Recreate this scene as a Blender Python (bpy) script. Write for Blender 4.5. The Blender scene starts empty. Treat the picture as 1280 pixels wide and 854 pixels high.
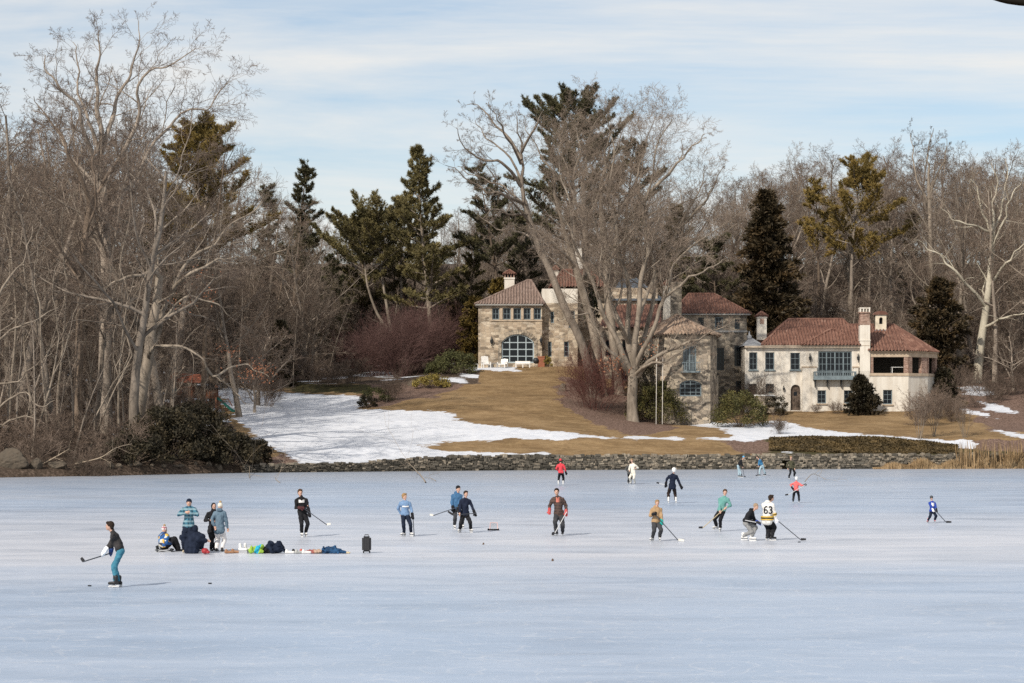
import bpy, bmesh, math, random
import numpy as np
from mathutils import Vector, Matrix
SC = bpy.context.scene
COL = SC.collection
R = math.radians
F = 3000.0; CH = 4.32; HY = 527.0           # lens in photo pixels, eye height, horizon row

# ---------------------------------------------------------------- helpers
def XZ(px, py, Y): return ((px-640.0)*Y/F, CH+(HY-py)*Y/F)
def PT(px, py, Y):
    x, z = XZ(px, py, Y); return Vector((x, Y, z))
def IY(py): return F*CH/(py-HY)              # distance of a point of the ice seen on row py
def link(o, parent=None):
    COL.objects.link(o)
    if parent is not None: o.parent = parent
    return o
def tag(o, label=None, cat=None, group=None, kind=None):
    if label: o['label'] = label
    if cat: o['category'] = cat
    if group: o['group'] = group
    if kind: o['kind'] = kind
    return o
def empty(name, loc=(0, 0, 0), rz=0.0):
    o = bpy.data.objects.new(name, None); link(o)
    o.empty_display_size = 0.2
    o.location = loc; o.rotation_euler = (0, 0, rz); return o
def world_loc(p):
    v = Vector((0, 0, 0))
    while p is not None:
        v += Vector(p.location); p = p.parent
    return v
def mesh_obj(name, verts, faces, mat, parent=None, uv=False, smooth=False, local=False, attrs=None, loc=None):
    """one mesh object; verts in world space unless local; its parent chain is unrotated while building"""
    off = Vector((0, 0, 0))
    if not local and parent is not None: off = world_loc(parent)
    me = bpy.data.meshes.new(name)
    V = np.asarray(verts, dtype=np.float64).reshape(-1, 3)
    if loc is not None: off = Vector(loc)
    V = V-np.array(off)
    me.from_pydata(V.tolist() if not isinstance(faces, np.ndarray) else [], [], faces if not isinstance(faces, np.ndarray) else [])
    if isinstance(faces, np.ndarray):
        me = np_mesh(name, V, faces)
    if uv: auto_uv(me)
    if smooth: me.polygons.foreach_set('use_smooth', np.ones(len(me.polygons), dtype=bool))
    if attrs:
        for k, a in attrs.items():
            at = me.attributes.new(k, 'FLOAT', 'POINT'); at.data.foreach_set('value', np.asarray(a, dtype=np.float32))
    for m in (mat if isinstance(mat, (list, tuple)) else [mat]): me.materials.append(m)
    me.validate(clean_customdata=False)
    o = bpy.data.objects.new(name, me); link(o, parent)
    if loc is not None: o.location = loc
    return o
def np_mesh(name, V, Fc):
    me = bpy.data.meshes.new(name)
    nf, k = Fc.shape
    me.vertices.add(len(V)); me.vertices.foreach_set('co', np.ascontiguousarray(V, dtype=np.float32).ravel())
    me.loops.add(nf*k); me.loops.foreach_set('vertex_index', np.ascontiguousarray(Fc, dtype=np.int32).ravel())
    me.polygons.add(nf); me.polygons.foreach_set('loop_start', np.arange(0, nf*k, k, dtype=np.int32))
    me.update(calc_edges=True)
    return me
def auto_uv(me):
    """metres on every face: u level along the face, v up the face"""
    uvl = me.uv_layers.new(name='UVMap')
    Z = Vector((0, 0, 1))
    co = [v.co for v in me.vertices]
    for p in me.polygons:
        n = p.normal
        if abs(n.z) > 0.96: t = Vector((1, 0, 0)); b = Vector((0, 1, 0))
        else:
            t = Z.cross(n); t.normalize(); b = n.cross(t)
            if abs(t.x) > abs(t.y):
                if t.x < 0: t = -t
        for li in p.loop_indices:
            c = co[me.loops[li].vertex_index]
            uvl.data[li].uv = (c.dot(t), c.dot(b))
class MB:
    def __init__(s): s.v = []; s.f = []
    def add(s, vs, fs):
        n = len(s.v); s.v += [tuple(x) for x in vs]; s.f += [tuple(i+n for i in f) for f in fs]; return s
    def box(s, x0, x1, y0, y1, z0, z1):
        return s.add([(x0, y0, z0), (x1, y0, z0), (x1, y1, z0), (x0, y1, z0), (x0, y0, z1), (x1, y0, z1), (x1, y1, z1), (x0, y1, z1)],
                     [(0, 3, 2, 1), (4, 5, 6, 7), (0, 1, 5, 4), (1, 2, 6, 5), (2, 3, 7, 6), (3, 0, 4, 7)])
    def obox(s, c, ax, ay, az, hx, hy, hz):
        c = Vector(c); ax = Vector(ax).normalized(); ay = Vector(ay).normalized(); az = Vector(az).normalized()
        vs = [c+ax*hx*i+ay*hy*j+az*hz*k for k in (-1, 1) for j in (-1, 1) for i in (-1, 1)]
        return s.add(vs, [(0, 2, 3, 1), (4, 5, 7, 6), (0, 1, 5, 4), (1, 3, 7, 5), (3, 2, 6, 7), (2, 0, 4, 6)])
    def prism(s, poly, z0, z1):
        n = len(poly)
        vs = [(x, y, z0) for x, y in poly]+[(x, y, z1) for x, y in poly]
        fs = [tuple(range(n-1, -1, -1)), tuple(range(n, 2*n))]+[(i, (i+1) % n, n+(i+1) % n, n+i) for i in range(n)]
        return s.add(vs, fs)
    def xprism(s, poly, y0, y1):
        """outline in x,z pushed from y0 (front) to y1"""
        n = len(poly)
        vs = [(x, y0, z) for x, z in poly]+[(x, y1, z) for x, z in poly]
        fs = [tuple(range(n)), tuple(range(2*n-1, n-1, -1))]+[(i, n+i, n+(i+1) % n, (i+1) % n) for i in range(n)]
        return s.add(vs, fs)
    def tube(s, pts, rad, k=8, caps=True):
        pts = [Vector(p) for p in pts]; n = len(pts)
        if not hasattr(rad, '__len__'): rad = [rad]*n
        base = len(s.v); u = None
        for i, p in enumerate(pts):
            t = (pts[min(i+1, n-1)]-pts[max(i-1, 0)])
            t = t.normalized() if t.length > 1e-9 else Vector((0, 0, 1))
            if u is None: u = t.orthogonal().normalized()
            u = (u-t*u.dot(t)); u = u.normalized() if u.length > 1e-6 else t.orthogonal().normalized()
            w = t.cross(u)
            for j in range(k):
                a = 2*math.pi*j/k
                s.v.append(tuple(p+(u*math.cos(a)+w*math.sin(a))*rad[i]))
        for i in range(n-1):
            for j in range(k):
                a = base+i*k+j; b = base+i*k+(j+1) % k
                s.f.append((a, b, b+k, a+k))
        if caps:
            s.f.append(tuple(base+j for j in range(k-1, -1, -1))); s.f.append(tuple(base+(n-1)*k+j for j in range(k)))
        return s
    def ball(s, c, rx, ry=None, rz=None, nu=10, nv=7, rot=None):
        ry = rx if ry is None else ry; rz = rx if rz is None else rz
        c = Vector(c); vs = []; fs = []
        for i in range(nv+1):
            th = math.pi*i/nv
            for j in range(nu):
                ph = 2*math.pi*j/nu
                d = Vector((rx*math.sin(th)*math.cos(ph), ry*math.sin(th)*math.sin(ph), rz*math.cos(th)))
                if rot is not None: d = rot @ d
                vs.append(c+d)
        for i in range(nv):
            for j in range(nu):
                a = i*nu+j; b = i*nu+(j+1) % nu
                fs.append((a, a+nu, b+nu, b))
        return s.add(vs, fs)
    def lathe(s, c, prof, k=12):
        c = Vector(c); base = len(s.v); n = len(prof)
        for r, z in prof:
            for j in range(k):
                a = 2*math.pi*j/k; s.v.append((c.x+r*math.cos(a), c.y+r*math.sin(a), c.z+z))
        for i in range(n-1):
            for j in range(k):
                a = base+i*k+j; b = base+i*k+(j+1) % k
                s.f.append((a, b, b+k, a+k))
        s.f.append(tuple(base+j for j in range(k-1, -1, -1))); s.f.append(tuple(base+(n-1)*k+j for j in range(k)))
        return s
    def build(s, name, mat, parent=None, uv=False, smooth=False, **kw):
        return mesh_obj(name, s.v, s.f, mat, parent, uv, smooth, **kw)
def copy_tree(o, parent=None):
    c = o.copy(); COL.objects.link(c); c.parent = parent
    for ch in o.children: copy_tree(ch, c)
    return c

# ---------------------------------------------------------------- materials
class NT:
    """small helper that strings shader nodes together"""
    def __init__(s, name):
        s.m = bpy.data.materials.new(name); s.m.use_nodes = True
        s.t = s.m.node_tree; s.t.nodes.clear()
        s.out = s.n('ShaderNodeOutputMaterial'); s.b = s.n('ShaderNodeBsdfPrincipled')
        s.t.links.new(s.b.outputs[0], s.out.inputs['Surface'])
    def n(s, typ, **kw):
        nd = s.t.nodes.new(typ)
        for k, v in kw.items(): setattr(nd, k, v)
        return nd
    def l(s, a, b): s.t.links.new(a, b)
    def put(s, sock, v):
        if hasattr(v, 'is_output') or hasattr(v, 'links'): s.l(v, sock)
        elif isinstance(v, (tuple, list)): sock.default_value = tuple(v)+((1.0,) if len(v) == 3 and len(sock.default_value) == 4 else ())
        else: sock.default_value = v
    def coord(s, which='Object', scale=(1, 1, 1), rot=(0, 0, 0)):
        tc = s.n('ShaderNodeTexCoord'); mp = s.n('ShaderNodeMapping')
        s.l(tc.outputs[which], mp.inputs['Vector']); mp.inputs['Scale'].default_value = scale; mp.inputs['Rotation'].default_value = rot
        return mp.outputs[0]
    def noise(s, vec, scale=1.0, detail=4, rough=0.55, dist=0.0):
        nd = s.n('ShaderNodeTexNoise'); nd.inputs['Scale'].default_value = scale; nd.inputs['Detail'].default_value = detail
        nd.inputs['Roughness'].default_value = rough; nd.inputs['Distortion'].default_value = dist
        s.l(vec, nd.inputs['Vector']); return nd.outputs['Fac']
    def ramp(s, fac, stops, interp='LINEAR'):
        nd = s.n('ShaderNodeValToRGB'); cr = nd.color_ramp; cr.interpolation = interp
        while len(cr.elements) < len(stops): cr.elements.new(0.5)
        for e, (p, c) in zip(cr.elements, stops):
            e.position = p; e.color = tuple(c)+(1.0,) if hasattr(c, '__len__') else (c, c, c, 1)
        s.l(fac, nd.inputs['Fac']); return nd.outputs['Color']
    def mix(s, fac, a, b, mode='MIX'):
        nd = s.n('ShaderNodeMix', data_type='RGBA', blend_type=mode, clamp_factor=True)
        s.put(nd.inputs[0], fac); s.put(nd.inputs[6], a); s.put(nd.inputs[7], b); return nd.outputs[2]
    def math(s, op, a, b=0.0, c=None):
        nd = s.n('ShaderNodeMath', operation=op); s.put(nd.inputs[0], a); s.put(nd.inputs[1], b)
        if c is not None: s.put(nd.inputs[2], c)
        return nd.outputs[0]
    def attr(s, name):
        nd = s.n('ShaderNodeAttribute', attribute_name=name); return nd.outputs['Fac']
    def rnd(s):
        return s.n('ShaderNodeObjectInfo').outputs['Random']
    def bump(s, h, strength=0.5, dist=0.05):
        nd = s.n('ShaderNodeBump'); nd.inputs['Strength'].default_value = strength; nd.inputs['Distance'].default_value = dist
        s.l(h, nd.inputs['Height']); s.l(nd.outputs[0], s.b.inputs['Normal'])
    def fin(s, col, rough=0.8, spec=0.3, metal=0.0):
        s.put(s.b.inputs['Base Color'], col); s.put(s.b.inputs['Roughness'], rough)
        s.b.inputs['Specular IOR Level'].default_value = spec; s.b.inputs['Metallic'].default_value = metal
        return s.m
MATS = {}
def flat(name, col, rough=0.7, spec=0.3, var=0.12, scale=8.0, metal=0.0):
    """near-plain surface with a little cloudy wear"""
    if name in MATS: return MATS[name]
    s = NT(name); f = s.noise(s.coord(), scale, 3)
    lo = tuple(max(0, c*(1-var)) for c in col); hi = tuple(min(1, c*(1+var)) for c in col)
    MATS[name] = s.fin(s.ramp(f, [(0.3, lo), (0.7, hi)]), rough, spec, metal); return MATS[name]
def bark_mat(name, lo, hi, scale=2.0, rnd=0.25):
    s = NT(name); v = s.coord(scale=(1, 1, 0.35))
    c = s.ramp(s.noise(v, scale, 6, 0.65), [(0.28, lo), (0.72, hi)])
    r = s.math('MULTIPLY_ADD', s.rnd(), rnd*2, 1-rnd)
    hs = s.n('ShaderNodeHueSaturation'); s.l(c, hs.inputs['Color']); s.l(r, hs.inputs['Value'])
    s.bump(s.noise(s.coord(scale=(1, 1, 0.3)), 9, 5), 0.5, 0.04)
    return s.fin(hs.outputs[0], 0.9, 0.15)
def leaf_mat(name, lo, mid, hi, scale=0.9, rnd=0.2, rough=0.65, trans=0.0):
    s = NT(name); v = s.coord()
    f = s.math('ADD', s.math('MULTIPLY', s.noise(v, scale, 3), 0.65), s.math('MULTIPLY', s.noise(v, scale*9, 2), 0.35))
    c = s.ramp(f, [(0.32, lo), (0.5, mid), (0.68, hi)])
    r = s.math('MULTIPLY_ADD', s.rnd(), rnd*2, 1-rnd)
    hs = s.n('ShaderNodeHueSaturation'); s.l(c, hs.inputs['Color']); s.l(r, hs.inputs['Value'])
    return s.fin(hs.outputs[0], rough, 0.25)
M = {}
M['bark'] = bark_mat('bark_grey', (0.12, 0.098, 0.079), (0.36, 0.30, 0.242))
M['bark_pale'] = bark_mat('bark_pale', (0.085, 0.068, 0.052), (0.40, 0.335, 0.265), 1.3, 0.1)
M['bark_white'] = bark_mat('bark_white', (0.26, 0.23, 0.17), (0.55, 0.50, 0.40), 1.4, 0.1)
M['bark_brown'] = bark_mat('bark_brown', (0.075, 0.055, 0.04), (0.21, 0.16, 0.12))
M['twig'] = bark_mat('twig_grey_brown', (0.108, 0.080, 0.062), (0.215, 0.162, 0.127), 0.5, 0.38)
M['twig_tan'] = bark_mat('twig_tan', (0.16, 0.124, 0.097), (0.30, 0.238, 0.186), 0.5, 0.15)
M['twig_red'] = bark_mat('twig_red', (0.085, 0.035, 0.03), (0.16, 0.075, 0.06), 0.8, 0.1)
M['twig_maroon'] = bark_mat('twig_maroon', (0.10, 0.05, 0.045), (0.20, 0.125, 0.11), 0.8, 0.1)
M['dead_leaf'] = leaf_mat('dead_leaf', (0.16, 0.06, 0.03), (0.26, 0.11, 0.06), (0.36, 0.18, 0.10))
M['pine'] = leaf_mat('pine_needles', (0.055, 0.05, 0.021), (0.13, 0.11, 0.046), (0.25, 0.20, 0.082), 0.45)
M['pine_dark'] = leaf_mat('pine_needles_dark', (0.038, 0.037, 0.02), (0.08, 0.074, 0.038), (0.15, 0.13, 0.064), 0.45)
M['pine_gold'] = leaf_mat('pine_needles_gold', (0.085, 0.066, 0.022), (0.20, 0.143, 0.042), (0.35, 0.235, 0.07), 0.4)
M['cedar'] = leaf_mat('cedar_scales', (0.022, 0.018, 0.01), (0.05, 0.036, 0.018), (0.11, 0.068, 0.028), 0.6)
M['yew'] = leaf_mat('yew_needles', (0.017, 0.014, 0.009), (0.036, 0.030, 0.016), (0.082, 0.06, 0.031), 0.7)
M['laurel'] = leaf_mat('laurel_leaves', (0.03, 0.03, 0.010), (0.07, 0.066, 0.02), (0.16, 0.125, 0.042), 1.2)
M['box_leaf'] = leaf_mat('boxwood_leaves', (0.03, 0.033, 0.012), (0.065, 0.066, 0.024), (0.11, 0.105, 0.04), 1.2)
M['lime_leaf'] = leaf_mat('lime_leaves', (0.09, 0.075, 0.02), (0.18, 0.14, 0.035), (0.29, 0.22, 0.06), 1.2)
M['arbor'] = leaf_mat('golden_arborvitae', (0.05, 0.038, 0.012), (0.115, 0.08, 0.02), (0.21, 0.145, 0.035), 0.8)
M['ivy'] = leaf_mat('ivy_leaves', (0.015, 0.018, 0.008), (0.035, 0.04, 0.016), (0.07, 0.07, 0.03), 1.5)

# ---------------------------------------------------------------- render, camera, light
SC.view_settings.view_transform = 'Standard'; SC.view_settings.look = 'None'
SC.view_settings.exposure = EXPOSURE = 0.24; SC.view_settings.gamma = 1.0; SC.view_settings.use_curve_mapping = False
SC.render.resolution_x = 1024; SC.render.resolution_y = 683
cy = SC.cycles
cy.max_bounces = 5; cy.diffuse_bounces = 3; cy.glossy_bounces = 3; cy.transparent_max_bounces = 4
cy.use_denoising = False; cy.sample_clamp_indirect = 4.0
cam = bpy.data.cameras.new('camera'); cam.sensor_width = 36.0; cam.lens = 36.0*F/1280.0
cam.shift_y = (HY-427.0)/1280.0; cam.clip_start = 0.5; cam.clip_end = 6000.0
co_ = bpy.data.objects.new('camera', cam); link(co_); co_.location = (0, 0, CH); co_.rotation_euler = (R(90), 0, 0)
SC.camera = co_
SUN_EL = 37.0; SUN_AZ = (-0.56, -0.83)
sd = Vector((SUN_AZ[0]*math.cos(R(SUN_EL)), SUN_AZ[1]*math.cos(R(SUN_EL)), math.sin(R(SUN_EL))))
sl = bpy.data.lights.new('sun', 'SUN'); sl.energy = 3.6; sl.angle = R(0.6); sl.color = (1.0, 0.925, 0.82)
so = bpy.data.objects.new('sun', sl); link(so); so.location = (-60, -40, 80)
so.rotation_euler = (-sd).to_track_quat('-Z', 'Y').to_euler()
w = bpy.data.worlds.new('World'); SC.world = w; w.use_nodes = True
nt = w.node_tree; nt.nodes.clear()
def wn(t, **k):
    n = nt.nodes.new(t)
    for a, b in k.items(): setattr(n, a, b)
    return n
def wnoise(vec, sc, det, ro, stops):
    n = wn('ShaderNodeTexNoise'); n.inputs['Scale'].default_value = sc; n.inputs['Detail'].default_value = det; n.inputs['Roughness'].default_value = ro
    n.inputs['Distortion'].default_value = 0.4
    nt.links.new(vec, n.inputs['Vector']); r = wn('ShaderNodeValToRGB')
    r.color_ramp.elements[0].position = stops[0]; r.color_ramp.elements[1].position = stops[1]
    nt.links.new(n.outputs['Fac'], r.inputs['Fac']); return r.outputs['Color']
sky = wn('ShaderNodeTexSky', sky_type='NISHITA', sun_disc=False)
sky.sun_elevation = R(SUN_EL); sky.sun_rotation = math.atan2(SUN_AZ[0], SUN_AZ[1]); sky.air_density = 1.0; sky.dust_density = 0.6; sky.ozone_density = 2.5
tc = wn('ShaderNodeTexCoord'); mp = wn('ShaderNodeMapping'); nt.links.new(tc.outputs['Generated'], mp.inputs['Vector'])
mp.inputs['Scale'].default_value = (2.2, 2.2, 20.0); mp.inputs['Rotation'].default_value = (0.0, R(-1.2), 0.0); mp.inputs['Location'].default_value = (3.1, 0.4, 0.7)
c1 = wnoise(mp.outputs[0], 1.15, 8, 0.62, (0.36, 0.72))
c2 = wnoise(mp.outputs[0], 3.3, 6, 0.6, (0.40, 0.80))
addc = wn('ShaderNodeMix', data_type='RGBA', blend_type='ADD'); addc.inputs[0].default_value = 0.35
nt.links.new(c1, addc.inputs[6]); nt.links.new(c2, addc.inputs[7])
cm = wn('ShaderNodeMix', data_type='RGBA')
mulf = wn('ShaderNodeMath', operation='MULTIPLY'); nt.links.new(addc.outputs[2], mulf.inputs[0]); mulf.inputs[1].default_value = 0.80
adf = wn('ShaderNodeMath', operation='ADD'); adf.inputs[1].default_value = 0.14; nt.links.new(mulf.outputs[0], adf.inputs[0]); nt.links.new(adf.outputs[0], cm.inputs[0]); nt.links.new(sky.outputs[0], cm.inputs[6]); cm.inputs[7].default_value = (7.7, 7.5, 7.15, 1)
bg = wn('ShaderNodeBackground'); bg.inputs['Strength'].default_value = 0.1
wo = wn('ShaderNodeOutputWorld'); nt.links.new(cm.outputs[2], bg.inputs['Color']); nt.links.new(bg.outputs[0], wo.inputs['Surface'])

# ---------------------------------------------------------------- terrain
SH_PX = [(-500, 168), (-200, 178), (0, 185), (150, 192), (300, 202), (520, 209), (640, 212.5), (860, 216), (1280, 221.5), (1500, 226), (1900, 236)]
SHX = np.array([(p-640)*Y/F for p, Y in SH_PX]); SHY = np.array([Y for p, Y in SH_PX])
def shore(x): return np.interp(x, SHX, SHY)
WALL_X0 = (306-640)*202.3/F
def wall_top(x): return np.interp(x, [WALL_X0, -13, -8, -4, 0, 40, 60], [0.62, 0.78, 1.18, 1.3, 1.3, 1.32, 1.32])
CT = [(330,577,205.5),(400,575,208),(400,540,225),(400,512,246),(400,495,260),(300,500,250),(240,520,232),(150,545,212),(0,560,197),(0,520,230),(0,480,280),(-200,540,205),(-200,480,280),
      (150,515,235),(150,480,285),(330,490,262),(480,470,285),(400,460,320),(520,470,278),(650,460,272),(600,461,271),(700,460,272),(560,468,268),(600,500,248),(540,505,246),(700,500,248),(700,540,226),(640,560,217),(560,530,231),(480,540,227),(480,562,214),
      (760,560,218.5),(800,527,242),(740,505,250),(850,531,246),(780,470,270),(930,533,240),(930,520,250),(905,470,282),(1000,513,252),(1150,515,252),(1000,545,229),(1080,548,228),(1080,565,223.3),(1250,548,228),(1280,540,236),(1400,545,240),(1230,500,262),(1280,497,262),(1200,466,285),(1280,450,300),(1400,450,300),
      (640,430,305),(800,430,305),(950,435,305),(1100,440,305),(500,440,330),(300,455,330),(100,455,330),(300,400,380),(600,395,380),(900,395,370),(1200,395,370)]
cp = []
for px, py, Y in CT:
    x, z = XZ(px, py, Y); cp.append((x, Y, z))
for x in (-300, -180, -90, 0, 90, 180, 300):
    for Y, z in ((420, 30), (600, 42), (1000, 46)): cp.append((x, Y, z))
for x in (-330, -160, 160, 330):
    cp.append((x, float(shore(x)), 0.5)); cp.append((x, 270, 8.0))
cp = np.array(cp)
def rb(d): return d
K = np.linalg.norm(cp[:, None, :2]-cp[None, :, :2], axis=2)
n_ = len(cp); A_ = np.zeros((n_+3, n_+3)); A_[:n_, :n_] = K+np.eye(n_)*-0.6; A_[:n_, n_] = 1; A_[:n_, n_+1:] = cp[:, :2]; A_[n_, :n_] = 1; A_[n_+1:, :n_] = cp[:, :2].T
W_ = np.linalg.solve(A_, np.concatenate([cp[:, 2], np.zeros(3)]))
def hump(x, y):
    return 0.12*np.sin(x*0.31+y*0.17)*np.sin(y*0.23-x*0.11)+0.05*np.sin(x*0.9+1.3)*np.sin(y*0.8+0.4)
def gz(x, y):
    x = np.atleast_1d(np.asarray(x, float)); y = np.atleast_1d(np.asarray(y, float))
    out = np.empty(x.shape)
    for i in range(0, len(x), 20000):
        d = np.sqrt((x[i:i+20000, None]-cp[None, :, 0])**2+(y[i:i+20000, None]-cp[None, :, 1])**2)
        out[i:i+20000] = d @ W_[:n_]+W_[n_]+x[i:i+20000]*W_[n_+1]+y[i:i+20000]*W_[n_+2]
    out = out+hump(x, y)*np.clip((y-shore(x)-2)/8, 0, 1)
    t = y-shore(x)
    has = (x > WALL_X0+0.2)
    wt = wall_top(x)-0.05
    k = np.clip((t-0.6)/7.0, 0, 1)
    out_w = np.where(t < 0.45, -1.2, wt*(1-k)+out*k)
    kb = np.clip(t/3.5, 0, 1); kb = kb*kb*(3-2*kb)
    out_n = np.where(t < -3, -1.2, np.where(t < 0, -0.05+t*0.38, (0.0+0.55*np.clip(t/0.8, 0, 1))*(1-kb)+np.maximum(out, 0.5)*kb))
    return np.where(has, out_w, out_n)
def g1(x, y): return float(gz([x], [y])[0])
def in_poly(px, py, poly):
    r = np.zeros(px.shape, bool); n = len(poly); j = n-1
    for i in range(n):
        xi, yi = poly[i]; xj, yj = poly[j]
        c = ((yi > py) != (yj > py)) & (px < (xj-xi)*(py-yi)/(yj-yi+1e-12)+xi)
        r ^= c; j = i
    return r
SNOW = [[(262,480),(330,489),(400,493),(455,496),(451,513),(470,513),(545,513),(572,518),(560,524),(600,530),(640,534),(700,540),(770,547),(700,549),(620,549),(560,553),(522,556),(540,562),(600,566),(690,566),(690,573),(560,574),(480,579),(384,583),(372,574),(345,560),(318,550),(296,522)],
        [(842,522),(880,529),(960,529),(985,526),(1010,535),(1060,541),(1120,546),(1205,551),(1212,557),(1170,557),(1100,550),(1030,547),(985,549),(960,551),(870,550),(915,544),(905,536),(842,529)],
        [(780,546),(850,546),(850,549),(780,549)], [(1196,486),(1222,481),(1247,492),(1206,495)], [(1226,501),(1264,510),(1264,518),(1230,512)], [(1240,536),(1290,545),(1290,551),(1262,545)], [(1196,509),(1232,516),(1240,523),(1200,515)],
        [(586,457),(645,459),(650,463),(588,464)], [(462,463),(492,466),(490,474),(458,470)], [(972,560),(990,566),(985,568),(968,562)], [(1195,548),(1215,551),(1212,561),(1196,560)], [(300,470),(350,478),(330,484),(296,478)]]
LITTER = [[(700,470),(740,478),(800,500),(846,528),(838,540),(790,545),(735,528),(698,500)], [(330,572),(372,566),(380,578),(320,584)], [(338,500),(390,503),(380,511),(330,508)],
          [(905,548),(975,550),(1010,566),(960,570),(925,566)], [(1180,468),(1300,440),(1300,540),(1240,540),(1215,520)], [(455,470),(600,462),(560,492),(455,512)], [(1190,552),(1300,548),(1300,575),(1190,570)]]
MOSS = [[(960,548),(1090,553),(1190,560),(1280,566),(1280,578),(965,572)], [(360,478),(470,482),(460,492),(360,490)]]
def build_terrain():
    xs = np.concatenate([np.arange(-420, -60, 12), np.arange(-60, 62, 0.36), np.arange(62, 430, 12)])
    ys = np.concatenate([np.arange(150, 178, 7), np.arange(178, 300, 0.36), np.arange(300, 420, 3), np.arange(420, 1500, 40)])
    nx, ny = len(xs), len(ys)
    X, Y = np.meshgrid(xs, ys); x = X.ravel(); y = Y.ravel()
    z = gz(x, y)
    i = np.arange(nx-1)[None, :]+np.arange(ny-1)[:, None]*nx; i = i.ravel()
    fc = np.stack([i, i+1, i+nx+1, i+nx], 1)
    px = 640+x*F/y; py = HY-(z-CH)*F/y
    rs = np.random.RandomState(4)
    snow = np.zeros(len(x)); lit = np.zeros(len(x)); moss = np.zeros(len(x))
    wob = 7*np.sin(x*0.9+y*0.6)+5*np.sin(x*2.1-y*1.3+1)
    for k in range(8):
        jx = px+rs.normal(0, 6.0, len(x))+wob*0.8; jy = py+rs.normal(0, 0.9, len(x))+0.14*wob
        for q in SNOW: snow += in_poly(jx, jy, q)/8
        for q in LITTER: lit += in_poly(jx, jy, q)/8
        for q in MOSS: moss += in_poly(jx, jy, q)/8
    # woodland floor: old leaves, with thin snow left between the trunks
    wood = np.clip((y-shore(x)+1.5)/1, 0, 1)*((px < 258+(py-480)*0.62) | ((y > 292) | ((px < 600) & (py < 480)))).astype(float)
    lit = np.maximum(lit, wood*1.0)
    pat = np.sin(x*0.55+2*np.sin(y*0.21))+np.sin(y*0.47-x*0.23+1.7)+0.8*np.sin(x*1.3+y*0.9)
    snow = np.maximum(np.clip(snow, 0, 1), np.clip((pat-0.75)*0.8, 0, 0.85)*((wood > 0.5) & (x < 0) & (y > 203) & (y < 330)))
    o = mesh_obj('ground', np.stack([x, y, z], 1), fc, ground_mat(), smooth=True, attrs={'snow': snow, 'litter': np.clip(lit, 0, 1), 'moss': np.clip(moss, 0, 1), 'humus': np.clip(wood, 0, 1)})
    tag(o, 'tan winter lawn and wooded bank with patches of old snow', None, None, 'structure')
def ground_mat():
    s = NT('winter_ground'); v = s.coord()
    n1 = s.noise(v, 0.25, 5, 0.6); n2 = s.noise(v, 2.2, 5, 0.65); n3 = s.noise(v, 9.0, 3)
    gr = s.ramp(s.math('ADD', s.math('MULTIPLY', n1, 0.6), s.math('MULTIPLY', n2, 0.4)), [(0.34, (0.145, 0.09, 0.042)), (0.5, (0.262, 0.17, 0.085)), (0.66, (0.35, 0.24, 0.13))])
    gr = s.mix(s.ramp(n3, [(0.4, 0.0), (0.75, 0.55)]), gr, (0.12, 0.085, 0.036)); gr = s.mix(s.ramp(s.noise(s.coord(scale=(0.35, 1, 1)), 0.8, 6, 0.7), [(0.46, 0.0), (0.7, 0.75)]), gr, (0.115, 0.07, 0.032)); gr = s.mix(s.ramp(s.noise(s.coord(scale=(0.5, 1, 1)), 1.4, 6, 0.75), [(0.52, 0.0), (0.72, 0.5)]), gr, (0.40, 0.29, 0.155))
    li = s.ramp(s.noise(v, 5.5, 4, 0.7), [(0.3, (0.05, 0.032, 0.022)), (0.5, (0.14, 0.09, 0.068)), (0.7, (0.30, 0.205, 0.165))]); li = s.mix(s.attr('humus'), li, s.ramp(s.noise(v, 4.0, 4, 0.7), [(0.3, (0.025, 0.018, 0.012)), (0.5, (0.07, 0.05, 0.036)), (0.7, (0.17, 0.125, 0.095))]))
    mo = s.ramp(n2, [(0.35, (0.03, 0.028, 0.012)), (0.65, (0.085, 0.07, 0.026))])
    sn = s.ramp(s.noise(v, 1.2, 4), [(0.3, (0.55, 0.575, 0.625)), (0.6, (0.67, 0.685, 0.72))])
    def mask(a, lo=0.42, hi=0.56):
        e = s.math('ADD', s.attr(a), s.math('MULTIPLY', s.math('SUBTRACT', s.noise(s.coord(scale=(0.6, 1, 1)), 1.7, 8, 0.78), 0.5), 1.9))
        return s.ramp(e, [(lo, 0.0), (hi, 1.0)])
    c = s.mix(mask('litter'), gr, li); c = s.mix(mask('moss'), c, mo)
    ms = mask('snow'); c = s.mix(ms, c, sn)
    s.bump(s.math('ADD', s.math('MULTIPLY', n3, 0.5), s.math('MULTIPLY', s.noise(v, 0.9, 4), 1.2)), 0.7, 0.12)
    return s.fin(c, s.math('MULTIPLY_ADD', ms, -0.35, 0.95), 0.2)
build_terrain()

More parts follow.
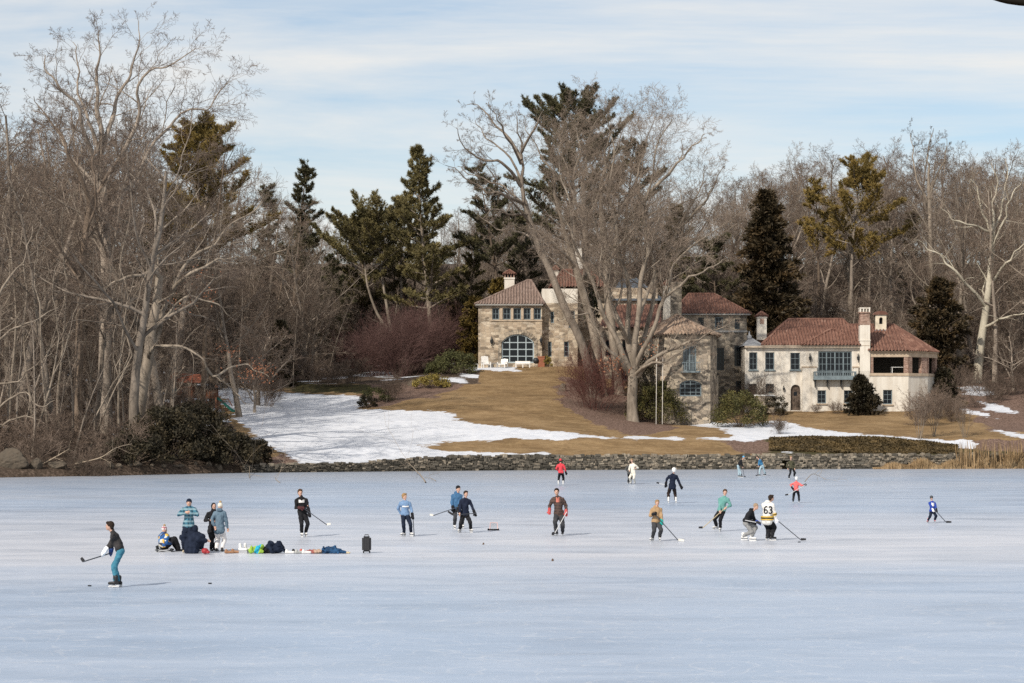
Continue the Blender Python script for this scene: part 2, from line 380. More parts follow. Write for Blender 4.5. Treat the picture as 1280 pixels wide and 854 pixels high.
# ---------------------------------------------------------------- the frozen pond
def ice_mat():
    s = NT('pond_ice'); v = s.coord()
    big = s.noise(s.coord(scale=(0.35, 1, 1)), 0.05, 5, 0.6, 0.5)
    mid = s.noise(s.coord(scale=(0.4, 1, 1), rot=(0, 0, 0.15)), 0.42, 6, 0.65, 0.8)
    fine = s.noise(s.coord(scale=(0.5, 1, 1), rot=(0, 0, -0.2)), 2.2, 5, 0.7, 0.6)
    f = s.math('ADD', s.math('MULTIPLY', big, 0.5), s.math('ADD', s.math('MULTIPLY', mid, 0.32), s.math('MULTIPLY', fine, 0.18)))
    c = s.ramp(f, [(0.36, (0.295, 0.39, 0.525)), (0.5, (0.37, 0.455, 0.58)), (0.64, (0.455, 0.52, 0.62))])
    # a paler band round the game, and the far bank's tree reflection painted grey
    sep = s.n('ShaderNodeSeparateXYZ'); s.l(v, sep.inputs[0])
    yb = s.math('ADD', sep.outputs['Y'], s.math('MULTIPLY', s.math('SUBTRACT', big, 0.5), 60.0))
    band = s.ramp(s.math('DIVIDE', yb, 260.0), [(0.24, 0.0), (0.31, 1.0), (0.36, 0.85), (0.46, 0.0)])
    c = s.mix(s.math('MULTIPLY', band, s.math('MULTIPLY_ADD', mid, 0.9, 0.22)), c, (0.66, 0.655, 0.68))
    far = s.ramp(s.math('DIVIDE', s.math('ADD', yb, s.math('MULTIPLY', sep.outputs['X'], -0.55)), 300.0), [(0.50, 0.0), (0.74, 1.0)])
    c = s.mix(s.math('MULTIPLY', far, s.math('MULTIPLY_ADD', mid, 0.9, 0.3)), c, (0.30, 0.30, 0.315))
    # skate cuts: thin pale curved lines
    for sc, rot, th in ((0.55, 0.4, 0.014), (0.8, 1.9, 0.011), (0.38, 2.7, 0.010)):
        w1 = s.noise(s.coord(rot=(0, 0, rot)), sc, 1.0, 0.4, 1.5)
        ln = s.math('ABSOLUTE', s.math('SUBTRACT', w1, 0.5))
        c = s.mix(s.ramp(ln, [(0.0, 0.28), (th, 0.0)]), c, (0.66, 0.68, 0.72))
    s.bump(s.math('ADD', s.math('MULTIPLY', mid, 0.4), s.math('MULTIPLY', fine, 0.6)), 0.12, 0.03)
    rough = s.math('MULTIPLY_ADD', mid, 0.4, 0.13)
    return s.fin(c, rough, 0.35)
mesh_obj('ice', [(-420, -60, 0), (420, -60, 0), (420, 240, 0), (-420, 240, 0)], [(0, 1, 2, 3)], ice_mat())
tag(bpy.data.objects['ice'], 'frozen pond of pale blue skate marked ice', None, None, 'structure')
# ---------------------------------------------------------------- branching trees
def vrot(v, k, a):
    c, s_ = math.cos(a), math.sin(a); d = (k[0]*v[0]+k[1]*v[1]+k[2]*v[2])*(1-c)
    return (v[0]*c+(k[1]*v[2]-k[2]*v[1])*s_+k[0]*d, v[1]*c+(k[2]*v[0]-k[0]*v[2])*s_+k[1]*d, v[2]*c+(k[0]*v[1]-k[1]*v[0])*s_+k[2]*d)
def vnorm(v):
    l = math.sqrt(v[0]*v[0]+v[1]*v[1]+v[2]*v[2]) or 1.0
    return (v[0]/l, v[1]/l, v[2]/l)
def vperp(v):
    a = (0, 0, 1) if abs(v[2]) < 0.9 else (1, 0, 0)
    return vnorm((v[1]*a[2]-v[2]*a[1], v[2]*a[0]-v[0]*a[2], v[0]*a[1]-v[1]*a[0]))
class Tree:
    """grows branch paths; P: per level dict n, len, ang, seg, wig, up, r"""
    def __init__(s, seed, P, rmin=0.011):
        s.g = random.Random(seed); s.P = P; s.rmin = rmin; s.paths = []; s.tips = []
    def path(s, p, d, L, r, lev, up=None, taper=0.35):
        q = s.P[min(lev, len(s.P)-1)]; g = s.g
        n = q['seg']; st = L/n; pts = [p]; rad = [r]
        wig = q['wig']; u = q['up'] if up is None else up
        for i in range(n):
            d = vnorm((d[0]+g.gauss(0, wig), d[1]+g.gauss(0, wig), d[2]+g.gauss(0, wig)*0.8+u))
            p = (p[0]+d[0]*st, p[1]+d[1]*st, p[2]+d[2]*st)
            pts.append(p); rad.append(max(s.rmin*0.7, r*(1-(1-taper)*(i+1)/n)))
        s.paths.append((pts, rad, lev)); return pts, rad
    def kids(s, pts, rad, L, lev):
        """side branches of a finished path"""
        if lev >= len(s.P)-1: s.tips.append(pts[-1]); return
        q = s.P[lev+1]; g = s.g; n = q['n']
        if isinstance(n, float): n = max(1, int(n*L+g.random()))
        az = g.random()*6.28; m = len(pts)-1
        for i in range(n):
            t = q.get('t0', 0.25)+(1-q.get('t0', 0.25))*((i+g.random()*0.8)/n)
            t = min(t, 0.995); k = int(t*m); f = t*m-k
            a, b = pts[k], pts[k+1]
            p = (a[0]+(b[0]-a[0])*f, a[1]+(b[1]-a[1])*f, a[2]+(b[2]-a[2])*f)
            d = vnorm((b[0]-a[0], b[1]-a[1], b[2]-a[2])); az += 2.4+g.gauss(0, 0.35)
            ang = q['ang']*(1+g.gauss(0, 0.2))*(1.1-0.35*t)
            e = vrot(vrot(d, vperp(d), ang), d, az)
            if q.get('flat'): e = vnorm((e[0], e[1], e[2]*(1-q['flat'])))
            sh = q.get('shape')
            Lc = L*q['len']*(0.7+0.6*g.random())*(sh(t) if sh else (1.12-0.5*t))
            rc = min(rad[k]*0.72, max(s.rmin, rad[k]*q['r']*(0.75+0.4*g.random())))
            if lev+1 == len(s.P)-1: rc = s.rmin
            cp_, cr_ = s.path(p, e, Lc, rc, lev+1)
            s.kids(cp_, cr_, Lc, lev+1)
    def limb(s, p, d, L, r, lev=0, **k):
        a, b = s.path(p, d, L, r, lev, **k); s.kids(a, b, L, lev); return a, b
    def traced(s, pts, r0, r1, lev=1, sub=4, kids=True):
        """a limb that follows given points (smoothed)"""
        V = [Vector(p) for p in pts]; out = []
        for i in range(len(V)-1):
            p0 = V[max(i-1, 0)]; p1 = V[i]; p2 = V[i+1]; p3 = V[min(i+2, len(V)-1)]
            for k in range(sub):
                t = k/sub; out.append(0.5*((2*p1)+(p2-p0)*t+(2*p0-5*p1+4*p2-p3)*t*t+(3*p1-p0-3*p2+p3)*t**3))
        out.append(V[-1]); n = len(out)-1
        if lev > 0:                                     # no real limb runs true
            a_ = [s.g.uniform(0, 6.28) for _ in range(6)]; LL = (V[-1]-V[0]).length; am = min(0.38, 0.022*LL)
            for i in range(1, n+1):
                t = i/n; w_ = am*min(1.0, t*2.5)
                out[i] = out[i]+Vector((math.sin(t*9+a_[0])+0.6*math.sin(t*23+a_[1]), math.sin(t*8+a_[2])+0.6*math.sin(t*21+a_[3]), 0.7*math.sin(t*11+a_[4])+0.5*math.sin(t*25+a_[5])))*w_
        r1 = min(r1, 0.026) if lev > 0 and kids else r1; rad = [r0+(r1-r0)*(i/n)**0.8 for i in range(n+1)]; out = [tuple(q) for q in out]
        s.paths.append((out, rad, lev)); L = sum((Vector(out[i+1])-Vector(out[i])).length for i in range(n))
        if kids: s.kids(out, rad, L, lev)
        return out, rad
def tubes(paths, ksides):
    """all paths of the same point count and side count at once"""
    VV = []; FF = []; base = 0; by = {}
    for pts, rad, lev in paths:
        k = ksides(rad[0]); by.setdefault((len(pts), k), []).append((pts, rad))
    for (n, k), lst in by.items():
        Pn = np.array([q[0] for q in lst], dtype=np.float64); Rn = np.array([q[1] for q in lst], dtype=np.float64)
        T = np.empty_like(Pn); T[:, 1:-1] = Pn[:, 2:]-Pn[:, :-2]; T[:, 0] = Pn[:, 1]-Pn[:, 0]; T[:, -1] = Pn[:, -1]-Pn[:, -2]
        T /= np.linalg.norm(T, axis=2, keepdims=True)+1e-9
        m = Pn[:, -1]-Pn[:, 0]; ref = np.where(np.abs(m[:, 2:3]) > 0.75*np.linalg.norm(m, axis=1, keepdims=True), np.array([[1.0, 0.13, 0.0]]), np.array([[0.06, 0.1, 1.0]]))[:, None, :]
        U = np.cross(np.broadcast_to(ref, T.shape), T); U /= np.linalg.norm(U, axis=2, keepdims=True)+1e-9
        Wv = np.cross(T, U)
        a = 2*np.pi*np.arange(k)/k
        ring = U[:, :, None, :]*np.cos(a)[None, None, :, None]+Wv[:, :, None, :]*np.sin(a)[None, None, :, None]
        V = Pn[:, :, None, :]+ring*Rn[:, :, None, None]
        VV.append(V.reshape(-1, 3))
        N = len(lst); idx = base+np.arange(N*n*k).reshape(N, n, k)
        A = idx[:, :-1, :]; B = np.roll(idx, -1, 2)[:, :-1, :]; C = np.roll(idx, -1, 2)[:, 1:, :]; D = idx[:, 1:, :]
        FF.append(np.stack([A, B, C, D], -1).reshape(-1, 4)); base += N*n*k
    return np.concatenate(VV), np.concatenate(FF)
def fast_obj(name, V, Fc, mat, parent=None, smooth=True):
    me = np_mesh(name, V, Fc); me.materials.append(mat)
    if smooth: me.polygons.foreach_set('use_smooth', np.ones(len(me.polygons), dtype=bool))
    o = bpy.data.objects.new(name, me); link(o, parent); return o
def ks(r): return 10 if r > 0.25 else (7 if r > 0.1 else (5 if r > 0.045 else 3))
def finish_tree(T, root, bark, twig, cut=2):
    th = [p for p in T.paths if p[2] < cut]; tw = [p for p in T.paths if p[2] >= cut]
    V, Fc = tubes(th, ks); fast_obj('trunk', V, Fc, bark, root)
    if tw:
        V, Fc = tubes(tw, ks); fast_obj('crown', V, Fc, twig, root, smooth=False)
def flare(pts, rad):
    for i in range(min(4, len(rad))): rad[i] *= 1+0.55*math.exp(-0.9*i)
PARKED = []
def proto_tree(name, seed, H, r, P, bark, twig, lean=0.03, cut=3, rmin=0.0105):
    T = Tree(seed, P, rmin)
    g = T.g
    pts, rad = T.path((0, 0, -0.4), vnorm((g.gauss(0, lean), g.gauss(0, lean), 1)), H*P[0].get('frac', 0.8)+0.4, r, 0, taper=P[0].get('taper', 0.3))
    flare(pts, rad); T.kids(pts, rad, H*0.8, 0)
    root = empty(name); finish_tree(T, root, bark, twig, cut)
    # park the pattern; its height is measured for scaling copies
    zz = max(max(p[2] for p in q[0]) for q in T.paths)
    return root, zz
up_ = lambda t: 1.15-0.75*t
crn = lambda t: 0.45+1.6*t-1.5*t*t
P_WOOD = [dict(seg=9, wig=0.055, up=0.02, frac=0.84, taper=0.25), dict(n=15, len=0.32, ang=0.95, seg=7, wig=0.13, up=0.05, r=0.42, t0=0.30, shape=up_),
          dict(n=8, len=0.44, ang=0.85, seg=5, wig=0.17, up=0.015, r=0.5, t0=0.2), dict(n=6, len=0.50, ang=0.8, seg=4, wig=0.2, up=0.01, r=0.55, t0=0.15), dict(n=5, len=0.52, ang=0.75, seg=3, wig=0.2, up=0.0, r=0.6, t0=0.1)]
P_WOOD2 = [dict(seg=10, wig=0.07, up=0.02, frac=0.70, taper=0.3), dict(n=11, len=0.48, ang=0.85, seg=8, wig=0.15, up=0.045, r=0.5, t0=0.34, shape=up_),
           dict(n=9, len=0.42, ang=0.85, seg=5, wig=0.18, up=0.01, r=0.5, t0=0.2), dict(n=7, len=0.46, ang=0.85, seg=4, wig=0.2, up=0.005, r=0.55, t0=0.12), dict(n=5, len=0.5, ang=0.75, seg=3, wig=0.2, up=0.02, r=0.6, t0=0.1)]
P_THIN = [dict(seg=8, wig=0.05, up=0.02, frac=0.9, taper=0.2), dict(n=16, len=0.22, ang=0.7, seg=5, wig=0.1, up=0.08, r=0.4, t0=0.3, shape=up_),
          dict(n=7, len=0.42, ang=0.7, seg=4, wig=0.14, up=0.05, r=0.5, t0=0.15), dict(n=5, len=0.5, ang=0.7, seg=3, wig=0.17, up=0.03, r=0.6, t0=0.1)]
P_LOW = [dict(seg=7, wig=0.1, up=0.0, frac=0.62, taper=0.4), dict(n=13, len=0.62, ang=1.05, seg=7, wig=0.14, up=0.03, r=0.5, t0=0.22, shape=up_),
         dict(n=9, len=0.42, ang=0.85, seg=5, wig=0.18, up=0.02, r=0.5, t0=0.15), dict(n=8, len=0.42, ang=0.8, seg=3, wig=0.2, up=0.01, r=0.6, t0=0.1), dict(n=4, len=0.55, ang=0.7, seg=3, wig=0.2, up=0.0, r=0.6, t0=0.1)]
P_BUSH = [dict(seg=4, wig=0.1, up=0.02, frac=0.9, taper=0.4), dict(n=6, len=0.5, ang=0.55, seg=4, wig=0.15, up=0.03, r=0.6, t0=0.15),
          dict(n=5, len=0.5, ang=0.6, seg=3, wig=0.18, up=0.02, r=0.7, t0=0.15), dict(n=4, len=0.55, ang=0.6, seg=3, wig=0.2, up=0.0, r=0.8, t0=0.1)]
def bush_paths(T, n, spread, H, r, rr=0.35):
    for i in range(n):
        a = T.g.random()*6.28; k = T.g.random()
        d = vnorm((math.cos(a)*spread*k, math.sin(a)*spread*k, 1))
        p = (math.cos(a)*rr*T.g.random(), math.sin(a)*rr*T.g.random(), -0.15)
        T.limb(p, d, H*(0.75+0.4*T.g.random()), r)
def proto_bush(name, seed, n, spread, H, r, mat, P=P_BUSH, rr=0.35, rmin=0.009):
    T = Tree(seed, P, rmin); bush_paths(T, n, spread, H, r, rr)
    V, Fc = tubes(T.paths, ks); o = fast_obj(name, V, Fc, mat, None, smooth=False)
    return o, float(V[:, 2].max())
# ---------------------------------------------------------------- needles and leaves
def needles(cent, dirs, n, L, wd, rs, spread=0.9):
    """n narrow blades fanning from every centre"""
    C = np.repeat(np.asarray(cent), n, 0); D = np.repeat(np.asarray(dirs), n, 0)
    D = D+rs.normal(0, spread, D.shape); D /= np.linalg.norm(D, axis=1, keepdims=True)+1e-9
    S = np.cross(D, rs.normal(0, 1, D.shape)); S /= np.linalg.norm(S, axis=1, keepdims=True)+1e-9
    l = L*(0.6+0.7*rs.rand(len(C), 1)); w_ = wd*(0.7+0.6*rs.rand(len(C), 1))
    V = np.stack([C-S*w_*0.5, C+S*w_*0.5, C+D*l*0.6+S*w_*0.6, C+D*l], 1).reshape(-1, 3)
    Fc = np.arange(len(C)*4).reshape(-1, 4)
    return V, Fc
def blades(cent, L, wd, rs, flatten=0.0, outward=None):
    C = np.asarray(cent); N = len(C)
    A = rs.normal(0, 1, (N, 3)); A[:, 2] *= 1-flatten
    if outward is not None: A += outward
    A /= np.linalg.norm(A, axis=1, keepdims=True)+1e-9
    B = np.cross(A, rs.normal(0, 1, (N, 3))); B /= np.linalg.norm(B, axis=1, keepdims=True)+1e-9
    l = L*(0.6+0.8*rs.rand(N, 1)); w_ = wd*(0.6+0.8*rs.rand(N, 1))
    V = np.stack([C-A*l/2, C+B*w_/2, C+A*l/2, C-B*w_/2], 1).reshape(-1, 3)
    return V, np.arange(N*4).reshape(-1, 4)
def pine(name, seed, H, r, z0, width, mat, bark=None, droop=0.0, layers=16, top=0.35, dens=1.0, blade=0.46, shape=None, forks=None, upc=0.05, tuft=13, wd=0.085, gap=0.12):
    """white pine: bare lower trunk, limbs in uneven flat tiers, long needle tufts"""
    g = random.Random(seed); rs = np.random.RandomState(seed)
    T = Tree(seed, [dict(seg=10, wig=0.03, up=0.03), dict(seg=6, wig=0.09, up=upc), dict(seg=4, wig=0.14, up=0.03), dict(seg=3, wig=0.15, up=0.03)], 0.015)
    stems = []
    if forks:
        for f in forks: stems.append(T.traced(f, r, 0.05, 0, kids=False))
    else:
        stems.append(T.path((0, 0, -0.4), (g.gauss(0, .02), g.gauss(0, .02), 1), H+0.4, r, 0, taper=0.08))
    cs = []; ds = []
    for pts, rad in stems:
        flare(pts, rad)
        n = len(pts)-1
        t = z0
        while True:
            t += (0.012+0.034*max(0.1, 1-(t-z0)/(1-z0)))*(0.5+g.random())*15/layers
            if t > 0.985: break
            k = min(int(t*n), n-1); f = t*n-k
            p = tuple(pts[k][c]+(pts[k+1][c]-pts[k][c])*f for c in range(3))
            sh = shape(t) if shape else (1-(t-z0)/(1-z0))*(1-top)+top*(1-0.6*(t-z0)/(1-z0))
            nb = g.randint(2, 4)
            a0 = g.random()*6.28
            for b in range(nb):
                if g.random() < gap: continue
                a = a0+6.28*b/nb+g.gauss(0, 0.25)
                L = width*sh*(0.45+0.75*g.random()**1.5)
                if L < 0.6: L = 0.6
                d = vnorm((math.cos(a), math.sin(a), 0.22+0.35*t-droop+g.gauss(0, 0.12)))
                bp, br = T.path(p, d, L, max(0.025, rad[k]*0.42), 1, up=upc-droop*0.1)
                m = len(bp)-1
                ns = max(4, int(L*3.4*dens))
                for i in range(ns):
                    u = 0.25+0.75*(i+g.random())/ns
                    q = min(int(u*m), m-1); fr = u*m-q
                    pp = tuple(bp[q][c]+(bp[q+1][c]-bp[q][c])*fr for c in range(3))
                    dd = vnorm(tuple(bp[q+1][c]-bp[q][c] for c in range(3)))
                    e = vrot(dd, (0, 0, 1), (1 if i % 2 else -1)*(0.7+0.4*g.random()))
                    e = vnorm((e[0], e[1], e[2]+0.12+g.gauss(0, .1)))
                    sl_ = (0.35+0.30*L*(1.1-u))*(0.7+0.6*g.random())
                    sp, sr = T.path(pp, e, sl_, 0.018, 2)
                    for w_ in range(1, len(sp)):
                        cs.append(sp[w_]); ds.append(vnorm((e[0], e[1], e[2]+0.35)))
                cs.append(bp[-1]); ds.append(vnorm((d[0], d[1], d[2]+0.3)))
        cs.append(pts[-1]); ds.append((0, 0, 1))
    root = empty(name)
    V, Fc = tubes(T.paths, ks); fast_obj('trunk', V, Fc, bark or M['bark_brown'], root)
    V, Fc = needles(cs, ds, int(tuft*1.35), blade, wd*0.72, rs, 0.6)
    fast_obj('crown', V, Fc, mat, root, smooth=False)
    return root, max(p[2] for p in cs)+0.2
def spire(name, seed, H, wide, mat, z0=0.06, n=2600, blade=0.45, shape=None, bark=None, wd=0.16, rough=0.25):
    """dense conifer or cedar: sprays on short tiered boughs, ragged outline, open pockets"""
    g = random.Random(seed); rs = np.random.RandomState(seed)
    T = Tree(seed, [dict(seg=8, wig=0.02, up=0.03), dict(seg=4, wig=0.1, up=0.03)], 0.02)
    pts, rad = T.path((0, 0, -0.3), (0, 0, 1), H+0.2, max(0.09, H*0.016), 0, taper=0.1)
    cs = []; ds = []
    nb = int(n/26)
    for i in range(nb):
        t = z0+(1-z0)*((i+g.random())/nb)
        sh = shape(t) if shape else (1-t)**0.85
        a = i*2.4+g.gauss(0, 0.4); L = wide*sh*(1-rough+2*rough*g.random())+0.12
        k = min(int(t*8), 7)
        p = (pts[k][0], pts[k][1], t*H)
        d = vnorm((math.cos(a), math.sin(a), 0.16+g.gauss(0, 0.12)))
        bp, br = T.path(p, d, L, 0.035, 1)
        for j in range(26):
            u = 0.25+0.78*g.random()**0.7
            q = Vector(p)+Vector(d)*L*u
            s_ = 0.10+0.16*L*(1.15-u)
            cs.append((q.x+g.gauss(0, s_), q.y+g.gauss(0, s_), q.z+g.gauss(0, s_*0.55)-0.03*L)); ds.append(vnorm((d[0], d[1], 0.25)))
    root = empty(name)
    V, Fc = tubes(T.paths, ks); fast_obj('trunk', V, Fc, bark or M['bark_brown'], root)
    V, Fc = needles(cs, ds, 7, blade, wd, rs, 0.6)
    fast_obj('crown', V, Fc, mat, root, smooth=False)
    return root, H
def shrub(name, seed, rx, ry, h, mat, n=2600, L=0.17, wd=0.085, lumps=26, stem=True, flat_=0.2, per=None):
    """broad-leaved or needled shrub: leaf clumps on branch ends, uneven outline, dark gaps between"""
    g = random.Random(seed); rs = np.random.RandomState(seed)
    T = Tree(seed, [dict(seg=4, wig=0.12, up=0.03)], 0.012); cs = []; out = []
    for i in range(lumps):
        a = i*2.4+g.gauss(0, 0.3); e = math.asin(min(1, (i+0.5)/lumps))*(0.95); rr = 0.80+0.3*g.random()
        c = Vector((rx*math.cos(a)*math.cos(e)*rr, ry*math.sin(a)*math.cos(e)*rr, h*(0.12+0.80*math.sin(e)*rr)))
        T.path((0.2*c.x*g.random(), 0.2*c.y*g.random(), -0.1), vnorm((c.x, c.y, c.z+0.1)), c.length*0.93, 0.03, 0)
        m = n//lumps; s_ = 0.30*(rx+ry+h)/3*(0.7+0.6*g.random())
        q = rs.normal(0, 1, (m, 3)); q /= np.linalg.norm(q, axis=1, keepdims=True); q *= (rs.rand(m, 1)**0.45)*s_
        q[:, 2] *= 0.72; cs.append(q+np.array(c)); out.append(q/s_*0.7+np.array(c.normalized())*0.3)
    cs = np.concatenate(cs); out = np.concatenate(out); ok = cs[:, 2] > 0.0
    root = empty(name)
    V, Fc = tubes(T.paths, ks); fast_obj('stem', V, Fc, M['bark_brown'], root)
    V, Fc = blades(cs[ok], L, wd, rs, flat_, out[ok]*0.4); fast_obj('foliage', V, Fc, mat, root, smooth=False)
    return root
def put(root, px, Y, dz=0.0, scale=1.0, rz=0.0):
    x = (px-640)*Y/F; root.location = (x, Y, g1(x, Y)+dz); root.scale = (scale,)*3 if not hasattr(scale, '__len__') else scale; root.rotation_euler = (0, 0, rz); return root
# ---------------------------------------------------------------- the woods
rg = random.Random(11)
P_ROUND = [dict(seg=7, wig=0.09, up=0.01, frac=0.6, taper=0.4), dict(n=13, len=0.6, ang=0.85, seg=7, wig=0.15, up=0.035, r=0.5, t0=0.25, shape=up_), dict(n=9, len=0.44, ang=0.85, seg=5, wig=0.19, up=0.015, r=0.5, t0=0.15), dict(n=8, len=0.44, ang=0.8, seg=4, wig=0.2, up=0.0, r=0.6, t0=0.1), dict(n=5, len=0.5, ang=0.75, seg=3, wig=0.2, up=0.0, r=0.6, t0=0.1)]
SKY_X = [-60, 0, 40, 90, 150, 215, 300, 330, 360, 400, 440, 500, 560, 620, 700, 800, 880, 930, 970, 1040, 1100, 1160, 1220, 1280, 1340]
SKY_Y = [70, 80, 80, 75, 80, 110, 190, 210, 235, 262, 262, 250, 232, 215, 200, 200, 215, 190, 170, 180, 172, 152, 172, 165, 160]
def skyline(px): return float(np.interp(px, SKY_X, SKY_Y))
WP = []
for i, (P_, H, r, b, t) in enumerate([(P_WOOD, 24, 0.24, 'bark', 'twig'), (P_WOOD2, 22, 0.27, 'bark', 'twig'), (P_WOOD, 25, 0.21, 'bark_brown', 'twig'),
                                      (P_WOOD2, 24, 0.25, 'bark_pale', 'twig_tan'), (P_WOOD2, 21, 0.24, 'bark', 'twig_tan'), (P_WOOD, 23, 0.20, 'bark', 'twig')]):
    WP.append(proto_tree('bare_tree', 100+i, H, r, P_, M[b], M[t]))
TP = [proto_tree('bare_sapling', 200+i, 12, 0.10, P_THIN, M['bark'], M['twig'], 0.14, rmin=0.010) for i in range(3)]
LP = [proto_tree('bare_small_tree', 300+i, 9, 0.16, P_LOW, M['bark'], M['twig'], 0.08, rmin=0.010) for i in range(3)]
RP = [proto_tree('bare_round_tree', 350+i, 15, 0.19, P_ROUND, M['bark'], M['twig' if i else 'twig_tan'], 0.07) for i in range(3)]
used = {}
LEFT_G, MID_G, RIGHT_G = 'bare trees in the wood left of the snowfield', 'bare trees in the wood behind the stone house', 'bare trees in the wood right of the white house'
def plant(lib, px, Y, H, label, group, cat='tree', rz=None, wide=1.0):
    root, h = lib
    o = root if id(root) not in used else copy_tree(root)
    used[id(root)] = 1
    s = H/h
    put(o, px, Y, 0, (s*wide, s*wide, s), rg.random()*6.28 if rz is None else rz)
    return tag(o, label, cat, group)
def zone(n, x0, x1, y0, y1, lib, labels, group, drop=(0, 70), hmin=12, hmax=36, fixed=None, avoid=None):
    for i in range(n):
        for tries in range(20):
            px = x0+(x1-x0)*(i+rg.random())/n; Y = y0+(y1-y0)*rg.random()
            if not (avoid and avoid(px, Y)): break
        x = (px-640)*Y/F; z = g1(x, Y)
        top = CH+(HY-(skyline(px)+rg.uniform(*drop)))*Y/F
        H = min(hmax, max(hmin, top-z)) if fixed is None else rg.uniform(*fixed)
        plant(lib[rg.randrange(len(lib))], px, Y, H, labels, group, wide=rg.uniform(0.85, 1.15))
L1 = 'tall bare grey tree standing among many in the wood along the left bank'
zone(6, -30, 235, 199, 225, WP, L1, LEFT_G, (10, 120))
zone(18, -40, 300, 228, 275, WP, 'bare grey brown tree deep in the wood behind the left bank', LEFT_G, (5, 70))
zone(22, -50, 440, 280, 350, WP, 'bare tree in the back rows of the wood beyond the snowfield', LEFT_G, (0, 60), hmax=30)
zone(20, 330, 640, 300, 370, WP, 'bare tree behind the pines left of the stone house', MID_G, (5, 50), hmax=27)
zone(20, 600, 960, 310, 370, WP, 'bare tree on the rise behind the stone house roofs', MID_G, (5, 50), hmax=28)
zone(20, 900, 1300, 300, 340, WP, 'bare tree on the rise behind the white house roof', RIGHT_G, (5, 60), hmax=30, avoid=lambda p, y: 985 < p < 1130)
zone(26, 930, 1320, 340, 400, WP, 'bare tree in the back rows behind the white house', RIGHT_G, (-5, 40), hmax=34)
zone(7, 1200, 1310, 262, 295, WP, 'bare tree on the slope right of the white house', RIGHT_G, (5, 80), hmax=30)
zone(24, -30, 225, 192, 225, TP, 'slender bare sapling in the thicket along the left bank', LEFT_G, fixed=(7, 13), avoid=lambda p, y: p > 130 and y < 208)
zone(26, 0, 420, 255, 320, TP, 'slender bare sapling in the wood beyond the snowfield', LEFT_G, fixed=(8, 15))
zone(14, 420, 600, 292, 320, TP, 'slender bare sapling behind the red twig thicket', MID_G, fixed=(8, 14))
zone(16, 900, 1290, 286, 320, TP, 'slender bare sapling behind the white house', RIGHT_G, fixed=(8, 15), avoid=lambda p, y: 1008 < p < 1072)
zone(30, -20, 330, 215, 300, LP, 'low spreading bare tree in the wood left of the snowfield', LEFT_G, fixed=(6, 11))
zone(16, 330, 600, 295, 340, LP, 'low spreading bare tree under the pines left of the stone house', MID_G, fixed=(7, 12))
zone(14, 880, 1000, 290, 330, LP, 'low spreading bare tree right of the stone house roof', RIGHT_G, fixed=(7, 12))
zone(14, 1000, 1300, 280, 320, LP, 'low spreading bare tree behind the tiled porch roof', RIGHT_G, fixed=(7, 11), avoid=lambda p, y: 990 < p < 1090)
zone(5, 1215, 1300, 258, 285, LP, 'low spreading bare tree on the right hand slope', RIGHT_G, fixed=(5, 9))
zone(26, 420, 700, 350, 430, WP, 'bare tree high on the wooded ridge behind the pines', 'bare trees on the wooded ridge', (15, 60), hmax=24, hmin=9)
zone(40, 650, 1320, 360, 430, WP, 'bare tree high on the wooded ridge behind the houses', 'bare trees on the wooded ridge', (15, 60), hmax=24, hmin=9)
zone(8, -40, 130, 340, 420, WP, 'bare tree high on the wooded ridge behind the left bank', 'bare trees on the wooded ridge', (0, 60), hmax=26, hmin=9)
zone(26, 330, 960, 300, 345, LP, 'low spreading bare tree on the rise behind the stone house', MID_G, fixed=(7, 12))
zone(12, 230, 410, 270, 330, RP, 'rounded bare tree at the wood edge beyond the snowfield', LEFT_G, fixed=(10, 17))
zone(14, 540, 980, 296, 340, RP, 'rounded bare tree behind the stone house', MID_G, fixed=(11, 19))
zone(18, 900, 1310, 288, 340, RP, 'rounded bare tree behind the white house', RIGHT_G, fixed=(11, 19), avoid=lambda p, y: 1000 < p < 1115 and y < 335)
zone(12, -30, 240, 240, 280, RP, 'rounded bare tree among the taller trees of the left bank', LEFT_G, fixed=(9, 17))
zone(22, 1310, 1560, 270, 420, WP, 'bare tree at the far right end of the wooded ridge', 'bare trees on the wooded ridge', (0, 60), hmax=28, hmin=10)
zone(14, -260, -50, 205, 330, WP, 'bare tree at the far left end of the bank', 'bare trees on the wooded ridge', (0, 60), hmax=32, hmin=10)
# brush
BP = [proto_bush('twiggy_bush', 400+i, 9, 0.9, 2.4, 0.022, M['twig'], rr=0.5) for i in range(3)]
def bushes(n, x0, x1, y0, y1, hs, label, group, lib=None):
    lib = lib or BP
    for i in range(n):
        px = x0+(x1-x0)*(i+rg.random())/n; Y = rg.uniform(y0, y1)
        if 1000 < px < 1075 and Y > 270: continue
        root, h = lib[rg.randrange(len(lib))]
        o = root if id(root) not in used else root.copy()
        if id(root) in used: COL.objects.link(o)
        used[id(root)] = 1
        s = rg.uniform(*hs)/h; put(o, px, Y, 0, (s*1.2, s*1.2, s), rg.random()*6.28); tag(o, label, 'bush', group)
bushes(26, -20, 150, 188.5, 200, (1.6, 4.2), 'leafless twiggy bush in the tangle at the left waterline', 'twiggy bushes along the left bank')
bushes(30, -20, 260, 203, 245, (2, 4.5), 'leafless twiggy bush under the trees of the left bank', 'twiggy bushes along the left bank')
bushes(34, 240, 470, 266, 310, (2, 5.0), 'leafless bush along the wood edge beyond the snowfield', 'twiggy bushes at the wood edge')
bushes(30, 1190, 1300, 248, 285, (1.2, 3.6), 'leafless bush on the snowy slope right of the white house', 'twiggy bushes on the right hand slope')
bushes(20, 900, 1200, 276, 296, (2, 4.5), 'leafless bush behind the white house', 'twiggy bushes behind the houses')
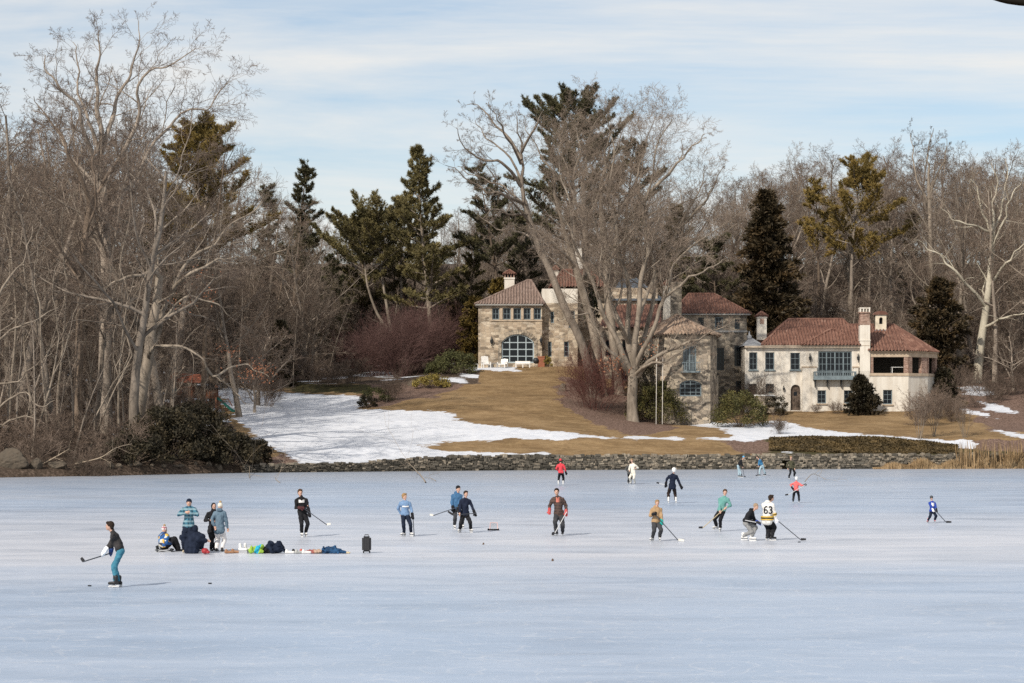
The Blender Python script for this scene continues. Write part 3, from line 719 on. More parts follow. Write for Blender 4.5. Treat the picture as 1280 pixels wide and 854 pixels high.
# ---------------------------------------------------------------- trees one can tell apart
def hero(name, seed, base_px, Y, limbs, P, bark, twig, label, rmin=0.0115, cut=3, extra=None, group=None):
    """limbs: list of (level, r0, r1, [(px, py, dY), ...]) traced in metres around the base"""
    bx = (base_px-640)*Y/F; bz = g1(bx, Y); T = Tree(seed, P, rmin)
    for lev, r0, r1, pp in limbs:
        pts = []
        for px, py, dy in pp:
            q = PT(px, py, Y+dy); pts.append((q.x-bx, dy, q.z-bz))
        if lev == 0: pts[0] = (pts[0][0], pts[0][1], -0.4)
        p_, r_ = T.traced(pts, r0, r1, lev)
        if lev == 0: flare(p_, r_)
    root = empty(name, (bx, Y, bz))
    finish_tree(T, root, M[bark], M[twig], cut)
    tag(root, label, 'tree', group)
    return root, T
P_BIG = [dict(seg=10, wig=0.05, up=0.02), dict(n=4, len=0.28, ang=0.9, seg=7, wig=0.12, up=0.07, r=0.35, t0=0.55), dict(n=0.7, len=0.32, ang=0.82, seg=7, wig=0.17, up=0.03, r=0.38, t0=0.22),
         dict(n=1.2, len=0.44, ang=0.8, seg=5, wig=0.2, up=0.015, r=0.5, t0=0.12), dict(n=7, len=0.46, ang=0.8, seg=4, wig=0.2, up=0.005, r=0.6, t0=0.1), dict(n=4, len=0.55, ang=0.7, seg=3, wig=0.2, up=0.01, r=0.6, t0=0.1)]
hero('tulip_tree', 1, 131, 214, [
    (0, 0.66, 0.42, [(131,556,0), (131,450,0), (133,350,0.3), (130,270,0.5), (124,205,0.6)]),
    (1, 0.33, 0.06, [(124,205,0.6), (126,160,0.5), (123,110,0), (120,70,-.6), (126,32,-1)]),
    (1, 0.28, 0.05, [(126,190,0.6), (140,150,1.5), (155,112,2.5), (166,70,3), (178,30,3.5)]),
    (1, 0.27, 0.05, [(128,230,0.6), (155,185,-1), (172,140,-2), (184,100,-3), (208,80,-3.5), (240,58,-4)]),
    (1, 0.25, 0.045, [(131,270,0.5), (165,225,2), (200,180,3.5), (228,145,4), (258,128,4.2), (288,102,5)]),
    (1, 0.25, 0.05, [(124,215,0.6), (104,165,-1.5), (86,120,-3), (62,88,-4), (50,70,-4)]),
    (1, 0.22, 0.05, [(127,240,0.6), (95,205,2), (70,160,3), (40,135,4)]),
    (1, 0.20, 0.05, [(123,190,0.6), (108,140,0), (96,90,0.6), (92,50,1)])], P_BIG, 'bark', 'twig', 'tallest bare tree of the left bank, its open crown high above the others')
hero('bare_tree', 2, 99, 208, [
    (0, 0.46, 0.25, [(97,568,0), (98,480,0), (100,400,0.3), (104,320,0.2), (112,255,0)]),
    (1, 0.22, 0.05, [(112,255,0), (100,215,-1), (80,180,-2), (60,150,-2), (45,120,-2)]),
    (1, 0.22, 0.05, [(110,270,0), (128,225,1), (150,205,2), (170,180,2)]),
    (1, 0.16, 0.05, [(102,350,0), (80,315,-2), (50,270,-3), (20,250,-3)]),
    (1, 0.15, 0.04, [(108,290,0), (120,245,-2), (118,200,-3), (112,160,-3)])], P_BIG, 'bark_brown', 'twig', 'brown forked bare tree just left of the tallest trunk on the left bank')
P_LEAN = [dict(seg=10, wig=0.05, up=0.02), dict(n=3, len=0.28, ang=0.9, seg=7, wig=0.15, up=0.03, r=0.35, t0=0.5), dict(n=0.7, len=0.32, ang=0.85, seg=6, wig=0.17, up=0.01, r=0.36, t0=0.2),
          dict(n=1.2, len=0.42, ang=0.8, seg=5, wig=0.2, up=0.0, r=0.5, t0=0.12), dict(n=6, len=0.45, ang=0.75, seg=4, wig=0.22, up=0.0, r=0.6, t0=0.1), dict(n=3, len=0.55, ang=0.7, seg=3, wig=0.2, up=0.0, r=0.6, t0=0.1)]
lean, lt = hero('leaning_tree', 3, 170, 207, [
    (0, 0.62, 0.34, [(168,536,0), (176,495,0), (184,455,0), (190,410,0.2), (197,370,0.3), (199,344,0.3)]),
    (1, 0.24, 0.06, [(199,346,0.3), (190,340,-1), (170,344,-2), (148,352,-2.5), (128,364,-3), (105,384,-3.5)]),
    (1, 0.30, 0.05, [(188,440,0.2), (200,410,1), (208,385,1.5), (222,350,2), (244,320,2), (272,296,2), (300,272,2), (335,255,2)]),
    (1, 0.2, 0.04, [(199,348,0.3), (192,310,0), (205,285,-1), (232,262,-2), (250,235,-2.5)]),
    (1, 0.22, 0.04, [(215,365,1.5), (232,345,-1), (262,330,-2), (290,322,-2), (320,318,-3)]),
    (1, 0.22, 0.04, [(186,448,0), (188,440,-1.5), (196,434,-2.2), (216,431,-2.6), (240,438,-3), (256,452,-3.2), (261,470,-3.2), (250,483,-3)]),
    (1, 0.15, 0.03, [(258,460,-3.2), (268,470,-3.4), (284,462,-3.8), (304,456,-4), (322,462,-4.2), (338,472,-4.4)]),
    (1, 0.12, 0.03, [(270,468,-3.4), (280,478,-3), (296,492,-3), (308,506,-3)]),
    (1, 0.2, 0.05, [(190,415,0.2), (203,398,-1), (222,380,-2), (245,372,-2.5), (270,380,-3), (286,396,-3)])], P_LEAN, 'bark_pale', 'twig_tan', 'pale bare tree leaning right over the dark yews with an arching broken limb')
g_ = random.Random(5); rs_ = np.random.RandomState(5)
def dead_leaves(root, clumps, Y, n=90, s=0.55, L=0.2):
    bl = world_loc(root); cs = []
    for px, py, dy, k in clumps:
        q = PT(px, py, Y+dy)-bl; cs.append(rs_.normal(0, s, (int(n*k), 3))*np.array([1.3, 1, 0.75])+np.array(q))
    V, Fc = blades(np.concatenate(cs), L, 0.12, rs_, 0.0); fast_obj('dead_leaves', V, Fc, M['dead_leaf'], root, smooth=False)
dead_leaves(lean, [(322,460,-4.2,1), (312,466,-4,0.8), (252,343,2,0.5), (260,368,-2,0.4), (226,380,-2,0.4), (330,472,-4.3,0.5), (284,440,-3,0.5)], 207)
hero('bare_tree', 4, -14, 196, [
    (0, 0.4, 0.2, [(-14,580,0), (-12,500,0), (-10,420,0), (-14,330,0)]),
    (1, 0.12, 0.03, [(-12,480,0), (15,478,-1), (40,462,-1.5), (62,440,-2)]),
    (1, 0.12, 0.03, [(-11,520,0), (12,500,-1.5), (30,490,-2), (48,510,-2.5), (70,500,-3)]),
    (1, 0.14, 0.03, [(-10,430,0), (14,415,-1), (40,400,-2), (75,385,-2)]),
    (1, 0.14, 0.03, [(-10,390,0), (10,350,1), (30,320,1), (45,280,2)]),
    (1, 0.13, 0.03, [(-11,540,0), (8,530,-1), (30,520,-1), (55,530,-1.6)])], P_LEAN, 'bark_pale', 'twig_tan', 'pale bare tree at the left edge reaching low branches over the rocks')
for sx, (pp, r) in enumerate([([(35,575), (52,520), (66,470), (74,420)], .13), ([(60,578), (58,520), (52,455), (50,380)], .14), ([(108,578), (125,530), (142,490), (165,445)], .12), ([(80,575), (105,545), (128,505), (148,470), (168,452)], .10),
                             ([(45,575), (38,500), (30,430), (34,360)], .15), ([(150,575), (148,500), (152,430), (160,370)], .13), ([(10,570), (14,480), (20,400), (14,320)], .16), ([(75,572), (72,500), (78,440), (84,350)], .17)]):
    Y = 196+sx*1.4
    hero('bare_sapling', 30+sx, pp[0][0], Y, [(0, r, r*0.4, [(a, b, 0.3*k) for k, (a, b) in enumerate(pp)]), (1, r*0.5, 0.025, [(pp[2][0], pp[2][1], .6), (pp[2][0]+20, pp[2][1]-45, 0), (pp[2][0]+30, pp[2][1]-100, 0)]), (1, r*0.5, 0.025, [(pp[3][0], pp[3][1], .9), (pp[3][0]-8, pp[3][1]-50, 1), (pp[3][0]+4, pp[3][1]-110, 1)])],
         P_LEAN, 'bark_pale', 'twig_tan', ['slanting pale stem rising right behind the big shoreline rock', 'pale straight sapling behind the big shoreline rock', 'thin pale stem leaning right from the left shore, upper of two', 'thin pale stem leaning right from the left shore, lower of two',
                                          'pale sapling bending left above the shoreline rock', 'pale sapling between the tall trunk and the leaning tree', 'pale sapling near the left edge with a slight bow', 'grey sapling beside the brown forked trunk'][sx], group='pale saplings on the left shore')
# the great trees in front of the stone house
P_SYC = [dict(seg=10, wig=0.05, up=0.02), dict(n=2, len=0.24, ang=0.8, seg=7, wig=0.12, up=0.06, r=0.32, t0=0.55), dict(n=0.8, len=0.27, ang=0.8, seg=7, wig=0.15, up=0.03, r=0.36, t0=0.32),
         dict(n=1.4, len=0.44, ang=0.8, seg=5, wig=0.19, up=0.012, r=0.5, t0=0.12), dict(n=8, len=0.48, ang=0.8, seg=4, wig=0.2, up=0.005, r=0.6, t0=0.1), dict(n=4, len=0.55, ang=0.7, seg=3, wig=0.2, up=0.02, r=0.6, t0=0.1)]
syc, st_ = hero('sycamore_tree', 51, 791, 242, [
    (0, 0.55, 0.47, [(791,528,0), (790,500,0), (791,478,0), (790,460,0)]),
    (1, 0.36, 0.06, [(790,466,0), (776,440,-0.6), (760,408,-1.2), (744,365,-1.6), (728,318,-2), (714,265,-2.4), (702,222,-3), (690,180,-3)]),
    (1, 0.36, 0.06, [(790,462,0), (784,410,0.6), (780,350,1), (772,295,1), (768,240,1.5), (764,190,2), (758,150,2)]),
    (1, 0.36, 0.06, [(792,462,0), (796,405,-0.5), (800,350,-1), (806,300,-1.5), (813,240,-2), (824,190,-2.5), (836,148,-3)]),
    (1, 0.34, 0.05, [(793,462,0), (804,420,1), (815,372,2), (834,328,3), (850,285,3.5), (866,240,4), (882,205,4.5)]),
    (1, 0.28, 0.05, [(794,458,0), (814,412,-1.5), (830,372,-2.5), (850,325,-3), (878,300,-4), (908,278,-5)]),
    (1, 0.30, 0.05, [(797,470,0), (812,452,-1), (836,440,-1.6), (862,426,-2), (885,418,-2.4), (912,408,-2.6)]),
    (1, 0.2, 0.04, [(792,470,0), (806,458,-1.5), (828,452,-2.6), (850,440,-3), (866,420,-3)]),
    (1, 0.26, 0.05, [(788,470,0), (772,450,-1.5), (755,425,-2.5), (742,402,-3.2), (724,392,-3.8), (700,398,-4.4)]),
    (1, 0.2, 0.04, [(834,328,3), (858,310,4.5), (880,280,5.5), (900,255,6)]), (1, 0.2, 0.04, [(850,285,3.5), (872,262,2), (892,235,1), (903,210,0.5)]), (1, 0.2, 0.04, [(813,240,-2), (842,210,-4), (866,185,-5), (880,165,-6)]), (1, 0.18, 0.04, [(830,372,-2.5), (858,352,-4), (884,335,-5.5), (908,325,-6)]),
    (1, 0.24, 0.05, [(783,420,0.6), (764,370,2.5), (750,310,4), (735,255,5), (728,200,5.5)]),
    (1, 0.24, 0.05, [(797,400,-0.5), (812,350,2), (815,290,3), (800,225,4), (798,160,4.5)]),
    (1, 0.2, 0.04, [(786,430,0.4), (770,395,-2), (756,340,-3.5), (742,285,-4), (740,225,-5)])], P_SYC, 'bark_pale', 'twig_tan', 'great many stemmed sycamore with a swing, standing before the stone tower')
dead_leaves(syc, [(757,455,-2,0.9), (768,448,-2,0.5), (776,462,-1.5,0.7), (815,432,-1,0.6), (823,448,-1.2,0.4)], 242, 70, 0.5, 0.22)
hero('sycamore_tree', 52, 742, 254, [
    (0, 0.50, 0.29, [(744,470,0), (728,432,0), (706,385,0.2), (688,340,0.4), (668,295,0.5), (655,250,0.6)]),
    (1, 0.24, 0.04, [(655,250,0.6), (651,210,0.5), (652,172,0.3), (642,140,0)]),
    (1, 0.22, 0.04, [(653,235,0.6), (632,208,-1.5), (606,200,-3), (582,182,-4), (566,160,-5)]),
    (1, 0.22, 0.04, [(655,255,0.6), (632,245,-2), (606,238,-3), (582,222,-4), (560,205,-5)]),
    (1, 0.20, 0.04, [(652,200,0.5), (630,165,2), (605,140,3), (585,128,3)]),
    (1, 0.18, 0.04, [(660,268,0.5), (640,268,-1.5), (618,262,-2.6), (602,272,-3)]),
    (1, 0.2, 0.04, [(652,190,0.4), (668,160,-2), (680,138,-3)]), (1, 0.16, 0.04, [(654,228,0.5), (630,190,2.5), (606,168,4), (590,150,5)]), (1, 0.15, 0.04, [(656,258,0.6), (628,232,3), (596,222,4.5), (572,205,5.5)]), (1, 0.15, 0.04, [(662,280,0.5), (640,250,-3), (618,225,-4.5), (600,190,-5)]), (1, 0.15, 0.04, [(651,205,0.5), (636,172,-2.5), (620,150,-4), (612,128,-5)]), (1, 0.15, 0.04, [(672,300,0.5), (648,290,2.5), (620,285,4), (598,270,5)])], P_SYC, 'bark', 'twig_tan', 'pale sycamore whose single trunk leans left across the stone house front')
hero('sycamore_tree', 53, 752, 256, [
    (0, 0.55, 0.35, [(752,470,0), (744,425,0), (734,385,0), (724,350,0), (712,310,0)]),
    (1, 0.26, 0.05, [(712,310,0), (702,270,-1), (690,225,-2), (674,190,-3), (660,158,-3)]),
    (1, 0.26, 0.05, [(716,320,0), (716,270,2), (722,220,3), (722,180,4), (712,150,4)]),
    (1, 0.2, 0.04, [(720,335,0), (698,310,-2.5), (672,290,-4), (640,280,-5)])], P_SYC, 'bark_pale', 'twig_tan', 'pale forked sycamore between the left leaning trunk and the ivy trunk')
ivy_tree, _t = hero('sycamore_tree', 54, 748, 259, [
    (0, 0.52, 0.36, [(750,470,0), (743,420,0), (736,370,0), (732,320,0), (730,265,0)]),
    (1, 0.26, 0.05, [(730,265,0), (728,220,1), (736,180,2), (745,145,2)]),
    (1, 0.22, 0.05, [(731,285,0), (748,240,-2), (770,195,-3), (782,150,-4)]),
    (1, 0.2, 0.04, [(730,275,0), (712,235,3), (704,190,4), (698,150,4)])], P_SYC, 'bark_pale', 'twig_tan', 'straight sycamore with dark ivy wrapped round its trunk')
cs = []
for i in range(900):
    y = g_.uniform(345, 398); a = g_.random()*6.28; r = 0.62+0.25*g_.random()
    q = PT(np.interp(y, [320,370,420], [732,736,743]), y, 259)-world_loc(ivy_tree); cs.append((q.x+r*math.cos(a), q.y+r*math.sin(a), q.z))
V, Fc = blades(cs, 0.3, 0.24, rs_); fast_obj('ivy', V, Fc, M['ivy'], ivy_tree, smooth=False)
hero('sycamore_tree', 55, 772, 258, [
    (0, 0.52, 0.34, [(774,475,0), (766,420,0), (760,370,0), (757,320,0), (752,270,0)]),
    (1, 0.26, 0.05, [(752,270,0), (752,220,-1), (760,180,-2), (775,148,-2)]),
    (1, 0.24, 0.05, [(757,310,0), (775,260,2), (800,210,3), (812,175,3), (814,145,3)]),
    (1, 0.2, 0.05, [(758,330,0), (782,300,-2.5), (820,265,-4), (860,250,-5), (888,245,-5)]),
    (1, 0.2, 0.05, [(764,400,0), (775,360,2), (785,310,3), (800,260,3)])], P_SYC, 'bark_pale', 'twig_tan', 'pale sycamore rising just right of the ivy wrapped trunk')
# right side
P_PALE = [dict(seg=10, wig=0.05, up=0.02), dict(n=3, len=0.25, ang=0.9, seg=7, wig=0.16, up=0.04, r=0.35, t0=0.5), dict(n=0.6, len=0.32, ang=0.8, seg=6, wig=0.18, up=0.03, r=0.4, t0=0.25),
          dict(n=1.0, len=0.42, ang=0.8, seg=5, wig=0.2, up=0.02, r=0.5, t0=0.15), dict(n=5, len=0.45, ang=0.75, seg=3, wig=0.2, up=0.0, r=0.6, t0=0.1)]
hero('sycamore_tree', 56, 1222, 276, [
    (0, 0.55, 0.30, [(1220,470,0), (1226,430,0), (1232,390,0), (1238,340,0), (1241,290,0)]),
    (1, 0.24, 0.06, [(1241,290,0), (1242,260,0), (1246,235,0), (1240,205,0)]),
    (1, 0.24, 0.05, [(1233,385,0), (1214,360,-1.5), (1196,342,-2.5), (1176,322,-3), (1158,308,-3.5), (1146,302,-4)]),
    (1, 0.2, 0.05, [(1241,292,0), (1225,285,-1), (1205,280,-2), (1188,270,-2.5), (1172,258,-3)]),
    (1, 0.2, 0.04, [(1240,300,0), (1230,268,1.5), (1222,240,2), (1212,222,2)]),
    (1, 0.2, 0.05, [(1236,360,0), (1256,330,-2), (1275,310,-3), (1298,300,-4)]),
    (1, 0.18, 0.04, [(1240,310,0), (1254,275,-1), (1264,250,-2), (1275,225,-2)]),
    (1, 0.2, 0.05, [(1229,410,0), (1250,400,-2), (1275,392,-3), (1300,395,-4)]),
    (1, 0.18, 0.04, [(1241,290,0), (1252,262,1), (1258,230,2), (1256,200,2)])], P_PALE, 'bark_white', 'twig_tan', 'chalky white limbed sycamore standing bare on the right hand slope')
hero('bare_tree', 57, 1164, 302, [
    (0, 0.42, 0.22, [(1164,430,0), (1164,350,0), (1163,290,0), (1161,230,0)]),
    (1, 0.2, 0.05, [(1161,230,0), (1160,200,0), (1166,160,0)]), (1, 0.16, 0.04, [(1162,260,0), (1148,225,1), (1140,190,2), (1138,165,2)]),
    (1, 0.16, 0.04, [(1162,245,0), (1176,210,-1), (1186,175,-2)]), (1, 0.16, 0.04, [(1163,290,0), (1140,255,-1), (1122,225,-2)])], P_SYC, 'bark_pale', 'twig', 'tallest bare tree behind the white house, its pale trunk right of the bell cote')
# ---- evergreens
def ever(made, px, Y, top_y, label, cat='tree', rz=0.0, wide=None, group=None, foot=None):
    root, h = made; x = (px-640)*Y/F; z = g1(x, Y) if foot is None else CH+(HY-foot)*Y/F
    s = (CH+(HY-top_y)*Y/F-z)/h
    root.location = (x, Y, z); root.scale = (s, s, s) if wide is None else (wide, wide, s); root.rotation_euler = (0, 0, rz)
    return tag(root, label, cat, group)
ever(pine('pine_tree', 61, 30, 0.4, 0.5, 8.0, M['pine_gold'], layers=22, tuft=14, gap=0.1, shape=lambda t: max(.3, 1-((t-.5)/.5)**3.5)), 268, 246, 143, 'olive brown pine whose rounded top rises above the leaning pale tree')
ever(pine('pine_tree', 71, 26, 0.4, 0.35, 6.4, M['pine_dark'], layers=12, top=0.4, gap=0.2), 212, 262, 225, 'dark pine half hidden among bare branches left of the olive topped pine')
ever(pine('pine_tree', 62, 28, 0.35, 0.40, 5.4, M['pine_dark'], layers=16, top=0.3, gap=0.25), 366, 300, 200, 'narrow dark pine between the olive topped pine and the clustered pines')
def pxm(px, py, dy, bx, Y, bz): 
    q = PT(px, py, Y+dy); return (q.x-bx, dy, q.z-bz)
Y = 291; bx = (488-640)*Y/F; bz = g1(bx, Y)
ever(pine('pine_tree', 63, 22, 0.30, 0.42, 8.6, M['pine'], bark=M['bark_pale'], layers=9, top=0.75, tuft=16, gap=0.15, shape=lambda t: 0.55+0.5*math.sin(3.1*(t-0.35)/0.7) if t < 0.98 else 0.4,
          forks=[[pxm(488,402,0,bx,Y,bz), pxm(468,375,0,bx,Y,bz), pxm(452,330,0.5,bx,Y,bz), pxm(446,285,0.6,bx,Y,bz), pxm(436,252,1,bx,Y,bz)], [pxm(489,402,0,bx,Y,bz), pxm(482,360,0,bx,Y,bz), pxm(474,310,1,bx,Y,bz), pxm(470,262,1,bx,Y,bz), pxm(470,235,1,bx,Y,bz)]]), 488, Y, 232, 'broad two stemmed pine, leftmost of the clustered pines')
ever(pine('pine_tree', 64, 23, 0.32, 0.45, 6.0, M['pine'], bark=M['bark_pale'], layers=10, top=0.6, tuft=15, gap=0.2), 506, 298, 243, 'round topped pine in the middle of the clustered pines')
ever(pine('pine_tree', 65, 27, 0.42, 0.22, 9.0, M['pine'], bark=M['bark_pale'], layers=15, top=0.16, tuft=16, gap=0.12, droop=0.06), 541, 288, 184, 'tallest pointed pine of the cluster, left of the stone house')
ever(pine('pine_tree', 66, 20, 0.3, 0.2, 6.0, M['pine_dark'], layers=12, top=0.35, gap=0.15), 415, 296, 318, 'shadowy short pine below the clustered pines')
ever(pine('pine_tree', 67, 37, 0.55, 0.40, 11.5, M['pine_dark'], layers=20, tuft=15, gap=0.15, shape=lambda t: max(.3, 1-((t-.4)/.6)**3.6)), 708, 288, 106, 'tall dark pine towering through the crown of the great sycamores')
ever(pine('pine_tree', 68, 30, 0.42, 0.42, 8.6, M['pine_dark'], layers=13, top=0.5, gap=0.22), 628, 292, 205, 'dark pine behind the left leaning sycamore')
ever(pine('pine_tree', 69, 32, 0.45, 0.45, 10.0, M['pine_dark'], layers=13, top=0.5, gap=0.22), 775, 292, 175, 'dark pine behind the right half of the great sycamore crown')
ever(pine('pine_tree', 70, 28, 0.42, 0.42, 9.5, M['pine_gold'], layers=15, tuft=15, gap=0.15, bark=M['bark'], shape=lambda t: max(.3, 1-((t-.42)/.58)**2.6)), 1062, 300, 190, 'golden green pine rising behind the white house roof')
ever(pine('pine_tree', 72, 24, 0.36, 0.45, 5.0, M['pine_gold'], layers=11, top=0.4, tuft=9, gap=0.3), 1020, 303, 222, 'thin golden pine left of the broader golden one')
for sd, px_, Y_, ty, wd_, lb in ((177, 448, 302, 262, 7.5, 'broad pine filling the left side of the clustered pines'), (178, 578, 296, 292, 7.0, 'short broad pine right of the tallest pointed pine'), (179, 515, 304, 268, 7.5, 'broad pine filling the middle of the clustered pines'), (171, 330, 312, 232, 6.0, 'dark pine behind the narrow pine at the wood edge'), (172, 395, 318, 268, 5.5, 'soft dark pine deep behind the two stemmed pine'), (173, 660, 300, 262, 6.5, 'low dark pine between the leaning sycamore and the tall dark pine'), (174, 845, 300, 255, 6.5, 'dark pine behind the right edge of the sycamore crown'), (175, 150, 285, 205, 6.0, 'dark pine deep in the wood behind the tallest left trunk'), (176, 1130, 318, 262, 5.5, 'dull green pine behind the bell cote')):
    ever(pine('pine_tree', sd, 24, 0.34, 0.3, wd_, M['pine' if sd > 176 else ('pine_dark' if sd % 2 else 'pine')], layers=12, top=0.35, tuft=12, gap=0.2), px_, Y_, ty, lb)
ever(spire('spruce_tree', 73, 17, 3.9, M['cedar'], 0.04, 5200, 0.55, shape=lambda t: (1-t)**0.75*0.98+0.03, rough=0.48), 962, 284, 241, 'dark brown conical spruce between the two houses')
ever(spire('cedar_tree', 74, 11, 3.0, M['cedar'], 0.02, 3000, 0.45, shape=lambda t: (1-t)**0.45, rough=0.5), 1172, 274, 350, 'rusty brown cedar right of the tiled porch roof')
ever(pine('pine_tree', 75, 18, 0.3, 0.3, 8.6, M['pine_dark'], layers=10, top=0.7, tuft=14, gap=0.15), 900, 292, 292, 'dark spreading pine over the right end of the stone house roof')
ever(spire('cedar_tree', 76, 9, 2.1, M['yew'], 0.0, 1800, 0.4, shape=lambda t: (1-t)**0.5), 352, 270, 402, 'small blackish cedar at the wood edge above the snowfield')
ever(spire('arborvitae', 77, 9.0, 1.9, M['arbor'], 0.0, 2200, 0.35, shape=lambda t: (1-t)**0.35), 589, 282, 372, 'golden arborvitae beside the left corner of the stone house')
ever(spire('arborvitae', 78, 8.0, 1.8, M['cedar'], 0.0, 1800, 0.35, shape=lambda t: (1-t)**0.4), 570, 287, 382, 'rust coloured arborvitae left of the golden one')
ever(spire('arborvitae', 79, 8.0, 1.3, M['arbor'], 0.0, 1600, 0.35, shape=lambda t: (1-t)**0.4), 622, 290, 350, 'golden arborvitae behind the left hip of the stone house roof')
ever(spire('spruce_bush', 80, 4.0, 1.75, M['yew'], 0.0, 2600, 0.26, shape=lambda t: (1-t)**0.7, wd=0.1), 1079, 249.3, 470, 'dark pointed spruce bush against the white house wall', 'bush', foot=517)
ever(spire('spruce_bush', 81, 4.2, 1.3, M['yew'], 0.0, 2000, 0.26, shape=lambda t: (1-t)**0.5, wd=0.1), 1183, 256, 462, 'blackish pointed bush at the right corner of the white house', 'bush', foot=520)
ever(spire('spruce_bush', 82, 3.4, 1.6, M['yew'], 0.0, 1800, 0.26, shape=lambda t: (1-t)**0.5, wd=0.1), 640, 290, 420, 'dark bush behind the stone house', 'bush') if False else None
# ---- shrubs
def sh(made, px, Y, label, cat='shrub', group=None, dz=0.0, rz=0.0): return tag(put(made, px, Y, dz, 1.0, rz), label, cat, group)
sh(shrub('yew_shrub', 91, 3.0, 2.2, 4.5, M['yew'], 10000, 0.3, 0.12, 46), 243, 203, 'largest blackish yew mound on the left shore, under the leaning tree', group='dark yews on the left shore')
sh(shrub('yew_shrub', 92, 3.2, 2.2, 4.5, M['yew'], 7500, 0.3, 0.12, 36), 208, 199.6, 'blackish yew left of the largest mound', group='dark yews on the left shore')
sh(shrub('yew_shrub', 93, 2.3, 1.8, 3.0, M['yew'], 5500, 0.28, 0.12, 30), 286, 202.2, 'blackish yew at the right foot of the largest mound', group='dark yews on the left shore')
sh(shrub('yew_shrub', 94, 1.2, 1.1, 2.2, M['yew'], 3000, 0.22, 0.1, 20), 320, 206, 'small round blackish yew at the edge of the snow', group='dark yews on the left shore')
sh(shrub('yew_shrub', 95, 2.8, 1.8, 2.5, M['yew'], 4500, 0.28, 0.12, 26), 165, 195, 'low blackish yew at the left end of the yews', group='dark yews on the left shore')
sh(shrub('boxwood_shrub', 96, 2.3, 1.9, 2.7, M['box_leaf'], 5500, 0.18, 0.1, 34), 568, 268, 'clipped round green boxwood left of the terrace')
sh(shrub('boxwood_shrub', 97, 1.2, 1.0, 1.6, M['box_leaf'], 2000, 0.18, 0.1, 16), 546, 269, 'smaller green boxwood left of the round one')
sh(shrub('lime_shrub', 98, 1.9, 1.2, 1.4, M['lime_leaf'], 2600, 0.2, 0.1, 22), 540, 259, 'low yellow green shrub on the left flank of the lawn hill')
sh(shrub('boxwood_shrub', 99, 0.9, 0.8, 1.3, M['yew'], 1500, 0.18, 0.09, 14), 460, 246, 'little dark evergreen at the corner of the snowfield')
sh(shrub('boxwood_shrub', 100, 1.6, 1.2, 1.6, M['box_leaf'], 2000, 0.18, 0.09, 16), 470, 250, 'olive shrub beside the little dark evergreen')
sh(shrub('rhododendron', 101, 2.5, 1.8, 4.2, M['laurel'], 6500, 0.22, 0.09, 40), 821, 243.5, 'dark rhododendron behind the swing')
sh(shrub('rhododendron', 102, 1.6, 1.4, 6.4, M['yew'], 4200, 0.22, 0.09, 30), 806, 246.2, 'tall dark rhododendron against the stone tower, behind the sycamore trunk')
sh(shrub('rhododendron', 103, 2.45, 2.0, 3.8, M['laurel'], 6000, 0.22, 0.1, 40), 925, 240, 'rounded yellowish rhododendron between the two houses')
sh(shrub('boxwood_shrub', 104, 1.2, 0.8, 2.1, M['yew'], 2000, 0.18, 0.09, 16), 968, 250, 'dark shrub against the white house beside its arched door')
RB = [proto_bush('red_twig_shrub', 410+i, 60, 0.75, 5.6, 0.02, M['twig_red'], rr=2.0) for i in range(1)]
o = RB[0][0]; put(o, 743, 246, 0, (0.85, 0.7, 0.93)); tag(o, 'dense dark red twigged thicket beside the great sycamore', 'shrub')
MB_ = [proto_bush('maroon_thicket', 420+i, 80, 0.95, 5.6, 0.02, M['twig_maroon'], rr=1.6) for i in range(2)]
for i, (px, Y, s, lab) in enumerate([(500, 279, 1.1, 'maroon bare thicket left of the boxwood, nearest the lawn'), (470, 284, 0.9, 'maroon bare thicket at the left end of the row'), (532, 284, 1.1, 'maroon bare thicket behind the round boxwood'), (452, 292, 0.8, 'low maroon thicket under the two stemmed pine'), (552, 288, 1.0, 'maroon bare thicket beside the rust coloured arborvitae')]):
    o = MB_[i % 2][0] if i < 2 else MB_[i % 2][0].copy()
    if i > 1: COL.objects.link(o)
    put(o, px, Y, 0, s, i*1.7); tag(o, lab, 'shrub', 'maroon bare thickets left of the stone house')
GB = [proto_bush('bare_shrub', 430+i, 26, 0.9, 3.0, 0.016, M['twig'], rr=0.6) for i in range(2)]
for i, (px, Y, s, lab) in enumerate([(492, 250, 0.8, 'grey bare domed shrub on the left flank of the lawn hill'), (1150, 240, 1.0, 'grey bare shrub before the right part of the white house'), (1172, 247, 1.0, 'grey bare shrub near the right corner of the white house'), (1190, 245, 0.8, 'grey bare shrub right of the white house corner'),
                                     (335, 246, 1.0, 'bare shrub on the snow by the dead leaved branch'), (1045, 250, 0.4, 'small bare shrub under the balcony'), (945, 251.3, 1.1, 'bare shrub before the left windows of the white house'), (1020, 250.6, 0.3, 'tiny bare shrub right of the arched door'), (975, 231, 0.5, 'bare shrub at the left end of the juniper bed')]):
    o = GB[i % 2][0] if i < 2 else GB[i % 2][0].copy()
    if i > 1: COL.objects.link(o)
    put(o, px, Y, 0, s, i*2.1); tag(o, lab, 'shrub', 'grey bare shrubs about the lawn')
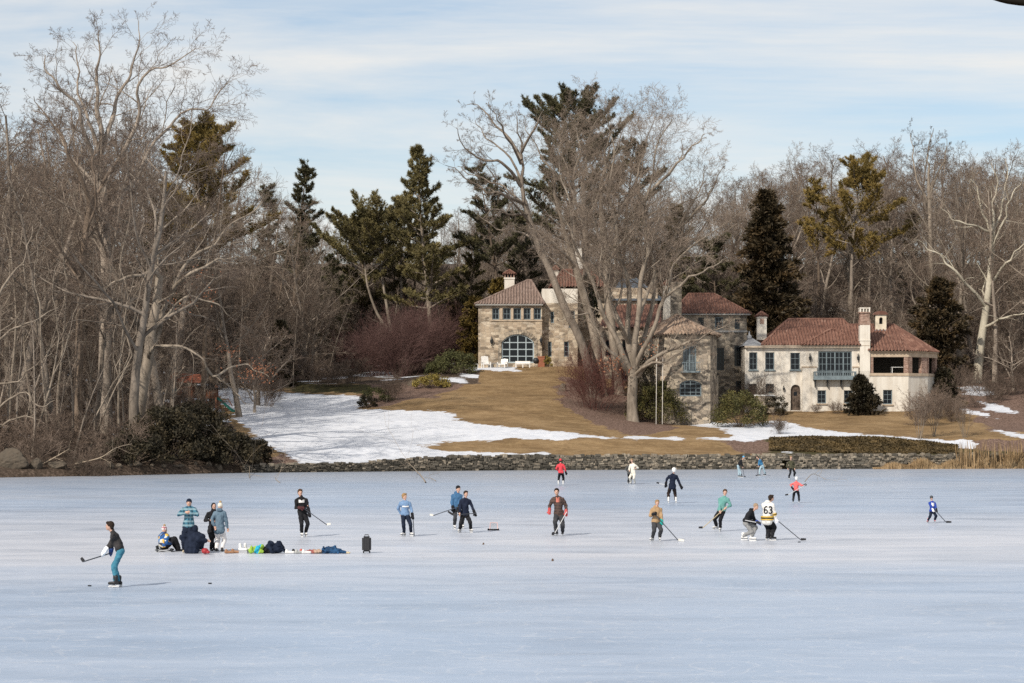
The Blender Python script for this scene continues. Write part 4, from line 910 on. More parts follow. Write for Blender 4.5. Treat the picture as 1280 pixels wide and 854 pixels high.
for i, (px, Y, H, lab) in enumerate([(1149, 229, 3.9, 'pale multi stemmed little tree at the snow edge, leftmost of three'), (1167, 231, 4.2, 'multi stemmed little tree, middle of three before the white house'), (1206, 229.5, 3.9, 'multi stemmed little tree, rightmost of three at the snow edge')]):
    T = Tree(600+i, [dict(seg=5, wig=0.06, up=0.0), dict(n=5, len=0.42, ang=0.5, seg=4, wig=0.14, up=0.03, r=0.6, t0=0.4), dict(n=6, len=0.5, ang=0.6, seg=3, wig=0.18, up=0.02, r=0.7, t0=0.2), dict(n=4, len=0.55, ang=0.6, seg=3, wig=0.2, up=0.0, r=0.8, t0=0.1)], 0.009)
    bush_paths(T, 7, 0.35, H*0.85, 0.035, 0.25)
    o = empty('crape_myrtle'); finish_tree(T, o, M['bark_pale'], M['twig'], 1); put(o, px, Y); tag(o, lab, 'tree', 'little multi stemmed trees at the snow edge')
root, h = LP[0]; o = copy_tree(root); put(o, 318, 238, 0, 6.5/h, 1.0); tag(o, 'small crooked tree with rusty leaves standing in the snowfield', 'tree')
dead_leaves(o, [(316,462,0,1)], 238) if False else None
# ---- reeds and ground cover (nobody could count them)
rs2 = np.random.RandomState(9)
N = 10500
px = 1085+rs2.rand(N)**0.75*260; dy = -0.15-rs2.rand(N)*1.3
x = (px-640)*221/F; y = shore(x)+dy-0.3
hh = (0.35+0.55*rs2.rand(N))*(0.6+0.75*np.clip((px-1090)/120, 0, 1))*(0.75+0.35*np.sin(px*0.16)+0.25*np.sin(px*0.051)); hh = np.maximum(hh, 0.2)
tall = (rs2.rand(N) < 0.05) & (px > 1190); hh = np.where(tall, 1.6+1.3*rs2.rand(N), hh)
lx = rs2.normal(0, 0.28, N)*hh*np.where(tall, 0.25, 1); ly = rs2.normal(0, 0.2, N)*hh
w_ = 0.028+0.02*rs2.rand(N)
V = np.stack([np.stack([x-w_, y, 0*x-0.05], 1), np.stack([x+w_, y, 0*x-0.05], 1), np.stack([x+lx*0.5+w_*0.8, y+ly*0.5, hh*0.62], 1), np.stack([x+lx, y+ly, hh], 1)], 1).reshape(-1, 3)
M['reed'] = leaf_mat('dry_reeds', (0.13, 0.08, 0.036), (0.27, 0.178, 0.09), (0.40, 0.285, 0.16), 1.5, 0.0)
o = fast_obj('reeds', V, np.arange(N*4).reshape(-1, 4), M['reed'], None, False); tag(o, 'dry tan reeds and grass along the foot of the wall at right', 'reeds', None, 'stuff')
N = 26000
px = 962+rs2.rand(N)*235; py = 549+rs2.rand(N)*19
Yg = 222+rs2.rand(N)*6.3*(1-0.35*np.clip((px-1120)/80, 0, 1)); x = (px-640)*Yg/F
z = gz(x, Yg); C = np.stack([x, Yg, z+0.02+0.15*rs2.rand(N)*(0.6+0.5*np.sin(x*1.7)*np.sin(Yg*1.9))], 1)
ok = (Yg-shore(x) > 0.8)
M['juniper'] = leaf_mat('juniper_bed', (0.035, 0.026, 0.012), (0.085, 0.06, 0.026), (0.19, 0.13, 0.056), 0.8, 0.0)
V, Fc = blades(C[ok], 0.34, 0.13, rs2, 0.45); o = fast_obj('juniper_bed', V, Fc, M['juniper'], None, False); tag(o, 'low olive juniper bed above the pond wall', 'ground cover', None, 'stuff')
# brown brush on the right slope and behind the bed: leaf litter heaps
# ---------------------------------------------------------------- dry stone wall along the pond
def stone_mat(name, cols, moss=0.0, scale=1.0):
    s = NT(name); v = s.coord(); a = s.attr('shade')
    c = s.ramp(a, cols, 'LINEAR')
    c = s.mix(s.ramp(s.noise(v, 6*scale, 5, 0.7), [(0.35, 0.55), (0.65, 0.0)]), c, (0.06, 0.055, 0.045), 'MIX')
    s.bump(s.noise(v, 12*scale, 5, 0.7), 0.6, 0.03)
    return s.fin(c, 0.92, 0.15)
def stone_wall():
    g = random.Random(21); V = []; Fc = []; sh_ = []
    x = WALL_X0; x1 = (1330-640)*223/F
    xs = np.arange(x, x1, 0.25)
    def stone(xa, xb, za, zb, dep, shade):
        xm = (xa+xb)/2; ym = float(shore(xm)); tx = Vector((xb-xa, float(shore(xb))-float(shore(xa)), 0)).normalized(); ny = Vector((-tx.y, tx.x, 0))
        c = Vector((xm, ym, (za+zb)/2)); hw = (xb-xa)/2*0.99; hz = (zb-za)/2*1.0; b = len(V)
        j = lambda k: g.uniform(-k, k)*2.0
        for (d, k) in ((-0.24-dep, 0.86), (-0.16-dep, 1.0), (0.5, 1.0)):
            for (sx, sz) in ((-1, -1), (1, -1), (1, 1), (-1, 1)):
                p = c+tx*(hw*sx*k+j(.02))+ny*d+Vector((0, 0, hz*sz*k+j(.02))); V.append(tuple(p)); sh_.append(shade)
        Fc.append((b, b+1, b+2, b+3))
        for r in range(2):
            for q in range(4):
                a_ = b+r*4+q; c_ = b+r*4+(q+1) % 4; Fc.append((c_, a_, a_+4, c_+4))
    rows = 8
    for r in range(rows):
        xx = x-g.random()*0.3
        while xx < x1:
            wdt = g.choice((0.14, 0.2, 0.26, 0.34, 0.5))*g.uniform(0.8, 1.25); t = float(wall_top(xx+wdt/2))
            za = t*r/rows+g.uniform(-.03, .03); zb = t*(r+1)/rows+g.uniform(-.03, .04)
            if r == rows-1: zb += g.uniform(-0.06, 0.13)
            px = 640+xx*F/216
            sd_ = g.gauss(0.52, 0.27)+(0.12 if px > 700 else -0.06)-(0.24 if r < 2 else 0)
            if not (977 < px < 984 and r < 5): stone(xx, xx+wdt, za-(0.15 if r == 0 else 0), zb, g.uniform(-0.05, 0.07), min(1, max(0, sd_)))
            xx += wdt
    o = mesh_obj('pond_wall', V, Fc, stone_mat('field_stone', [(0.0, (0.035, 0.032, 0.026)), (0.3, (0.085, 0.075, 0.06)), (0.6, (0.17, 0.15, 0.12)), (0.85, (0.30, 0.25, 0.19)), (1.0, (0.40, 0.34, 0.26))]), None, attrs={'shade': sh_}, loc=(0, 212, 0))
    tag(o, 'low dry stone wall holding the lawn above the ice', 'wall', None, 'thing')
    m = MB()
    for i in range(len(xs)-1):
        if 977 < 640+xs[i]*F/216 < 984: continue
        xa, xb = xs[i], xs[i+1]; m.add([(xa, shore(xa)-0.02, -0.3), (xb, shore(xb)-0.02, -0.3), (xb, shore(xb)-0.02, wall_top(xb)-0.1), (xa, shore(xa)-0.02, wall_top(xa)-0.1)], [(0, 1, 2, 3)])
        m.add([(xa, shore(xa)-0.02, wall_top(xa)-0.1), (xb, shore(xb)-0.02, wall_top(xb)-0.1), (xb, shore(xb)+0.8, wall_top(xb)-0.1), (xa, shore(xa)+0.8, wall_top(xa)-0.1)], [(0, 1, 2, 3)])
    m.build('wall_core', flat('wall_joint_earth', (0.075, 0.064, 0.05)), o)
stone_wall()
# ---- rocks on the left shore
def rock(px, Y, rx, ry, h, seed, label, group=None, cols=None):
    bm = bmesh.new(); bmesh.ops.create_icosphere(bm, subdivisions=4, radius=1.0); g = random.Random(seed)
    pl = [(Vector((g.gauss(0, 1), g.gauss(0, 1), g.gauss(0.2, 0.8))).normalized(), g.uniform(0.62, 0.95)) for _ in range(22)]
    for v in bm.verts:
        n = v.co.normalized(); k = 1.0
        for d, q in pl:
            c = n.dot(d)
            if c > 1e-3: k = min(k, q/c)
        v.co = n*k*(1+g.uniform(-0.03, 0.03)-0.09*max(0, math.sin(n.x*9+seed)*math.sin(n.z*11+n.y*7))); v.co.x *= rx; v.co.y *= ry; v.co.z = v.co.z*h*0.75+h*0.3
    me = bpy.data.meshes.new('boulder'); bm.to_mesh(me); bm.free(); o = bpy.data.objects.new('boulder', me); link(o)
    at = me.attributes.new('shade', 'FLOAT', 'POINT'); at.data.foreach_set('value', np.full(len(me.vertices), g.uniform(0.55, 0.85), dtype=np.float32))
    me.materials.append(ROCK); put(o, px, Y, 0); tag(o, label, 'rock', group); return o
ROCK = stone_mat('lichen_rock', [(0.0, (0.04, 0.035, 0.03)), (0.5, (0.10, 0.08, 0.06)), (1.0, (0.21, 0.17, 0.13))], scale=0.3)
rock(17, 187.6, 1.3, 1.0, 1.5, 1, 'largest pale boulder on the waterline at the far left')
rock(45, 188.2, 0.6, 0.5, 0.8, 2, 'small pale boulder against the right side of the largest', 'boulders on the left waterline')
rock(72, 189.5, 0.9, 0.7, 0.6, 3, 'broad flat brown boulder right of the largest', 'boulders on the left waterline')
rock(103, 191.3, 0.6, 0.5, 0.62, 4, 'tan boulder halfway along the left waterline', 'boulders on the left waterline')
rock(136, 193, 0.45, 0.4, 0.4, 5, 'low tan stone right of the halfway boulder', 'boulders on the left waterline')
rock(274, 200.6, 0.34, 0.3, 0.45, 6, 'little grey stone before the yews', 'boulders on the left waterline')
rock(120, 192.2, 0.3, 0.3, 0.25, 7, 'tiny dark stone between the tan ones', 'boulders on the left waterline')
rock(160, 194.6, 0.35, 0.3, 0.3, 8, 'tiny stone at the foot of the leftmost yew', 'boulders on the left waterline')
for i in range(16):
    px_ = 95+i*13.5+rg.uniform(-5, 5); rock(px_, float(np.interp(px_, [0, 150, 300], [185.6, 192.6, 202.3]))+rg.uniform(.0, .9), rg.uniform(.18, .5), .3, rg.uniform(.16, .42), 40+i, 'one of the small stones strewn along the left waterline before the yews', 'small stones along the left waterline')
rock(516, 262, 0.7, 0.5, 0.6, 9, 'grey stone in the shrub bed on the hill flank', 'stones in the shrub bed')
rock(551, 261, 1.0, 0.6, 0.5, 10, 'wide grey stone below the round boxwood', 'stones in the shrub bed')
rock(704, 256, 0.5, 0.4, 0.8, 11, 'grey stone at the left edge of the red thicket', 'stones in the shrub bed')
rock(430, 298, 1.6, 1.0, 2.2, 12, 'dark rock outcrop in the wood above the snowfield')
rock(417, 297, 0.9, 0.8, 2.5, 13, 'upright dark rock left of the outcrop')
# ---- fallen branches
M['dead_wood'] = bark_mat('dead_wood', (0.22, 0.17, 0.12), (0.44, 0.36, 0.27), 1.5, 0.1)
def fallen(seed, pts, r, label, name='fallen_branch', group=None, kids=True):
    T = Tree(seed, [dict(seg=6, wig=0.08, up=0), dict(n=5, len=0.35, ang=0.8, seg=4, wig=0.15, up=0.02, r=0.5, t0=0.35), dict(n=3, len=0.4, ang=0.8, seg=3, wig=0.2, up=0, r=0.6, t0=0.2)], 0.008)
    T.traced(pts, r, r*0.3, 0, kids=kids); V, Fc = tubes(T.paths, ks); c = np.array(pts[0]); o = fast_obj(name, V-c, Fc, M['dead_wood'], None); o.location = pts[0]; tag(o, label, 'branch', group); return o
def at(px, py, Y): return tuple(PT(px, py, Y))
fallen(1, [at(50,582,190), at(70,571,189.5), at(87,561,189)], 0.09, 'pale broken branch propped against the bank at left')
fallen(2, [at(94,580,190.5), at(112,576,190), at(128,571,190), at(145,560,190), at(165,555,191)], 0.075, 'long dead branch lying low in front of the leftmost yew')
def icept(px, py, z=0.03): Y = IY(py); return ((px-640)*Y/F, Y, z)
fallen(3, [icept(532,604,0.05), tuple(Vector(icept(525,599))+Vector((0,0,0.3))), tuple(Vector(icept(510,592))+Vector((0,0,0.85))), at(506,582,207.5)], 0.05, 'long pale branch poking up from the ice below the wall, left of the players')
fallen(4, [icept(545,602), tuple(Vector(icept(538,600))+Vector((0,0,0.1))), icept(530,598)], 0.03, 'thin stick lying beside the long pale branch')
fallen(5, [icept(350,604), icept(345,600), icept(344,597)], 0.03, 'thin stick on the ice near the left end of the wall', group='thin sticks on the far ice')
fallen(6, [icept(1006,603,0.05), tuple(Vector(icept(1015,602))+Vector((0,0,0.5))), tuple(Vector(icept(1024,601))+Vector((0,0,0.3))), icept(1034,602,0.1)], 0.035, 'leafless branch lying on the ice behind the red jacketed child')
fallen(7, [at(312,583,202), icept(312,597), icept(313,600)], 0.04, 'thin stick leaning on the left end of the wall', group='thin sticks on the far ice')
# ---- the rope swing
bx, bz = XZ(824, 531, 239.6); sw = empty('rope_swing', (bx, 239.6, bz)); tag(sw, 'rope swing with a plank seat hanging under the great sycamore', 'swing')
m = MB().box(bx-0.42, bx+0.42, 239.5, 239.7, bz, bz+0.05); m.build('seat', flat('swing_plank', (0.10, 0.075, 0.05)), sw)
for k in (-1, 1):
    q0 = (bx+0.31*k, 239.6, bz+0.02); q1 = (bx+0.31*k+0.05, 239.6, CH+(HY-447)*239.6/F)
    MB().tube([q0, q1], 0.030, 6).build('rope', flat('swing_rope', (0.62, 0.58, 0.52)), sw)
# ---------------------------------------------------------------- house kit
def masonry(name, stops, sx=1.9, sz=3.4, mortar=(0.36, 0.32, 0.26), dirt=(0.10, 0.085, 0.065)):
    s = NT(name); uv = s.coord('UV'); mp = s.n('ShaderNodeMapping'); s.l(uv, mp.inputs[0]); mp.inputs['Scale'].default_value = (sx, sz, 1)
    vo = s.n('ShaderNodeTexVoronoi', voronoi_dimensions='2D', distance='CHEBYCHEV', feature='F1'); vo.inputs['Scale'].default_value = 1.0; vo.inputs['Randomness'].default_value = 0.75
    s.l(mp.outputs[0], vo.inputs['Vector'])
    v2 = s.n('ShaderNodeTexVoronoi', voronoi_dimensions='2D', distance='CHEBYCHEV', feature='F2'); v2.inputs['Scale'].default_value = 1.0; v2.inputs['Randomness'].default_value = 0.75
    s.l(mp.outputs[0], v2.inputs['Vector'])
    sp = s.n('ShaderNodeSeparateColor'); s.l(vo.outputs['Color'], sp.inputs[0])
    c = s.ramp(sp.outputs[0], stops)
    e = s.math('SUBTRACT', v2.outputs['Distance'], vo.outputs['Distance'])
    em = s.ramp(e, [(0.03, 1.0), (0.10, 0.0)])
    c = s.mix(s.math('MULTIPLY', em, 0.75), c, mortar)
    st = s.ramp(s.noise(s.coord('UV', (0.5, 0.22, 1)), 1.3, 5, 0.65), [(0.45, 0.0), (0.75, 0.65)])
    c = s.mix(st, c, dirt)
    s.bump(s.math('ADD', s.math('MULTIPLY', s.ramp(e, [(0.0, 0.0), (0.12, 1.0)]), 0.8), s.math('MULTIPLY', s.noise(uv, 9, 4), 0.4)), 0.6, 0.05)
    return s.fin(c, 0.92, 0.15)
def stucco(name, base, stain, top):
    s = NT(name)
    c = s.ramp(s.noise(s.coord('UV'), 0.8, 5, 0.6), [(0.3, tuple(k*0.88 for k in base)), (0.7, base)])
    st = s.ramp(s.noise(s.coord('UV', (1.0, 0.10, 1)), 1.2, 6, 0.62), [(0.44, 0.0), (0.72, 0.8)])
    c = s.mix(st, c, stain)
    c = s.mix(s.ramp(s.noise(s.coord('UV', (1.6, 0.5, 1)), 1.7, 5, 0.7), [(0.60, 0.0), (0.85, 0.45)]), c, top)
    s.bump(s.noise(s.coord('UV'), 14, 4), 0.25, 0.02)
    return s.fin(c, 0.93, 0.12)
def tiles(name, stops, pitch=0.36, row=0.42):
    s = NT(name); uv = s.coord('UV', (1/pitch, 1/row, 1))
    fl = s.n('ShaderNodeVectorMath', operation='FLOOR'); s.l(uv, fl.inputs[0])
    wn_ = s.n('ShaderNodeTexWhiteNoise', noise_dimensions='2D'); s.l(fl.outputs[0], wn_.inputs['Vector'])
    f = s.math('ADD', s.math('MULTIPLY', wn_.outputs['Value'], 0.42), s.math('MULTIPLY', s.noise(s.coord('UV'), 0.8, 5, 0.65), 0.6))
    c = s.ramp(f, stops)
    s.l(uv, fl.inputs[0])
    return s.fin(c, 0.85, 0.2)
M['stone'] = masonry('ashlar_stone', [(0.0, (0.21, 0.165, 0.12)), (0.25, (0.39, 0.305, 0.22)), (0.6, (0.52, 0.42, 0.305)), (0.85, (0.64, 0.54, 0.41)), (1.0, (0.42, 0.35, 0.28))], mortar=(0.46, 0.40, 0.32))
M['stone_dark'] = masonry('ashlar_stone_grey', [(0.0, (0.13, 0.11, 0.09)), (0.3, (0.25, 0.21, 0.165)), (0.6, (0.40, 0.33, 0.255)), (0.85, (0.54, 0.45, 0.335)), (1.0, (0.30, 0.26, 0.215))])
M['stucco'] = stucco('old_stucco', (0.74, 0.69, 0.605), (0.45, 0.38, 0.30), (0.47, 0.37, 0.27))
M['stucco_beige'] = stucco('beige_stucco', (0.50, 0.42, 0.33), (0.32, 0.26, 0.2), (0.40, 0.32, 0.24))
M['cast'] = flat('tan_cast_stone', (0.46, 0.365, 0.27), 0.9, 0.1, 0.2, 2)
M['brick'] = masonry('pink_brick', [(0.0, (0.22, 0.13, 0.10)), (0.5, (0.34, 0.21, 0.16)), (1.0, (0.45, 0.31, 0.25))], 4.5, 11, (0.42, 0.36, 0.3))
M['tile'] = tiles('clay_tile_red', [(0.1, (0.07, 0.038, 0.029)), (0.4, (0.135, 0.067, 0.049)), (0.7, (0.22, 0.118, 0.086)), (0.95, (0.40, 0.30, 0.24))])
M['tile_brown'] = tiles('clay_tile_brown', [(0.1, (0.10, 0.072, 0.06)), (0.4, (0.18, 0.128, 0.103)), (0.7, (0.28, 0.205, 0.17)), (0.95, (0.46, 0.38, 0.32))])
M['tile_tan'] = tiles('clay_tile_tan', [(0.1, (0.17, 0.115, 0.085)), (0.4, (0.29, 0.205, 0.15)), (0.7, (0.40, 0.30, 0.225)), (0.95, (0.50, 0.41, 0.33))])
M['slate'] = flat('blue_slate', (0.075, 0.09, 0.108), 0.5, 0.4, 0.25, 3)
M['lead'] = flat('grey_lead', (0.22, 0.225, 0.235), 0.5, 0.4, 0.2, 2)
M['paint'] = flat('blue_grey_paint', (0.165, 0.205, 0.22), 0.5, 0.35, 0.15, 3)
M['paint_pale'] = flat('pale_blue_grey_paint', (0.36, 0.42, 0.44), 0.5, 0.35, 0.12, 3)
M['paint_dark'] = flat('dark_green_grey_paint', (0.07, 0.085, 0.088), 0.5, 0.35, 0.15, 3)
M['gutter'] = flat('grey_gutter', (0.33, 0.32, 0.30), 0.6, 0.3, 0.12, 1)
M['wood_door'] = flat('weathered_oak', (0.115, 0.085, 0.065), 0.8, 0.2, 0.45, 3)
M['iron'] = flat('black_iron', (0.025, 0.027, 0.028), 0.5, 0.4)
M['white_paint'] = flat('white_paint', (0.78, 0.76, 0.72), 0.5, 0.3, 0.05)
M['shade_fill'] = flat('painted_shade', (0.02, 0.02, 0.022), 0.9, 0.05)  # near-black colour that paints shade into the vent and niche openings
_g = NT('window_glass'); M['glass'] = _g.fin((0.010, 0.013, 0.018), 0.08, 0.22)
_g = NT('window_glass_blind'); M['glass2'] = _g.fin((0.05, 0.06, 0.07), 0.08, 0.5)

def line(A, B):
    A = Vector((A[0], A[1], 0)); B = Vector((B[0], B[1], 0)); t = (B-A).normalized(); n = Vector((t.y, -t.x, 0)); return A, t, n, (B-A).length
def upos(A, B, px, py=None):
    """where the sight line of a photo column meets a wall, in metres along it (and the height on it)"""
    A_, t, n, L = line(A, B); k = (px-640)/F
    u = (k*A_.y-A_.x)/(t.x-k*t.y); Y = A_.y+t.y*u
    return u if py is None else (u, CH+(HY-py)*Y/F)
def px2(px, Y): return ((px-640)*Y/F, Y)
def zz(py, Y): return CH+(HY-py)*Y/F
def rect(A, B, r):
    px0, px1, py0, py1 = r; u0, z1 = upos(A, B, px0, py0); u1, _ = upos(A, B, px1, py0); _, z0 = upos(A, B, (px0+px1)/2, py1)
    return (u0, u1, z0, z1)
def wall_panel(m, A, B, z0, z1, holes=(), reveal=0.22):
    A_, t, n, L = line(A, B); us = sorted({0, L, *[h[0] for h in holes], *[h[1] for h in holes]}); zs = sorted({z0, z1, *[h[2] for h in holes], *[h[3] for h in holes]})
    P = lambda u, z, d=0: tuple(A_+t*u-n*d+Vector((0, 0, z)))
    for i in range(len(us)-1):
        for j in range(len(zs)-1):
            uc, zc = (us[i]+us[i+1])/2, (zs[j]+zs[j+1])/2
            if any(h[0] < uc < h[1] and h[2] < zc < h[3] for h in holes): continue
            m.add([P(us[i], zs[j]), P(us[i+1], zs[j]), P(us[i+1], zs[j+1]), P(us[i], zs[j+1])], [(0, 1, 2, 3)])
    for h in holes:
        a, b, c, d = h[:4]
        for q in (((a, c), (b, c)), ((b, c), (b, d)), ((b, d), (a, d)), ((a, d), (a, c))):
            m.add([P(*q[0]), P(*q[1]), P(*q[1], reveal+0.12), P(*q[0], reveal+0.12)], [(0, 3, 2, 1)])
def window(parent, A, B, h, cols, rows, mat='paint', glass='glass', d=0.14, fw=0.09, mw=0.035, arch=0.0, sill=None, wallm=None, mull=(), name='window'):
    """frame and glazing bars (part), panes (sub-part); arch = rise of a segmental head"""
    A_, t, n, L = line(A, B); u0, u1, z0, z1 = h; Z = Vector((0, 0, 1))
    P = lambda u, z, q: A_+t*u-n*q+Z*z
    W = u1-u0; uc = (u0+u1)/2
    def top(u):
        if arch <= 0: return z1
        R_ = (W*W/4+arch*arch)/(2*arch); return z1-R_+math.sqrt(max(0.0, R_*R_-(u-uc)**2))
    m = MB()
    def bar(ua, ub, za, zb, q0, q1): m.obox(P((ua+ub)/2, (za+zb)/2, (q0+q1)/2), t, n, Z, abs(ub-ua)/2, abs(q1-q0)/2, abs(zb-za)/2)
    bar(u0, u0+fw, z0, top(u0+0.01), d-.03, d+.07); bar(u1-fw, u1, z0, top(u1-0.01), d-.03, d+.07); bar(u0+fw, u1-fw, z0, z0+fw, d-.03, d+.068)
    if arch <= 0: bar(u0+fw, u1-fw, z1-fw, z1, d-.03, d+.068)
    else:
        N = 10
        for i in range(N):
            a, b = u0+W*i/N, u0+W*(i+1)/N; za, zb = top(a), top(b); v = [P(a, za-fw, d-.03), P(b, zb-fw, d-.03), P(b, zb, d-.03), P(a, za, d-.03), P(a, za-fw, d+.07), P(b, zb-fw, d+.07), P(b, zb, d+.07), P(a, za, d+.07)]
            m.add(v, [(0, 1, 2, 3), (7, 6, 5, 4), (0, 4, 5, 1), (3, 2, 6, 7)])
    for i in range(1, cols):
        u = u0+W*i/cols; k = mw*(2.6 if i in mull else 1); bar(u-k/2, u+k/2, z0+fw, top(u)-fw, d-.012-(0.02 if i in mull else 0), d+.05)
    zt = z1-arch
    for j in range(1, rows+(1 if arch > 0 else 0)):
        z = z0+(zt-z0)*j/rows; bar(u0+fw, u1-fw, z-mw/2, z+mw/2, d-.009, d+.046)
    fr = m.build(name, M[mat], parent)
    g = MB(); N = 10 if arch > 0 else 1
    for i in range(N):
        a, b = u0+fw*.5+(W-fw)*i/N, u0+fw*.5+(W-fw)*(i+1)/N
        v = [P(a, z0+fw*.5, d+.03), P(b, z0+fw*.5, d+.03), P(b, top(b)-fw*.5, d+.03), P(a, top(a)-fw*.5, d+.03)]
        g.add(v, [(0, 1, 2, 3)])
    g.build('pane', M[glass], fr)
    if arch > 0 and wallm is not None:
        N = 10
        for i in range(N):
            a, b = u0+W*i/N, u0+W*(i+1)/N
            wallm.add([P(a, top(a), 0), P(b, top(b), 0), P(b, z1, 0), P(a, z1, 0)], [(0, 1, 2, 3)])
            wallm.add([P(a, top(a), 0), P(b, top(b), 0), P(b, top(b), .34), P(a, top(a), .34)], [(0, 3, 2, 1)])
    if sill is not None:
        m = MB(); m.obox(P(uc, z0-0.07, 0.02), t, n, Z, W/2+0.1, 0.16, 0.06); m.build('sill', M[sill], fr)
    # the unlit room behind the panes
    return fr
def roof_plane(m, pts, pitch=0.36, h=0.12, lift=0.0, sub=6):
    """barrel tiles running up a flat polygon whose first edge is the eave"""
    pts = [Vector(p) for p in pts]; A, B = pts[0], pts[1]; t = (B-A).normalized(); nrm = Vector((0, 0, 0))
    for i in range(1, len(pts)-1): nrm += (pts[i]-A).cross(pts[i+1]-A)
    nrm.normalize()
    if nrm.z < 0: nrm = -nrm
    v = nrm.cross(t)
    if v.z < 0: v = -v
    q = [((p-A).dot(t), (p-A).dot(v)) for p in pts]; u0, u1 = min(a for a, _ in q), max(a for a, _ in q)
    def rng_(u):
        vs = []
        for i in range(len(q)):
            (a, b), (c, d) = q[i], q[(i+1) % len(q)]
            if abs(c-a) < 1e-9: continue
            k = (u-a)/(c-a)
            if -1e-6 <= k <= 1+1e-6: vs.append(b+(d-b)*k)
        return (min(vs), max(vs)) if vs else (0, 0)
    N = max(2, int((u1-u0)/pitch*sub)); rows = []
    for i in range(N+1):
        u = min(max(u0+(u1-u0)*i/N, u0+1e-4), u1-1e-4); a, b = rng_(u); ph = (u/pitch) % 1.0
        k = h*math.sin(math.pi*ph/0.62) if ph < 0.62 else -0.25*h*math.sin(math.pi*(ph-.62)/.38)
        o = nrm*(k+lift); rows.append((A+t*u+v*(a-0.06)+o, A+t*u+v*b+o))
    base = len(m.v)
    for a, b in rows: m.v += [tuple(a), tuple(b)]
    for i in range(N): m.f.append((base+2*i, base+2*i+2, base+2*i+3, base+2*i+1))
def soffit(m, outline, z, th=0.16):
    m.prism(outline, z-th, z-0.004)
def hip(m, x0, x1, y0, y1, ze, zr, rx0, rx1, ym=None, pitch=0.33, ridge=None, mat=None):
    ym = (y0+y1)/2 if ym is None else ym
    a, b, c, d = (x0, y0, ze), (x1, y0, ze), (x1, y1, ze), (x0, y1, ze); r0, r1 = (rx0, ym, zr), (rx1, ym, zr)
    roof_plane(m, [a, b, r1, r0] if rx1-rx0 > 0.05 else [a, b, r0], pitch); roof_plane(m, [c, d, r0, r1] if rx1-rx0 > 0.05 else [c, d, r0], pitch); roof_plane(m, [b, c, r1], pitch); roof_plane(m, [d, a, r0], pitch)
    for p, q in ((a, r0), (b, r1), (c, r1), (d, r0)) + (((r0, r1),) if rx1-rx0 > 0.05 else ()): m.tube([p, q], 0.13, 7)
def chimney(parent, x0, x1, y0, y1, z0, z1, mat, cap=None, band=None, holes=False, name='chimney'):
    m = MB(); m.box(x0, x1, y0, y1, z0, z1); m.box(x0-.06, x1+.06, y0-.06, y1+.06, z1-.14, z1+.05); o = m.build(name, M[mat], parent, uv=True)
    if holes:
        w = (x1-x0)/3
        q = MB()
        for i in range(4): q.box(x0+i*(x1-x0-.14)/3, x0+i*(x1-x0-.14)/3+.14, y0, y1, z1+.05, z1+.42)
        q.box(x0+.14, x1-.14, y0+.15, y1-.15, z1+.05, z1+.42); q.build('vent', M['brick'], o, uv=True)
        d = MB(); 
        for i in range(3): d.box(x0+.15+i*(x1-x0-.14)/3, x0-.01+(i+1)*(x1-x0-.14)/3, y0+.11, y0+.14, z1+.06, z1+.40)
        d.build('vent_opening_shade', M['shade_fill'], o); z1 += .42  # dark slabs painted as the shade between the vent posts
    if cap:
        c = MB(); xm = (x0+x1)/2; ym = (y0+y1)/2; e = .13
        hip(c, x0-e, x1+e, y0-e, y1+e, z1+.05, z1+.55, xm-.01, xm+.01, pitch=.25); c.build('cap', M[cap], o, uv=True)
    return o
def fleur(parent, px, py, Y, s=1.0, name='wall_lantern'):
    x, z = XZ(px, py, Y); m = MB()
    m.lathe((x, Y-.2, z), [(0.02, -.62*s), (.06*s, -.5*s), (.03*s, -.36*s), (.15*s, -.22*s), (.2*s, .1*s), (.13*s, .16*s), (.05*s, .34*s), (.012, .62*s)], 8); m.box(x-.03, x+.03, Y-.22, Y+.02, z-.03, z+.03); m.box(x-.05, x+.05, Y-.02, Y+.015, z-.3*s, z+.5*s)
    return m.build(name, M['iron'], parent, smooth=False)

